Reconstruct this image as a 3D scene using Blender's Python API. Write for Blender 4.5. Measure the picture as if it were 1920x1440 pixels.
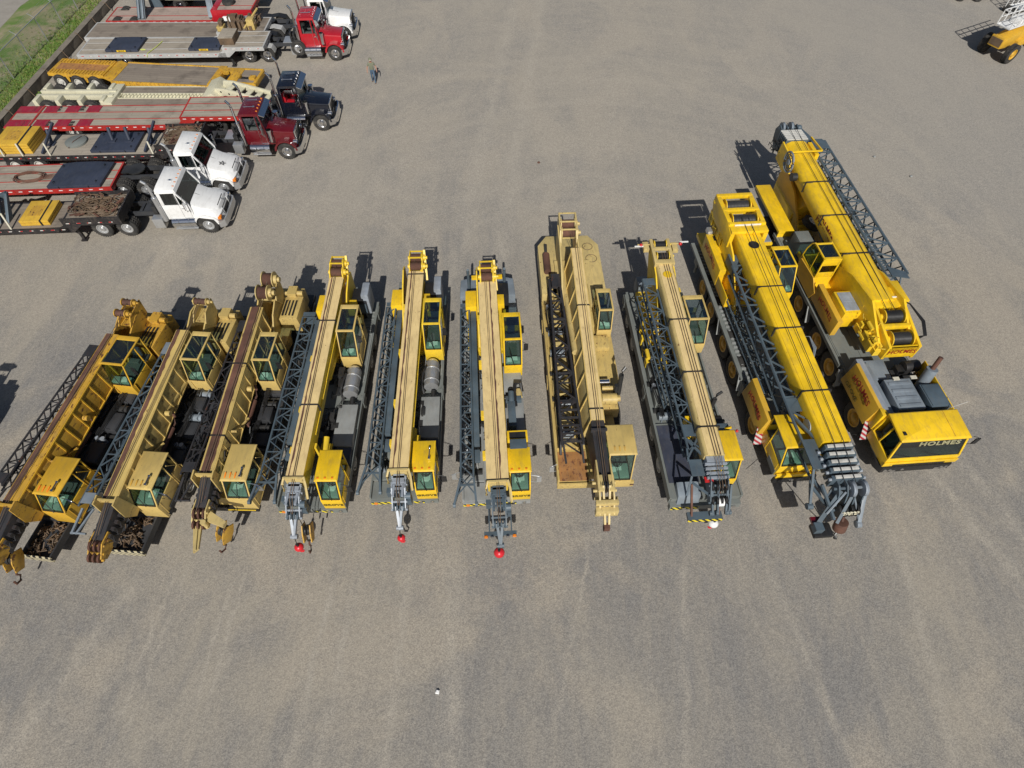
import bpy, bmesh, math, random
from mathutils import Vector, Matrix
R = math.radians
S = bpy.context.scene
for o in list(bpy.data.objects): bpy.data.objects.remove(o)
COL = S.collection
# ---------------------------------------------------------------- camera
cam_d = bpy.data.cameras.new('camera'); cam = bpy.data.objects.new('camera', cam_d); COL.objects.link(cam)
cam.location = (0, 0, 22.0)
cam.rotation_euler = (R(90 - 54.5), 0, 0)
cam_d.sensor_width = 36.0
cam_d.lens = 36.0 * 1119.0 / 1920.0
cam_d.clip_end = 3000
S.camera = cam
# ---------------------------------------------------------------- sky, sun, exposure
SUN_EL, SUN_AZ = 40.0, 178.5        # the sun stands behind the photographer
W = bpy.data.worlds.new('World'); S.world = W; W.use_nodes = True
nt = W.node_tree; bg = nt.nodes['Background']
sk = nt.nodes.new('ShaderNodeTexSky'); sk.sky_type = 'NISHITA'; sk.sun_disc = False
sk.sun_elevation = R(SUN_EL); sk.sun_rotation = R(SUN_AZ); sk.altitude = 100; sk.dust_density = 1.5
nt.links.new(sk.outputs[0], bg.inputs[0]); bg.inputs[1].default_value = 0.05
sd = bpy.data.lights.new('sun', 'SUN'); sd.energy = 4.3; sd.angle = R(0.5); sd.color = (1.0, 0.965, 0.9)
sun = bpy.data.objects.new('sun', sd); COL.objects.link(sun)
az = R(SUN_AZ); el = R(SUN_EL)
to_sun = Vector((math.sin(az) * math.cos(el), math.cos(az) * math.cos(el), math.sin(el)))
sun.rotation_euler = to_sun.to_track_quat('Z', 'Y').to_euler()
S.view_settings.view_transform = 'Standard'; S.view_settings.look = 'None'
S.view_settings.exposure = 0.0; S.view_settings.gamma = 1.0
S.render.engine = 'CYCLES'

# ---------------------------------------------------------------- materials
MATS = {}
def nodes_of(name):
    m = bpy.data.materials.new(name); m.use_nodes = True
    t = m.node_tree; b = t.nodes['Principled BSDF']
    return m, t, b
def N(t, kind, **kw):
    n = t.nodes.new(kind)
    for k, v in kw.items():
        if k.startswith('i_'):
            key = k[2:]; key = int(key) if key.isdigit() else key.replace('_', ' ')
            n.inputs[key].default_value = v
        else: setattr(n, k, v)
    return n
def ramp(t, src, p0, p1, c0=(0,0,0,1), c1=(1,1,1,1)):
    r = t.nodes.new('ShaderNodeValToRGB'); t.links.new(src, r.inputs[0])
    r.color_ramp.elements[0].position = p0; r.color_ramp.elements[1].position = p1
    r.color_ramp.elements[0].color = c0; r.color_ramp.elements[1].color = c1
    return r.outputs[0]
def mixc(t, fac, a, b, mode='MIX'):
    m = t.nodes.new('ShaderNodeMix'); m.data_type = 'RGBA'; m.blend_type = mode
    if isinstance(fac, (int, float)): m.inputs[0].default_value = fac
    else: t.links.new(fac, m.inputs[0])
    for i, x in ((6, a), (7, b)):
        if isinstance(x, tuple): m.inputs[i].default_value = (*x[:3], 1)
        else: t.links.new(x, m.inputs[i])
    return m.outputs[2]
def noise(t, vec, scale, detail=4, rough=0.6, dist=0.0):
    n = t.nodes.new('ShaderNodeTexNoise'); n.inputs['Scale'].default_value = scale
    n.inputs['Detail'].default_value = detail; n.inputs['Roughness'].default_value = rough
    n.inputs['Distortion'].default_value = dist
    if vec is not None: t.links.new(vec, n.inputs['Vector'])
    return n.outputs['Fac']
def objvec(t, sc=(1,1,1), rot=0.0):
    c = t.nodes.new('ShaderNodeTexCoord'); mp = t.nodes.new('ShaderNodeMapping')
    mp.inputs['Scale'].default_value = sc; mp.inputs['Rotation'].default_value = (0, 0, rot)
    t.links.new(c.outputs['Object'], mp.inputs['Vector']); return mp.outputs['Vector']
def paint(name, col, rough=0.45, metal=0.0, dirt=0.35, dcol=(0.16, 0.13, 0.10), rust=0.0, rcol=(0.11, 0.045, 0.025), fade=0.12, coat=0.0, streak=True):
    """worn paint: faded blotches, grime, streaks along y, chips of rust"""
    if name in MATS: return MATS[name]
    m, t, b = nodes_of(name)
    v = objvec(t)
    c = mixc(t, ramp(t, noise(t, v, 1.3, 5), 0.35, 0.7), tuple(x * (1 - fade) for x in col), tuple(min(1, x * (1 + fade)) for x in col))
    if dirt > 0:
        d = ramp(t, noise(t, objvec(t, (4, 1.0, 3)), 2.2, 6, 0.65), 0.48, 0.80)
        mm = t.nodes.new('ShaderNodeMath'); mm.operation = 'MULTIPLY'; mm.inputs[1].default_value = dirt
        t.links.new(d, mm.inputs[0]); c = mixc(t, mm.outputs[0], c, dcol)
    if rust > 0:
        r = ramp(t, noise(t, objvec(t, (1.6, 0.7, 1.6)), 5.0, 8, 0.72), 0.68 - 0.22 * rust, 0.72 - 0.2 * rust)
        c = mixc(t, r, c, rcol)
    t.links.new(c, b.inputs['Base Color'])
    b.inputs['Roughness'].default_value = rough; b.inputs['Metallic'].default_value = metal
    if coat: b.inputs['Coat Weight'].default_value = coat; b.inputs['Coat Roughness'].default_value = 0.08
    bp = t.nodes.new('ShaderNodeBump'); bp.inputs['Strength'].default_value = 0.12; bp.inputs['Distance'].default_value = 0.02
    t.links.new(noise(t, v, 9, 3), bp.inputs['Height']); t.links.new(bp.outputs[0], b.inputs['Normal'])
    MATS[name] = m; return m
def glass(name, tint, refl=0.07):
    m = bpy.data.materials.new(name); m.use_nodes = True; t = m.node_tree; t.nodes.clear()
    out = t.nodes.new('ShaderNodeOutputMaterial'); tr = t.nodes.new('ShaderNodeBsdfTransparent'); gl = t.nodes.new('ShaderNodeBsdfGlossy')
    tr.inputs[0].default_value = (*tint, 1); gl.inputs['Roughness'].default_value = 0.05; gl.inputs[0].default_value = (0.9, 0.95, 1, 1)
    fr = t.nodes.new('ShaderNodeFresnel'); fr.inputs[0].default_value = 1.5
    ad = t.nodes.new('ShaderNodeMath'); ad.operation = 'ADD'; ad.inputs[1].default_value = refl; t.links.new(fr.outputs[0], ad.inputs[0])
    ge = t.nodes.new('ShaderNodeNewGeometry'); iv = t.nodes.new('ShaderNodeMath'); iv.operation = 'SUBTRACT'; iv.inputs[0].default_value = 1.0; t.links.new(ge.outputs['Backfacing'], iv.inputs[1])
    mu = t.nodes.new('ShaderNodeMath'); mu.operation = 'MULTIPLY'; t.links.new(ad.outputs[0], mu.inputs[0]); t.links.new(iv.outputs[0], mu.inputs[1])
    mx = t.nodes.new('ShaderNodeMixShader'); t.links.new(mu.outputs[0], mx.inputs[0])
    t.links.new(tr.outputs[0], mx.inputs[1]); t.links.new(gl.outputs[0], mx.inputs[2]); t.links.new(mx.outputs[0], out.inputs[0])
    return m
def timber(name, c0, c1, plank=0.2, along='x', stain=0.4):
    m, t, b = nodes_of(name)
    v = objvec(t, (1, 1, 1), 0 if along == 'x' else R(90))
    br = t.nodes.new('ShaderNodeTexBrick'); t.links.new(v, br.inputs['Vector'])
    br.inputs['Scale'].default_value = 1.0; br.inputs['Brick Width'].default_value = 5.0; br.inputs['Row Height'].default_value = plank
    br.inputs['Mortar Size'].default_value = 0.012; br.inputs['Mortar Smooth'].default_value = 0.2
    br.inputs['Color1'].default_value = (*c0, 1); br.inputs['Color2'].default_value = (*c1, 1); br.inputs['Mortar'].default_value = (0.05, 0.04, 0.035, 1)
    g = noise(t, objvec(t, (1.2, 14, 3) if along == 'x' else (14, 1.2, 3)), 2.0, 6, 0.7)
    c = mixc(t, 0.55, br.outputs[0], mixc(t, g, tuple(x * 0.55 for x in c0), tuple(min(1, x * 1.5) for x in c1)))
    s = ramp(t, noise(t, v, 0.9, 5, 0.6), 0.5, 0.75)
    mm = t.nodes.new('ShaderNodeMath'); mm.operation = 'MULTIPLY'; mm.inputs[1].default_value = stain; t.links.new(s, mm.inputs[0])
    c = mixc(t, mm.outputs[0], c, (0.07, 0.055, 0.045))
    t.links.new(c, b.inputs['Base Color']); b.inputs['Roughness'].default_value = 0.85
    MATS[name] = m; return m
def stripes(name, c0, c1, scale=4.0, diag=True):
    m, t, b = nodes_of(name)
    w = t.nodes.new('ShaderNodeTexWave'); w.wave_type = 'BANDS'; w.bands_direction = 'DIAGONAL' if diag else 'X'
    w.inputs['Scale'].default_value = scale; t.links.new(objvec(t), w.inputs['Vector'])
    t.links.new(ramp(t, w.outputs['Fac'], 0.49, 0.51, (*c0, 1), (*c1, 1)), b.inputs['Base Color']); b.inputs['Roughness'].default_value = 0.5
    MATS[name] = m; return m

M = dict(
 yellow=paint('bright_yellow_paint', (0.82, 0.525, 0.014), 0.42, dirt=0.42, fade=0.14, rust=0.08, coat=0.15),
 yellow2=paint('crane_yellow_paint', (0.76, 0.52, 0.032), 0.45, dirt=0.42, rust=0.2, fade=0.1),
 ochre=paint('aged_ochre_paint', (0.54, 0.31, 0.04), 0.5, dirt=0.5, rust=0.55, fade=0.15),
 ochreclean=paint('ochre_cab_paint', (0.62, 0.37, 0.035), 0.45, dirt=0.3, rust=0.15, fade=0.08),
 cream=paint('faded_cream_yellow_paint', (0.52, 0.38, 0.13), 0.5, dirt=0.5, rust=0.4, fade=0.12),
 creamclean=paint('cream_cab_paint', (0.60, 0.435, 0.145), 0.45, dirt=0.3, rust=0.2, fade=0.08),
 tan=paint('sun_bleached_tan_paint', (0.71, 0.535, 0.25), 0.55, dirt=0.45, rust=0.22, fade=0.08, dcol=(0.25, 0.15, 0.08)),
 sand=paint('pale_sand_paint', (0.56, 0.43, 0.175), 0.5, dirt=0.5, rust=0.3, fade=0.1),
 rust=paint('rusty_steel', (0.13, 0.06, 0.04), 0.8, dirt=0.6, fade=0.35, dcol=(0.05, 0.03, 0.025)),
 oldrope=paint('old_wire_rope', (0.13, 0.085, 0.05), 0.7, dirt=0.5, fade=0.4),
 slate=paint('slate_blue_paint', (0.075, 0.105, 0.13), 0.5, dirt=0.25, fade=0.2, rust=0.12, dcol=(0.16, 0.13, 0.10)),
 greysteel=paint('blue_grey_steel', (0.20, 0.235, 0.27), 0.45, dirt=0.3, fade=0.2, rust=0.15),
 palesteel=paint('pale_worn_steel', (0.30, 0.335, 0.38), 0.45, dirt=0.45, fade=0.2, metal=0.1, rust=0.15),
 blacklat=paint('weathered_black_paint', (0.03, 0.03, 0.033), 0.55, dirt=0.5, fade=0.3, rust=0.3, dcol=(0.09, 0.06, 0.05)),
 deck=paint('grey_deck_paint', (0.17, 0.185, 0.175), 0.6, dirt=0.35, fade=0.12, rust=0.05),
 deckpale=paint('pale_grey_deck', (0.27, 0.28, 0.275), 0.6, dirt=0.35, fade=0.12, rust=0.05),
 darkdeck=paint('dark_steel_deck', (0.035, 0.037, 0.042), 0.6, dirt=0.35, fade=0.3, rust=0.1, dcol=(0.06, 0.052, 0.045), rcol=(0.07, 0.04, 0.03)),
 navy=paint('navy_deck_paint', (0.045, 0.052, 0.078), 0.55, dirt=0.25, fade=0.2, rust=0.1, rcol=(0.3, 0.3, 0.32)),
 black=paint('black_rubbery_paint', (0.015, 0.015, 0.016), 0.5, dirt=0.3, fade=0.3, dcol=(0.06, 0.05, 0.045)),
 tyre=paint('tyre_rubber', (0.028, 0.027, 0.026), 0.85, dirt=0.75, fade=0.3, dcol=(0.13, 0.115, 0.095)),
 grease=paint('greasy_machinery', (0.03, 0.03, 0.03), 0.4, dirt=0.3, fade=0.4, rust=0.12, dcol=(0.05, 0.043, 0.038), rcol=(0.06, 0.035, 0.025)),
 rimyel=paint('yellow_rim_paint', (0.62, 0.36, 0.03), 0.5, dirt=0.5),
 chrome=paint('chrome', (0.75, 0.76, 0.78), 0.12, metal=1.0, dirt=0.12, fade=0.03),
 alu=paint('aluminium', (0.60, 0.61, 0.62), 0.35, metal=0.7, dirt=0.25, fade=0.08),
 white=paint('white_paint', (0.78, 0.78, 0.77), 0.35, dirt=0.25, fade=0.03, coat=0.4),
 whiterim=paint('dull_white_steel', (0.55, 0.54, 0.50), 0.5, dirt=0.5, fade=0.1),
 red=paint('red_paint', (0.42, 0.012, 0.022), 0.3, dirt=0.12, fade=0.06, coat=0.6),
 maroon=paint('maroon_paint', (0.115, 0.004, 0.009), 0.25, dirt=0.1, fade=0.06, coat=0.8),
 blacktruck=paint('gloss_black_blue_paint', (0.006, 0.008, 0.016), 0.2, dirt=0.08, fade=0.05, coat=0.9),
 trred=paint('trailer_red_paint', (0.40, 0.022, 0.018), 0.5, dirt=0.5, fade=0.18),
 trmag=paint('trailer_crimson_deck_paint', (0.30, 0.012, 0.035), 0.55, dirt=0.5, fade=0.12),
 tryel=paint('trailer_yellow_paint', (0.58, 0.33, 0.03), 0.55, dirt=0.6, rust=0.5, fade=0.2, dcol=(0.24, 0.12, 0.06), rcol=(0.2, 0.09, 0.04)),
 trcream=paint('trailer_cream_paint', (0.60, 0.57, 0.42), 0.5, dirt=0.3, rust=0.15, fade=0.08),
 trgrey=paint('trailer_grey_aluminium', (0.45, 0.45, 0.44), 0.5, dirt=0.4, fade=0.1),
 trblack=paint('trailer_black_paint', (0.022, 0.02, 0.022), 0.5, dirt=0.5, fade=0.3),
 mat=paint('blue_black_pad', (0.032, 0.04, 0.065), 0.6, dirt=0.35, fade=0.2, dcol=(0.09, 0.09, 0.10)),
 boxyel=paint('yellow_timber_mat_paint', (0.62, 0.38, 0.04), 0.6, dirt=0.45, rust=0.2, fade=0.12, dcol=(0.25, 0.12, 0.05)),
 ball_red=paint('red_hook_ball_paint', (0.62, 0.02, 0.03), 0.35, dirt=0.15, fade=0.08),
 seat=paint('dark_seat_fabric', (0.09, 0.10, 0.10), 0.8, dirt=0.2),
 dash=paint('teal_grey_dashboard', (0.24, 0.335, 0.295), 0.6, dirt=0.2),
 papers=paint('pale_paper', (0.7, 0.78, 0.72), 0.7, dirt=0.1),
 amber=paint('amber_lens', (0.75, 0.22, 0.02), 0.25, dirt=0.1),
 lampred=paint('red_lens', (0.5, 0.02, 0.02), 0.25, dirt=0.1),
 strap=paint('pale_strap', (0.55, 0.52, 0.42), 0.8, dirt=0.3),
 spring=paint('cream_spring', (0.6, 0.56, 0.42), 0.5, dirt=0.3),
 concrete=paint('weathered_concrete', (0.20, 0.175, 0.14), 0.9, dirt=0.6, fade=0.2, dcol=(0.09, 0.075, 0.06)),
 galv=paint('galvanised_steel', (0.45, 0.46, 0.46), 0.45, metal=0.5, dirt=0.3),
 skin=paint('skin', (0.42, 0.22, 0.15), 0.6, dirt=0.0, fade=0.05),
 shirt=paint('olive_grey_shirt', (0.17, 0.18, 0.125), 0.85, dirt=0.15),
 jeans=paint('blue_jeans', (0.07, 0.12, 0.19), 0.85, dirt=0.2),
 boots=paint('brown_boots', (0.12, 0.06, 0.04), 0.7, dirt=0.2),
 logo=paint('dark_red_lettering', (0.27, 0.02, 0.012), 0.5, dirt=0.1),
 ink=paint('dark_olive_lettering', (0.10, 0.075, 0.01), 0.5, dirt=0.0),
 goldink=paint('dull_gold_lettering', (0.30, 0.28, 0.16), 0.5, dirt=0.0),
 twood=timber('weathered_timber_deck', (0.27, 0.235, 0.185), (0.37, 0.325, 0.265), 0.31, stain=0.55),
 dwood=timber('dark_timber_deck', (0.17, 0.14, 0.115), (0.26, 0.22, 0.175), 0.28, stain=0.8),
 pwood=timber('pinkish_timber_deck', (0.33, 0.25, 0.21), (0.40, 0.32, 0.27), 0.4, stain=0.5),
 hazard=stripes('hazard_stripe_paint', (0.02, 0.02, 0.02), (0.75, 0.6, 0.03), 2.6),
 hazardw=stripes('red_white_chevron', (0.3, 0.02, 0.03), (0.45, 0.43, 0.42), 2.2),
 hazardc=stripes('cream_black_stripe', (0.03, 0.03, 0.03), (0.62, 0.55, 0.36), 2.6),
 reflect=stripes('red_white_reflective_tape', (0.45, 0.03, 0.03), (0.62, 0.60, 0.56), 0.8, diag=False),
 glass=glass('cab_glass', (0.78, 0.88, 0.84), .05), darkglass=glass('tinted_glass', (0.42, 0.50, 0.49), .08), skyglass=glass('roof_glass', (0.55, 0.64, 0.68), .14),
)

# ---------------------------------------------------------------- mesh builder
class MB:
    def __init__(s): s.v = []; s.f = []; s.m = []; s.T = None; s.mi = 0
    def add(s, vs, fs):
        n = len(s.v)
        for p in vs:
            p = Vector(p); s.v.append(s.T @ p if s.T else p)
        for f in fs: s.f.append([i + n for i in f]); s.m.append(s.mi)
        return s
    def box(s, x0, x1, y0, y1, z0, z1):
        return s.add([(x0,y0,z0),(x1,y0,z0),(x1,y1,z0),(x0,y1,z0),(x0,y0,z1),(x1,y0,z1),(x1,y1,z1),(x0,y1,z1)],
                     [(0,3,2,1),(4,5,6,7),(0,1,5,4),(1,2,6,5),(2,3,7,6),(3,0,4,7)])
    def prism(s, axis, prof, a, b):
        n = len(prof)
        def mk(p, t): return (t, p[0], p[1]) if axis == 'x' else ((p[0], t, p[1]) if axis == 'y' else (p[0], p[1], t))
        return s.add([mk(p, a) for p in prof] + [mk(p, b) for p in prof],
                     [tuple(range(n)), tuple(range(2*n-1, n-1, -1))] + [(i, (i+1) % n, n+(i+1) % n, n+i) for i in range(n)])
    def loft(s, secs, cap=True):
        n = len(secs[0]); vs = [p for q in secs for p in q]; fs = []
        for k in range(len(secs)-1):
            for i in range(n): fs.append((k*n+i, k*n+(i+1) % n, (k+1)*n+(i+1) % n, (k+1)*n+i))
        if cap: fs += [tuple(range(n)), tuple(range(len(vs)-1, len(vs)-n-1, -1))]
        return s.add(vs, fs)
    def bar(s, p, q, w, h=None):
        p = Vector(p); q = Vector(q); h = h or w; d = q - p
        if d.length < 1e-6: return s
        d.normalize(); up = Vector((0,0,1)) if abs(d.z) < 0.95 else Vector((0,1,0))
        a = d.cross(up).normalized() * w/2; b = a.cross(d).normalized() * h/2
        return s.add([p-a-b, p+a-b, p+a+b, p-a+b, q-a-b, q+a-b, q+a+b, q-a+b], [(0,1,2,3),(7,6,5,4),(0,4,5,1),(1,5,6,2),(2,6,7,3),(3,7,4,0)])
    def cyl(s, p, q, r, n=12, r2=None, cap=True):
        p = Vector(p); q = Vector(q); r2 = r if r2 is None else r2; d = (q-p).normalized()
        up = Vector((0,0,1)) if abs(d.z) < 0.95 else Vector((0,1,0)); a = d.cross(up).normalized(); b = a.cross(d)
        A = [p + (a*math.cos(6.2832*i/n) + b*math.sin(6.2832*i/n))*r for i in range(n)]
        B = [q + (a*math.cos(6.2832*i/n) + b*math.sin(6.2832*i/n))*r2 for i in range(n)]
        return s.loft([A, B], cap)
    def tube(s, pts, r, n=5):
        pts = [Vector(p) for p in pts]; secs = []
        for i, p in enumerate(pts):
            d = (pts[min(i+1, len(pts)-1)] - pts[max(i-1, 0)]).normalized()
            up = Vector((0,0,1)) if abs(d.z) < 0.9 else Vector((0,1,0)); a = d.cross(up).normalized(); b = a.cross(d)
            secs.append([p + (a*math.cos(6.2832*k/n) + b*math.sin(6.2832*k/n))*r for k in range(n)])
        return s.loft(secs)
    def lathe(s, c, axis, prof, n=20):
        c = Vector(c); secs = []
        for r, t in prof:
            ring = []
            for i in range(n):
                u, w = math.cos(6.2832*i/n)*max(r, 1e-3), math.sin(6.2832*i/n)*max(r, 1e-3)
                ring.append(c + Vector({'x': (t, u, w), 'y': (w, t, u), 'z': (u, w, t)}[axis]))
            secs.append(ring)
        return s.loft(secs)
    def sphere(s, c, r, n=12, sz=1.0):
        return s.lathe(c, 'z', [(r*math.sin(math.pi*k/8), -r*sz*math.cos(math.pi*k/8)) for k in range(9)], n)
    def lattice(s, A, B, n, rc, rl):
        """four-chord lattice from corners A (4 points, in order round) to B"""
        A = [Vector(a) for a in A]; B = [Vector(b) for b in B]
        for a, b in zip(A, B): s.cyl(a, b, rc, 6)
        for f in range(4):
            a0, a1, b0, b1 = A[f], A[(f+1) % 4], B[f], B[(f+1) % 4]
            for k in range(n):
                t0, t1 = k/n, (k+1)/n
                p = a0.lerp(b0, t0) if k % 2 == 0 else a1.lerp(b1, t0); q = a1.lerp(b1, t1) if k % 2 == 0 else a0.lerp(b0, t1)
                s.bar(p, q, rl*1.8)
                if k % 2 == 0 and f % 2 == 0: s.bar(a0.lerp(b0, t0), a1.lerp(b1, t0), rl*1.8)
        return s
    def build(s, name, mats, parent=None, bevel=0.0, label=None, smooth=True):
        me = bpy.data.meshes.new(name)
        bm = bmesh.new(); vs = [bm.verts.new(p) for p in s.v]
        for f, mi in zip(s.f, s.m):
            try: fc = bm.faces.new([vs[i] for i in f]); fc.material_index = mi
            except ValueError: pass
        bmesh.ops.recalc_face_normals(bm, faces=bm.faces)
        if bevel > 0:
            ed = [e for e in bm.edges if len(e.link_faces) == 2 and e.calc_face_angle(0) > 0.6]
            bmesh.ops.bevel(bm, geom=ed, offset=bevel, segments=2, affect='EDGES', clamp_overlap=True, profile=0.6)
        for e in bm.edges:
            if len(e.link_faces) == 2: e.smooth = e.calc_face_angle(0) < 0.65
        for f in bm.faces: f.smooth = smooth
        bm.to_mesh(me); bm.free()
        for mm in (mats if isinstance(mats, (list, tuple)) else [mats]): me.materials.append(M[mm] if isinstance(mm, str) else mm)
        o = bpy.data.objects.new(name, me); COL.objects.link(o)
        if parent: o.parent = parent
        if label: o['label'] = label
        return o
def root(name, label, cat, loc=(0,0,0), rz=0.0, group=None):
    o = bpy.data.objects.new(name, None); COL.objects.link(o); o.location = loc; o.rotation_euler = (0, 0, R(rz))
    o['label'] = label; o['category'] = cat
    if group: o['group'] = group
    return o
def tag(o, label=None, cat=None, group=None, kind=None):
    for k, v in (('label', label), ('category', cat), ('group', group), ('kind', kind)):
        if v: o[k] = v
    return o
def text(s, size, mat_, parent, matrix, name='lettering', extrude=0.004, arc=0.0, bold=0.0, slant=0.0, spacing=1.0, widen=1.0):
    """lettering as a thin mesh; local plane x right, y up; arc bends it upwards in the middle"""
    cu = bpy.data.curves.new('t', 'FONT'); cu.body = s; cu.size = size; cu.extrude = extrude; cu.align_x = 'CENTER'; cu.offset = bold; cu.shear = slant
    cu.space_character = spacing; cu.resolution_u = 3
    to = bpy.data.objects.new('t', cu); COL.objects.link(to); dg = bpy.context.evaluated_depsgraph_get()
    me = bpy.data.meshes.new_from_object(to.evaluated_get(dg)); bpy.data.objects.remove(to)
    xs = [v.co.x for v in me.vertices]; w = max(abs(min(xs)), abs(max(xs))) or 1
    for v in me.vertices:
        v.co.x *= widen
        v.co.y += arc * (1 - (v.co.x/(w*widen))**2)
    me.transform(matrix); me.materials.clear(); me.materials.append(M[mat_])
    for p in me.polygons: p.material_index = 0
    o = bpy.data.objects.new(name, me); COL.objects.link(o); o.parent = parent; return o
def frame(o, x, y):
    """matrix from text plane to local space: origin o, x dir, y dir"""
    x = Vector(x).normalized(); y = Vector(y); y = (y - x*y.dot(x)).normalized(); z = x.cross(y)
    return Matrix(((x.x, y.x, z.x, o[0]), (x.y, y.y, z.y, o[1]), (x.z, y.z, z.z, o[2]), (0,0,0,1)))

# ---------------------------------------------------------------- shared sub-assemblies
WH = {}
def wheel(parent, x, y, r=0.5, w=0.3, rim='alu', axis='x', side=1, z=None, dual=False, rx=0.0):
    key = (round(r,2), round(w,2), rim)
    if key not in WH:
        t = MB(); n = 28; sh = 0.035
        t.lathe((0,0,0), 'x', [(r*0.56, -w/2), (r*0.93, -w/2), (r, -w/2+sh), (r, w/2-sh), (r*0.93, w/2), (r*0.72, w/2+0.012), (r*0.56, w/2-0.02), (r*0.54, w/2-0.1)], n)
        for k in range(n*2 if r > 0.6 else n):
            a = 6.2832*k/(n*2 if r > 0.6 else n)
            d = r*0.045
            for sg in (-1, 1):
                p = Vector((sg*w*0.12, math.cos(a)*(r), math.sin(a)*(r))); q = Vector((sg*w*0.46, math.cos(a+0.09)*r, math.sin(a+0.09)*r))
                t.bar(p, q, r*0.07, d)
        tw = t.build('wheel', 'tyre')
        g = MB(); o = w/2
        g.lathe((0,0,0), 'x', [(r*0.55, o-0.12), (r*0.57, o-0.01), (r*0.50, o-0.01), (r*0.46, o-0.07), (r*0.30, o-0.09), (r*0.27, o-0.03), (r*0.20, o+0.005), (0.001, o+0.01)], 20)
        for k in range(8):
            a = 6.2832*k/8
            g.cyl((o-0.085, math.cos(a)*r*0.235, math.sin(a)*r*0.235), (o-0.01, math.cos(a)*r*0.235, math.sin(a)*r*0.235), r*0.035, 6)
        gr = g.build('rim', rim, tw)
        WH[key] = (tw.data, gr.data); COL.objects.unlink(tw); COL.objects.unlink(gr)
        bpy.data.objects.remove(gr); bpy.data.objects.remove(tw)
    for k in ((0, 1) if dual else (0,)):
        o = bpy.data.objects.new('wheel', WH[key][0]); COL.objects.link(o); o.parent = parent
        off = -side*k*(w+0.04)
        zz = r*1.02 if z is None else z
        rot = (0 if side > 0 else math.pi) if axis == 'x' else (math.pi/2 if side > 0 else -math.pi/2)
        o.location = (x+off, y, zz) if axis == 'x' else (x, y+off, zz); o.rotation_euler = (0, rx, rot)
        rr = bpy.data.objects.new('rim', WH[key][1]); COL.objects.link(rr); rr.parent = o
def drum(parent, cx, cy, cz, w, r, flange='cream', rope='rust', name='winch'):
    """winch with end flanges and motor; the wound drum is its part"""
    f = MB()
    for sg in (-1, 1): f.cyl((cx+sg*w/2, cy, cz), (cx+sg*(w/2+0.035), cy, cz), r*1.28, 16)
    f.cyl((cx+w/2+0.03, cy, cz), (cx+w/2+0.16, cy, cz), r*0.75, 12); f.cyl((cx+w/2+0.16, cy, cz), (cx+w/2+0.26, cy, cz), r*0.4, 10)
    f.cyl((cx-w/2-0.12, cy, cz), (cx-w/2-0.03, cy, cz), r*0.5, 12)
    f.box(cx-w/2, cx+w/2, cy-r*0.3, cy+r*0.3, cz-r*1.5, cz-r*1.2)
    o = f.build(name, flange, parent)
    d = MB(); k = 16; prof = []
    for i in range(k): prof += [(r, -w/2+0.01+i*(w-0.02)/k), (r*0.95, -w/2+0.01+(i+0.5)*(w-0.02)/k)]
    d.lathe((cx, cy, cz), 'x', prof, 16); d.build('drum', rope, o); return o
def machinery(parent, x0, x1, y0, y1, z0, z1, n, seed, mat_='grease', name='machinery'):
    """engines, valves, hoses and brackets packed in a space"""
    rnd = random.Random(seed); b = MB(); u = rnd.uniform
    for i in range(n):
        x, y = u(x0, x1), u(y0, y1); k = rnd.random()
        if k < 0.35: a, c, h = u(.05,.22), u(.05,.3), u(.3, 1.0)*(z1-z0); b.box(max(x0,x-a), min(x1,x+a), max(y0,y-c), min(y1,y+c), z0, z0+h)
        elif k < 0.6:
            r = u(.03,.1); z = u(z0+.1, z1-.05); d = u(.15,.5)
            b.cyl((x,y,z), (min(x1,x+d) if rnd.random()<.5 else x+.001, min(y1,y+d), z), r, 8)
        else:
            z = u(z0+.1, z1); pts = [(x,y,z)]
            for j in range(4): pts.append((min(x1,max(x0,pts[-1][0]+u(-.2,.2))), min(y1,max(y0,pts[-1][1]+u(-.3,.3))), min(z1,max(z0,pts[-1][2]+u(-.15,.15)))))
            b.tube(pts, u(.012,.028), 5)
    return b.build(name, mat_, parent)
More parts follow.
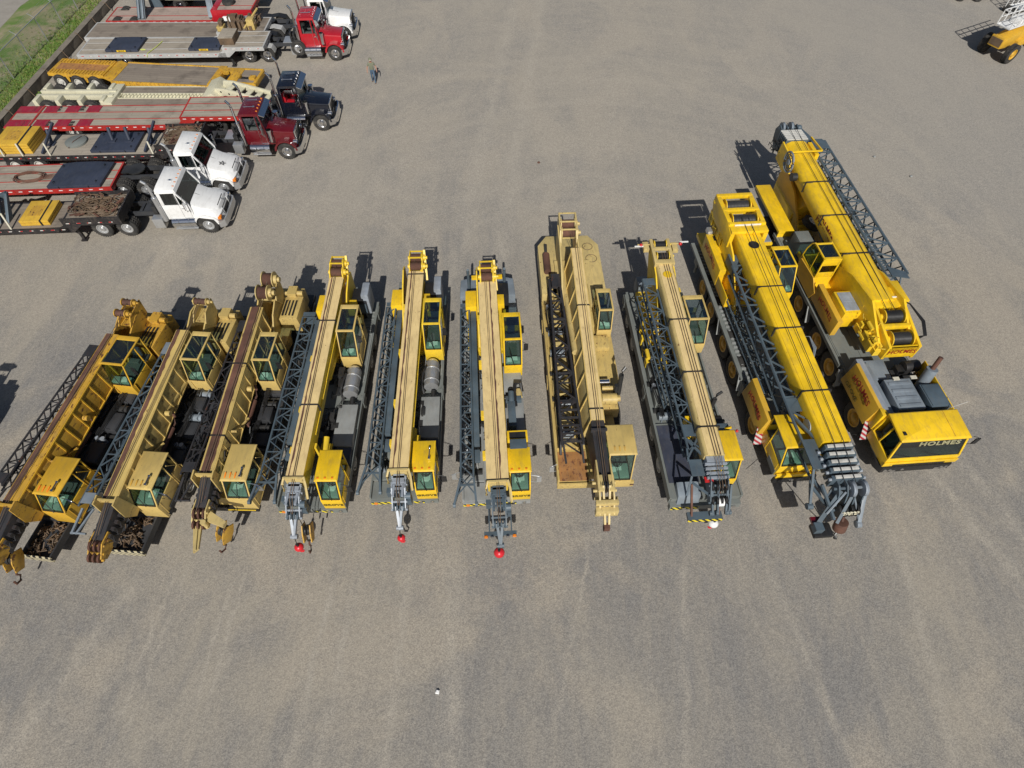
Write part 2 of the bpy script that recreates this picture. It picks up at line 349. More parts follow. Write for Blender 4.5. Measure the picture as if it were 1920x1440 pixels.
def deck_fit(t, seed, x0, x1, y0, y1, z, box='deck', hoses=6):
    """recognisable gear on a carrier deck: lockers with lids, a tank, hose runs, pipes and cross beams"""
    rr = random.Random(seed); y = y0
    kinds = ['locker', 'tank', 'beam', 'locker', 'filter', 'beam', 'locker', 'tank']; k = 0; w = x1-x0
    while y < y1-.3:
        kd = kinds[(k+seed) % len(kinds)]; k += 1
        if kd == 'locker':
            l = rr.uniform(.5, .9); h = rr.uniform(.2, .42); a = x0+rr.uniform(0, .15)*w; c = x1-rr.uniform(0, .2)*w; q = MB(); q.box(a, c, y, y+l, z, z+h); o = q.build('locker', box, t, .02)
            q = MB(); q.box(a+.04, c-.04, y+.04, y+l-.04, z+h, z+h+.015); q.bar(((a+c)/2-.08, y+.02, z+h+.03), ((a+c)/2+.08, y+.02, z+h+.03), .02); q.build('locker_lid', box, o, .004); y += l+.08
        elif kd == 'tank':
            r = rr.uniform(.14, .2); q = MB(); q.cyl((x0+.05, y+r, z+r+.03), (x1-.08, y+r, z+r+.03), r, 16)
            for s in (.3, .7): q.box(x0+s*w-.02, x0+s*w+.02, y-.01, y+2*r+.01, z, z+2*r+.05)
            q.build('air_tank', 'greysteel' if seed % 2 else 'grease', t); y += 2*r+.1
        elif kd == 'beam':
            q = MB(); q.box(x0-.05, x1+.05, y, y+.14, z, z+.12); q.box(x0-.05, x1+.05, y+.02, y+.12, z+.12, z+.14); q.build('cross_beam', 'grease', t); y += .22
        else:
            q = MB()
            for s in (.2, .5): q.cyl((x0+s*w, y+.12, z), (x0+s*w, y+.12, z+.34), .08, 12); q.cyl((x0+s*w, y+.12, z+.34), (x0+s*w, y+.12, z+.39), .09, 12)
            q.build('filter_canister', 'palesteel', t); y += .3
    q = MB()
    for i in range(hoses):
        xx = x0+.06+i*.035; pts = [(xx, y0, z+.46)]
        for j in range(1, 9): pts.append((xx+rr.uniform(-.02, .03)+.05*math.sin(j*.9+seed), y0+(y1-y0)*j/8, z+.42+.05*math.sin(j*1.3+i*.4)))
        q.tube(pts, .014, 5)
    q.build('hose_run', 'black', t)
def cab(parent, name, x0, x1, yf, yr, z0, zb, zr, fo=0.2, body='yellow', roofmat=None, glassroof=False, side=1, pil=0.05, rear_glass=True, rslope=0.0, gmat='glass', seed=0, window_name='side_window', lowfront=0.0, steer=True):
    """driver or operator cab: body to the belt line, pillars, roof, panes, seat and dash.  front looks towards -y"""
    b = MB()
    b.prism('x', [(yf-fo-lowfront, z0), (yf-fo-0.02, zb), (yr, zb), (yr, z0)], x0, x1)
    P = pil; zt = zr - rslope
    # pillars (front lean), frames
    for x in (x0+P/2, x1-P/2):
        b.bar((x, yf-fo+P/2, zb), (x, yf+P/2, zt-0.03), P, P); b.bar((x, yr-P/2, zb), (x, yr-P/2, zr-0.03), P, P)
        ym = yf+(yr-yf)*0.62; b.bar((x, ym, zb), (x, ym, zr-0.03), P*0.8, P*0.8)
    b.bar((x0, yf-fo+P/2, zb+0.03), (x1, yf-fo+P/2, zb+0.03), P, P)
    b.box(x0+P, x1-P, yr-0.04, yr-0.002, zb, zb+(zr-zb)*(0.35 if rear_glass else 0.97))
    if glassroof:
        b.box(x0, x0+0.07, yf-0.03, yr, zr-0.06, zr); b.box(x1-0.07, x1, yf-0.03, yr, zr-0.06, zr)
        b.box(x0+0.07, x1-0.07, yf-0.03, yf+0.06, zr-0.06, zr); b.box(x0+0.07, x1-0.07, yr-0.22, yr, zr-0.06, zr)
    o = b.build(name, body, parent, 0.012)
    if not glassroof:
        rf = MB(); e = 0.03
        rf.loft([[(x0-e, yf-e-0.02, zt-0.07), (x1+e, yf-e-0.02, zt-0.07), (x1+e, yr+e, zr-0.07), (x0-e, yr+e, zr-0.07)],
                 [(x0-e, yf-e-0.02, zt-0.03), (x1+e, yf-e-0.02, zt-0.03), (x1+e, yr+e, zr-0.03), (x0-e, yr+e, zr-0.03)],
                 [(x0+0.02, yf+0.01, zt), (x1-0.02, yf+0.01, zt), (x1-0.02, yr-0.02, zr), (x0+0.02, yr-0.02, zr)]])
        rr = rf.build('roof', roofmat or body, o, 0.01)
    else:
        g = MB(); g.box(x0+0.072, x1-0.072, yf+0.062, yr-0.222, zr-0.03, zr-0.018); g.build('roof_window', 'skyglass', o)
    g = MB(); g.loft([[(x0+P, yf-fo+0.012, zb+0.06), (x1-P, yf-fo+0.012, zb+0.06), (x1-P, yf-fo+0.022, zb+0.06), (x0+P, yf-fo+0.022, zb+0.06)],
                      [(x0+P, yf+0.012, zt-0.075), (x1-P, yf+0.012, zt-0.075), (x1-P, yf+0.022, zt-0.075), (x0+P, yf+0.022, zt-0.075)]])
    ws = g.build('windshield', gmat, o)
    q = MB(); zA, zB, yA, yB = zb+0.055, zt-0.075, yf-fo+0.008, yf+0.006
    for xx in (x0+P+.018, x1-P-.018): q.bar((xx, yA, zA), (xx, yB, zB), .04, .02)
    for yy, zz in ((yA, zA), (yB, zB)): q.bar((x0+P, yy, zz), (x1-P, yy, zz), .02, .04)
    q.build('window_seal', 'black', o)
    wp = MB(); xm = x0+(x1-x0)*0.55
    wp.bar((xm, yf-fo-0.02, zb+0.05), (xm-0.18, yf-fo*0.55-0.02, zb+(zr-zb)*0.55), 0.025); wp.build('wiper', 'black', ws)
    for x, sg in ((x0+P*0.5, -1), (x1-P*0.5, 1)):
        g = MB(); ym = yf+(yr-yf)*0.62
        g.loft([[(x-.004, yf-fo+P+.02, zb+.02), (x+.004, yf-fo+P+.02, zb+.02), (x+.004, ym-P*.5, zb+.02), (x-.004, ym-P*.5, zb+.02)],
                [(x-.004, yf+P, zr-.09), (x+.004, yf+P, zr-.09), (x+.004, ym-P*.5, zr-.09), (x-.004, ym-P*.5, zr-.09)]])
        g.build(window_name, gmat, o)
    dr = MB(); xs = x1+0.004 if side > 0 else x0-0.004; d = 0.008*(1 if side > 0 else -1)
    ym = yf+(yr-yf)*0.62
    for p, q in (((xs, yf-fo*0.6, z0+0.08), (xs, yf-fo*0.6+0.03, zb)), ((xs, ym, z0+0.08), (xs, ym, zr-0.1)), ((xs, yf-fo*0.6, z0+0.08), (xs, ym, z0+0.08)), ((xs, ym+0.09, z0+0.2), (xs, ym+0.09, zb+0.1))):
        dr.bar(p, q, 0.022)
    dr.build('door_trim', body, o)
    it = MB(); xc = (x0+x1)/2; w = (x1-x0)/2-P-0.02
    it.box(x0+P, x1-P, yf-fo+0.06, yr-0.05, zb+0.002, zb+0.012)
    it.build('cab_floor', 'seat', o)
    st = MB(); st.box(xc-w*0.5, xc+w*0.5, yr-0.62, yr-0.18, zb+0.013, zb+0.13); st.box(xc-w*0.5, xc+w*0.5, yr-0.2, yr-0.1, zb+0.1, zb+0.55); st.build('seat', 'seat', o, 0.02)
    ds = MB(); dd = .36 if glassroof else .66; ds.box(x0+P+.01, x1-P-.01, yf-fo+0.07, yf-fo+dd, zb+0.02, zb+0.15); ds.build('dashboard', 'dash', o, 0.015)
    rnd = random.Random(seed); pp = MB()
    for k in range(2): a = x0+P+.06+rnd.random()*w; pp.box(a, a+0.24, yf-fo+(.1 if glassroof else .3)+k*.05, yf-fo+(.3 if glassroof else .52)+k*.05, zb+0.156+k*.012, zb+0.163+k*.012)
    pp.build('papers', 'papers', o)
    if steer:
        sw = MB(); c = Vector((xc, yf-fo+0.62, zb+0.33)); sw.tube([c+Vector((math.cos(a*.5236)*.19, math.sin(a*.5236)*.15, math.sin(a*.5236)*.10)) for a in range(13)], 0.016, 5); sw.bar(c, (xc, yf-fo+0.5, zb+0.1), 0.04); sw.build('steering_wheel', 'black', o)
    return o
def mirror(parent, x, y, z, side, mat_='chrome', l=0.35):
    m = MB(); m.tube([(x,y,z+.25), (x+side*l,y-.05,z+.2), (x+side*l,y-.05,z-.25), (x,y,z-.3)], 0.014)
    m.box(x+side*l-.09, x+side*l+.09, y-.09, y-.05, z-.2, z+.18); return m.build('mirror', mat_, parent)
def hook_ball(x, y, z, top, label, mat_='ball_red', hx=0.0, r=0.2, group='crane hook balls', name='hook_ball', hookmat='ball_red', anchor=None):
    t = root(name, label, 'hook ball', (x, y, 0), 0, group)
    b = MB(); b.sphere((0,0,z), r, 16, 0.92); b.build('ball', mat_, t)
    b = MB(); b.cyl((0,0,z+r*0.8), (0,0,z+r+0.12), 0.05, 8); b.build('swivel', 'black', t)
    b = MB(); b.tube([(0,0,z-r*.8), (0,0,z-r-0.08), (0.09,0,z-r-0.16), (0.05,0,z-r-0.26), (-0.06,0,z-r-0.26), (-0.1,0,z-r-.17)], 0.03, 6); b.build('hook', hookmat, t)
    b = MB(); b.tube([(0,0,z+r+0.1), ((anchor[0]-x)*.5, (anchor[1]-y)*.5, (z+r+anchor[2])/2), (anchor[0]-x, anchor[1]-y, anchor[2])], 0.017, 5); b.build('cable', 'black', t)
    return t
def ropes(parent, pts_list, r=0.012, mat_='oldrope'):
    b = MB()
    for pts in pts_list: b.tube(pts, r, 5)
    return b.build('hoist_rope', mat_, parent)
def sheaves(b, cx, y, z, r, n, w, gap):
    for k in range(n):
        x = cx + (k-(n-1)/2)*gap
        b.lathe((x, y, z), 'x', [(r*.5,-w/2), (r,-w/2), (r*.84,-w*.1), (r*.84,w*.1), (r,w/2), (r*.5,w/2)], 18)
# ---------------------------------------------------------------- cranes; every crane stands in its own frame: x across, +y towards its rear, y=0 at its front bumper
CR = 'truck cranes parked side by side on the gravel'
def beam_boom(parent, cx, yf, yr, ztf, ztr, wt, wb, h, side, top, name='boom', rib=0.0, dx=0.0, taper=1.0, steps=(), round_=0.0, ribmat=None, logo=None, flange=None):
    """telescopic boom section from its foot (yr) to its end (yf); a lighter top face; optional slanting side ribs"""
    b = MB(); o = None
    def sec(y, t):
        x = cx + dx*(1-t); k = 1+(taper-1)*(1-t); zt = ztf+(ztr-ztf)*t; a, c, hh = wt/2*k, wb/2*k, h*k
        if round_ > 0: r = round_; return [(x-c+r, y, zt-hh), (x-c, y, zt-hh+r), (x-a, y, zt-r*1.0), (x-a+r*.35, y, zt-r*.35), (x-a+r, y, zt), (x+a-r, y, zt), (x+a-r*.35, y, zt-r*.35), (x+a, y, zt-r), (x+c, y, zt-hh+r), (x+c-r, y, zt-hh)]
        return [(x-c, y, zt-hh), (x-a, y, zt), (x+a, y, zt), (x+c, y, zt-hh)]
    b.loft([sec(yr, 1), sec(yf, 0)])
    o = b.build(name, side, parent, 0.008 if not round_ else 0.0)
    def at(t, u, v, out=0.0):      # t along 0 front..1 rear, u -1..1 across, v 0 top..1 bottom on the side u
        x = cx+dx*(1-t); k = 1+(taper-1)*(1-t); y = yf+(yr-yf)*t; zt = ztf+(ztr-ztf)*t; a = (wt/2+(wb/2-wt/2)*v)*k
        return Vector((x+u*(a+out), y, zt-v*h*k))
    if top:
        q = MB(); e = 0.006; r = round_
        sl = []
        for t, y in ((1, yr), (0, yf)):
            x = cx+dx*(1-t); k = 1+(taper-1)*(1-t); zt = ztf+(ztr-ztf)*t; a = wt/2*k-r+ (0.012 if not r else 0)
            sl.append([(x-a, y, zt+.001), (x-a, y, zt+e+.012), (x+a, y, zt+e+.012), (x+a, y, zt+.001)])
        q.loft(sl); q.build('top_plate', top, o)
    if rib:
        q = MB(); L = yr-yf; n = int(L/rib)
        for sg in (-1, 1):
            for i in range(n+1):
                t = min(1, i*rib/L); t2 = min(1, max(0, t-0.0)); q.bar(at(t, sg, 0.03, .018), at(t2, sg, 0.97, .018), 0.05, 0.05)
            q.bar(at(0, sg, 0.98, .018), at(1, sg, 0.98, .018), 0.05); q.bar(at(0, sg, 0.02, .018), at(1, sg, 0.02, .018), 0.05)
        q.build('stiffener', ribmat or side, o)
    for t in steps:
        q = MB(); zt = ztf+(ztr-ztf)*t; x = cx+dx*(1-t); k = 1+(taper-1)*(1-t); a = wt/2*k+0.03; y = yf+(yr-yf)*t
        q.box(x-a, x+a, y-.025, y+.025, zt-.02, zt+.045); q.box(x-a-.02, x-a+.03, y-.03, y+.03, zt-h*k*.5, zt+.02); q.box(x+a-.03, x+a+.02, y-.03, y+.03, zt-h*k*.5, zt+.02)
        q.build('collar', 'grease', o)
    if flange:
        q = MB(); rr = random.Random(3)
        x0, x1 = flange[0], flange[1]; secs = []
        for i in range(40):
            t = 1-i/39; y = yf+(yr-yf)*t; zt = ztf+(ztr-ztf)*t+.019
            j = rr.uniform(-.02,.03)
            secs.append([(cx+dx*(1-t)+x0, y, zt), (cx+dx*(1-t)+x0, y, zt+.012), (cx+dx*(1-t)+x1+j, y, zt+.012), (cx+dx*(1-t)+x1+j, y, zt)])
        q.loft(secs); q.build('worn_strip', flange[2], o)
    return o, at
def outriggers(parent, ys, w, z, mat_, xs=0.0):
    for y in ys:
        b = MB(); b.box(-w, w, y-.2, y+.2, z-.22, z+.06)
        for s in (-1, 1): b.box(s*w-.05, s*w+.05, y-.24, y+.24, z-.3, z+.1); b.cyl((s*(w-.05), y, .35), (s*(w-.05), y, z+.15), .07, 8)
        b.build('outrigger', mat_, parent)
def dished_head(parent, cx, y, z, w, L, drop, mat_, sh='grease', n=3, name='boom_head', rr=0.2):
    """cheek plates, sheaves and cross pins at a boom tip, running from (y,z) forward and down"""
    b = MB()
    for s in (-1, 1):
        b.prism('x', [(y+.25, z+.05), (y-.2, z+.06), (y-L, z-drop), (y-L+.12, z-drop-.28), (y-.25, z-.55), (y+.25, z-.5)], cx+s*w/2-.02, cx+s*w/2+.02)
    for t, dz in ((0.0, -.1), (.35, .02), (.7, -.05), (.98, -.12)): b.cyl((cx-w/2-.06, y-L*t, z-drop*t+dz), (cx+w/2+.06, y-L*t, z-drop*t+dz), .045, 8)
    b.box(cx-w/2, cx+w/2, y-.02, y+.1, z-.45, z+.0)
    o = b.build(name, mat_, parent)
    q = MB(); sheaves(q, cx, y-L*.35, z-drop*.35-.02, rr, n, .07, (w-.12)/max(n-1,1)); q.build('sheave', sh, o)
    q = MB(); sheaves(q, cx, y-L*.88, z-drop*.9-.08, rr*.9, n, .07, (w-.12)/max(n-1,1)); q.build('sheave', sh, o)
    return o

def crane_a(loc, rz, label, P, D):
    """small older truck crane: ribbed boom over the front, narrow cab, black jib on the left"""
    t = root('truck_crane', label, 'truck crane', loc, rz, CR); paintm, clean = P['paint'], P['clean']
    rnd = random.Random(P['seed'])
    b = MB()                                                              # carrier
    b.box(-.42, .42, 1.4, 11.3, .72, 1.0); b.box(-1.2, 1.2, 3.4, 6.6, 1.0, 1.1); b.box(-1.2, 1.2, 9.6, 11.3, .95, 1.1)
    for s in (-1, 1): b.box(s*1.2-.04*(s>0)-.0, s*1.2+.04*(s<0)+.0, 1.7, 11.3, .9, 1.16)
    for k in range(9): b.box(-.95+k*.22, -.85+k*.22, 4.0, 6.4, 1.1, 1.17)
    b.build('carrier', 'darkdeck', t)
    for y in (2.9, 8.1, 9.35):
        for s in (-1, 1): wheel(t, s*1.05, y, .5, .32, 'whiterim', side=s, dual=y > 4)
    outriggers(t, (3.7, 10.6), 1.22, .95, 'darkdeck')
    if P.get('tray', True):                                                            # front tray
        tx = P.get('tx', 0); tw = P.get('tw', .66); b = MB(); b.box(tx-tw, tx+tw, .05, 1.6, .55, .6)
        for s in (-1, 1): b.box(tx+s*tw-.03, tx+s*tw+.03, .05, 1.6, .55, .86)
        b.box(tx-tw, tx+tw, 1.57, 1.63, .55, 1.0); tr = b.build('front_tray', 'darkdeck', t)
        b = MB(); b.box(tx-tw-.04, tx+tw+.04, -.02, .045, .55, .86); b.build('bumper', P['haz'], t)
        b = MB()
        for k in range(34):
            x, y = tx+rnd.uniform(-.8,.7)*tw, rnd.uniform(.2,1.3); pts = [(x,y,.63+k*.006)]
            for j in range(6): pts.append((max(tx-tw+.06,min(tx+tw-.06,pts[-1][0]+rnd.uniform(-.2,.2))), max(.1,min(1.5,pts[-1][1]+rnd.uniform(-.2,.2))), .62+rnd.random()*.12))
            b.tube(pts, .025, 5)
        b.build('chain_heap', 'oldrope', tr)
        b = MB(); b.box(.0, 1.2, 1.66, 1.8, .7, 1.0); b.box(.6, 1.25, 1.55, 1.66, .95, 1.02)
        for x in (.72, 1.12): b.cyl((x, 1.5, .9), (x, 1.62, .9), .09, 12)
        b.build('headlight_panel', 'black', t)
        for x in (.72, 1.12): q = MB(); q.cyl((x, 1.485, .9), (x, 1.499, .9), .08, 12); q.build('headlight', 'chrome', t)
    else:
        b = MB(); b.box(-.9, 1.25, .4, .65, .6, .9); b.box(.1, 1.25, .37, .4, .78, .88); b.build('bumper', 'black', t)
        b = MB(); b.box(.15, 1.2, .34, .368, .80, .84); b.build('bumper_edge', 'yellow2', t)
    yc = P.get('cabf', 1.75)
    cx = P.get('cx', 0); c = cab(t, 'cab', .42+cx, 1.32+cx, yc, yc+1.45, .85, 1.75, 2.6, fo=.35, body=clean, side=1, seed=P['seed'])
    b = MB(); b.box(-.15, .415+cx, yc-.25, yc+.7, .95, 1.55); b.build('cab_shelf', clean, c, .01)
    b = MB()
    for x in (.56+cx, .74+cx, .92+cx): b.prism('x', [(yc+.08, 2.615), (yc+.26, 2.65), (yc+.28, 2.601), (yc+.05, 2.601)], x-.022, x+.022)
    b.build('marker_light', 'amber' if P['seed'] % 2 else 'ochre', c)
    b = MB(); hx = 1.12+cx; b.cyl((hx, yc+.12, 2.68), (hx, yc+.42, 2.68), .03, 8); b.cyl((hx, yc+.06, 2.68), (hx, yc+.13, 2.68), .055, 10); b.cyl((hx, yc+.40, 2.68), (hx, yc+.46, 2.68), .05, 10); b.build('air_horn', 'chrome', c)
    mirror(c, 1.34+cx, yc-.0, 2.1, 1)
    b = MB(); b.bar((1.36+cx, yc+1.0, 2.4), (1.36+cx, yc+1.5, 1.6), .03); b.bar((1.36+cx, yc+1.5, 1.6), (1.36+cx, yc+1.5, 1.2), .03); b.build('grab_rail', clean, c)
    machinery(t, -1.1, .3, 3.4, 7.2, 1.08, 1.5, 40, P['seed']+5); deck_fit(t, P['seed']+1, .42, 1.12, P.get('cabf', 1.75)+1.6, 6.9, 1.11, 'darkdeck'); deck_fit(t, P['seed']+4, -1.1, -.6, 3.6, 7.0, 1.11, 'darkdeck', 3)
    q = MB(); q.cyl((.2, 3.6, 1.6), (.2, 4.8, 1.6), .12, 12); q.tube([(.2, 4.8, 1.6), (.25, 5.0, 1.65), (.3, 5.15, 1.9), (.3, 5.2, 2.15)], .05, 8); q.build('exhaust_muffler', 'rust', t)
    # superstructure
    b = MB(); b.cyl((0, 8.2, 1.1), (0, 8.2, 1.4), .8, 24); b.box(-.75, .75, 7.2, 10.0, 1.4, 1.55)
    for s in (-1, 1): b.prism('x', [(7.6, 1.55), (8.6, 2.6), (9.7, 3.05), (10.1, 3.0), (10.15, 1.55)], P['bx']+s*.36-.03, P['bx']+s*.36+.03)
    b.build('turntable', paintm, t)
    b = MB(); b.prism('y', [(.42, 1.5), (.42, 2.2), (.72, 2.3), (1.22, 2.25), (1.28, 1.4)], 8.75, 10.1); hd = b.build('engine_hood', paintm, t, .02)
    b = MB()
    for k in range(4): b.box(.52+k*.15, .59+k*.15, 8.9, 9.8, 2.27, 2.31)
    b.build('louvre', 'black', hd)
    b = MB(); b.box(-.4, 1.1, 10.1, 10.75, 1.3, 2.1); b.build('counterweight', paintm, t, .03)
    b = MB(); b.box(.55, .95, 10.0, 10.5, 2.1, 2.5); b.cyl((.4, 10.2, 2.35), (1.2, 10.2, 2.35), .12, 10); b.build('hydraulic_motor', paintm, t)
    ox, oy = P.get('oc', (.42, 7.15)); oc = cab(t, 'operator_cab', ox, P.get('ox1', 1.2), oy, oy+1.45, 1.35, 2.0, 3.1, fo=.3, body=clean, glassroof=True, side=1, seed=P['seed']+1, steer=False)
    mirror(oc, P.get('ox1', 1.2)+.02, oy+.15, 2.6, 1, 'black', .2)
    machinery(t, -.3, .4, 6.8, 7.9, 1.5, 2.1, 14, P['seed']+9, paintm, 'valve_bank')
    # boom
    bx = P['bx']
    bo, at = beam_boom(t, P.get('bxr', bx), P['bf'], 8.6, 2.78, 3.12, .46, .62, 1.1, P['side'], P['top'], rib=.62, ribmat=P['rib'], flange=P['flange'], steps=P.get('steps', ()), dx=bx-P.get('bxr', bx))
    q = MB()                                                            # lift cylinder
    q.cyl((bx+.05, 8.3, 1.7), (bx+.05, 5.2, 2.25), .14, 12); q.cyl((bx+.05, 5.2, 2.25), (bx+.05, 4.5, 2.35), .08, 10); q.build('lift_cylinder', paintm, t)
    q = MB(); q.cyl(at(.52, 1, .55, .03), at(.52, 1, .55, .22), .11, 12); q.cyl(at(.25, 1, .3, .02), at(.25, 1, .3, .25), .05, 8); q.bar(at(.3, 1, .7, .05), at(.36, 1, .7, .3), .06); q.build('boom_bracket', paintm, bo)
    q = MB(); f = at(0, 0, 0)
    for s in (-1, 1):
        q.prism('x', [(f.y+.05, 3.02), (f.y-.28, 2.98), (f.y-.34, 2.1), (f.y-.05, 1.55), (f.y+.25, 1.6)], bx+s*.35-.025, bx+s*.35+.025)
    q.box(bx-.3, bx+.3, f.y-.1, f.y-.04, 2.75, 2.95); q.cyl((bx-.36, f.y-.2, 1.95), (bx+.36, f.y-.2, 1.95), .07, 10); q.build('boom_collar', paintm if P['seed'] < 3 else P['side'], bo)
    q = MB(); q.loft([[(bx-.27, f.y-.05, 1.9), (bx-.2, f.y-.05, 2.68), (bx+.2, f.y-.05, 2.68), (bx+.27, f.y-.05, 1.9)], [(bx-.27, P['nf'], 1.75), (bx-.19, P['nf'], 2.42), (bx+.19, P['nf'], 2.42), (bx+.27, P['nf'], 1.75)]])
    ins = q.build('inner_boom', 'blacklat', bo)
    q = MB(); rnd2 = random.Random(P['seed']+50)
    for i in range(10):
        y = P['nf']+i*(f.y-P['nf'])/10; s = (-1, 1)[i % 2]; q.box(bx+s*.2, bx+s*.34, y, y+.12, 1.9, 2.35); q.tube([(bx-s*.2, y, 2.2), (bx-s*.36, y+.1, 2.05), (bx-s*.3, y+.3, 2.3)], .02)
    q.build('hose_guide', 'blacklat', ins)
    dished_head(t, bx, P['nf']+.05, 2.38, .46, .62, .25, P['head'], 'rust', 3)
    if P.get('swing'):                                                       # swung tip arm of the third crane
        q = MB(); q.prism('z', [(bx-.2, P['nf']-.62), (bx+.06, P['nf']-.5), (bx+.22, P['nf']-1.35), (bx+.08, P['nf']-1.5)], 1.95, 2.05)
        q.prism('z', [(bx+.1, P['nf']-.35), (bx+.3, P['nf']-.05), (bx+.95, P['nf']-.42), (bx+.9, P['nf']-.62)], 2.05, 2.2)
        q.cyl((bx+.2, P['nf']-.5, 1.9), (bx+.2, P['nf']-.5, 2.3), .1, 10); q.bar((bx-.05, P['nf']-.6, 2.08), (bx+.15, P['nf']-1.42, 2.08), .05); q.build('swing_tip', P['head'], t)
    f2 = P['nf']-.2
    dm = 'oldrope'
    w = P['winch']
    for (wx, wy, wz, ww, wr) in w: drum(t, wx, wy, wz, ww, wr, P['wmat'], 'rust')
    q = MB()
    for s in (-.26, .26): q.prism('x', [(9.2, 2.9), (9.5, 3.25), (w[0][1]+.3, w[0][2]-.1), (w[0][1]+.25, 2.6), (9.6, 2.3)], w[0][0]+s-.02, w[0][0]+s+.02)
    q.box(w[0][0]-.26, w[0][0]+.26, 9.3, w[0][1]+.1, 2.85, 2.9); q.build('winch_frame', paintm, t)
    ropes(t, [[(w[0][0]-.05, w[-1][1], w[-1][2]+w[-1][4]), (bx-.03, 9, 3.2), (bx-.03, f.y, 2.9), (bx-.03, P['nf']+.1, 2.55), (bx-.05, P['nf']-.3, 2.5)], [(w[0][0]+.05, w[0][1], w[0][2]+w[0][4]), (bx+.05, 9, 3.2), (bx+.05, f.y, 2.9), (bx+.05, P['nf']+.1, 2.55)]])
    # jib
    j = MB(); x0, x1 = P['jx']; jf = P['jf']
    j.lattice([(x0, 8.3, 2.0), (x1, 8.3, 2.0), (x1, 8.3, 2.32), (x0, 8.3, 2.32)], [(x0-.03, jf, 1.9), (x1+.03, jf, 1.9), (x1+.03, jf, 2.42), (x0-.03, jf, 2.42)], 14, .038, .02)
    jm = P['jmat']; jo = j.build('lattice_jib', jm, t)
    j = MB(); j.box(x0-.03, x1+.03, 7.9, 8.5, 2.34, 2.37); j.bar((x0, jf, 2.2), (x0-.05, jf-.9, 2.05), .07); j.bar((x1, jf, 2.2), (x0+.1, jf-.9, 2.05), .06); j.cyl((x0-.1, jf-.85, 2.05), (x1+.05, jf-.85, 2.05), .04, 8)
    j.box(x0, x1, jf+.1, jf+.5, 2.43, 2.46); j.build('jib_end_plate', jm if jm != 'slate' else 'greysteel', jo)
    j = MB(); j.cyl((x1+.2, 8.6, 2.15), (x1+.2, jf+.2, 2.15), .13, 10); j.build('jib_side_tube', 'blacklat' if jm == 'blacklat' else 'greysteel', jo)
    for s, yy in ((.2, 'G'),):
        m_ = frame((bx+.285, P['bf']+1.05, 2.25), (0, 1, 0.04), (-.07, 0, 1)); text('G', .34, 'black', bo, m_, bold=.012)
        q = MB(); c = Vector((bx+.285, P['bf']+1.05, 2.36))
        for a in range(4): q.bar(c+Vector((0, .3*math.cos(a*1.5708), .22*math.sin(a*1.5708))), c+Vector((0, .3*math.cos((a+1)*1.5708), .22*math.sin((a+1)*1.5708))), .018)
        q.build('emblem', 'black', bo)
    return t
crane_a((-17.58, 7.46, 0), -7.0, 'ochre truck crane with orange-yellow cabs and rust-edged boom, furthest left of the row', dict(seed=1, paint='ochre', clean='ochreclean', haz='hazardc', bx=.03, bf=1.15, nf=-.2, tx=.36, tw=.55, oc=(.2, 7.15), side='ochre', top='ochre', rib='ochreclean', head='ochre',
    flange=(-.235, -.02, 'rust'), winch=[(.12, 10.1, 3.45, .42, .13), (.0, 9.6, 3.3, .42, .14)], wmat='ochre', jx=(-1.35, -1.0), jf=1.9, jmat='blacklat'), None)
crane_a((-14.1, 7.62, 0), -4.2, 'cream yellow truck crane with grey lattice jib, second from the left', dict(seed=2, paint='cream', clean='creamclean', haz='hazardc', bx=.02, bxr=-.2, cx=-.18, oc=(.22, 7.15), ox1=1.0, bf=1.15, nf=-.15, side='cream', top='creamclean', rib='creamclean', head='ochre',
    flange=(-.235, -.09, 'rust'), winch=[(.2, 9.95, 3.45, .5, .13)], wmat='cream', jx=(-1.2, -.8), jf=1.0, jmat='slate'), None)
crane_a((-10.9, 8.9, 0), -1.2, 'cream truck crane with rust-brown boom top and two big rear winches', dict(seed=3, paint='cream', clean='creamclean', haz='hazardc', tray=False, cabf=.75, bx=-.05, bxr=-.2, oc=(.3, 5.8), ox1=1.05, bf=.85, nf=-.25, side='cream', top='cream', rib='creamclean', head='sand', swing=True,
    flange=(-.2, .13, 'rust'), steps=(.2, .62), winch=[(.15, 9.85, 3.55, .42, .27), (.1, 9.1, 3.5, .42, .27)], wmat='sand', jx=(-1.15, -.75), jf=1.0, jmat='blacklat'), None)
crane_a((-23.9, 2.5, 0), -3.0, 'ochre truck crane beyond the left edge, only its shadow in view', dict(seed=1, paint='ochre', clean='ochreclean', haz='hazardc', bx=.03, bf=1.15, nf=-.2, tx=.36, tw=.55, oc=(.2, 7.15), side='ochre', top='ochre', rib='ochreclean', head='ochre',
    flange=(-.235, -.02, 'rust'), winch=[(.12, 10.1, 3.45, .42, .13), (.0, 9.6, 3.3, .42, .14)], wmat='ochre', jx=(-1.35, -1.0), jf=1.9, jmat='blacklat'), None)

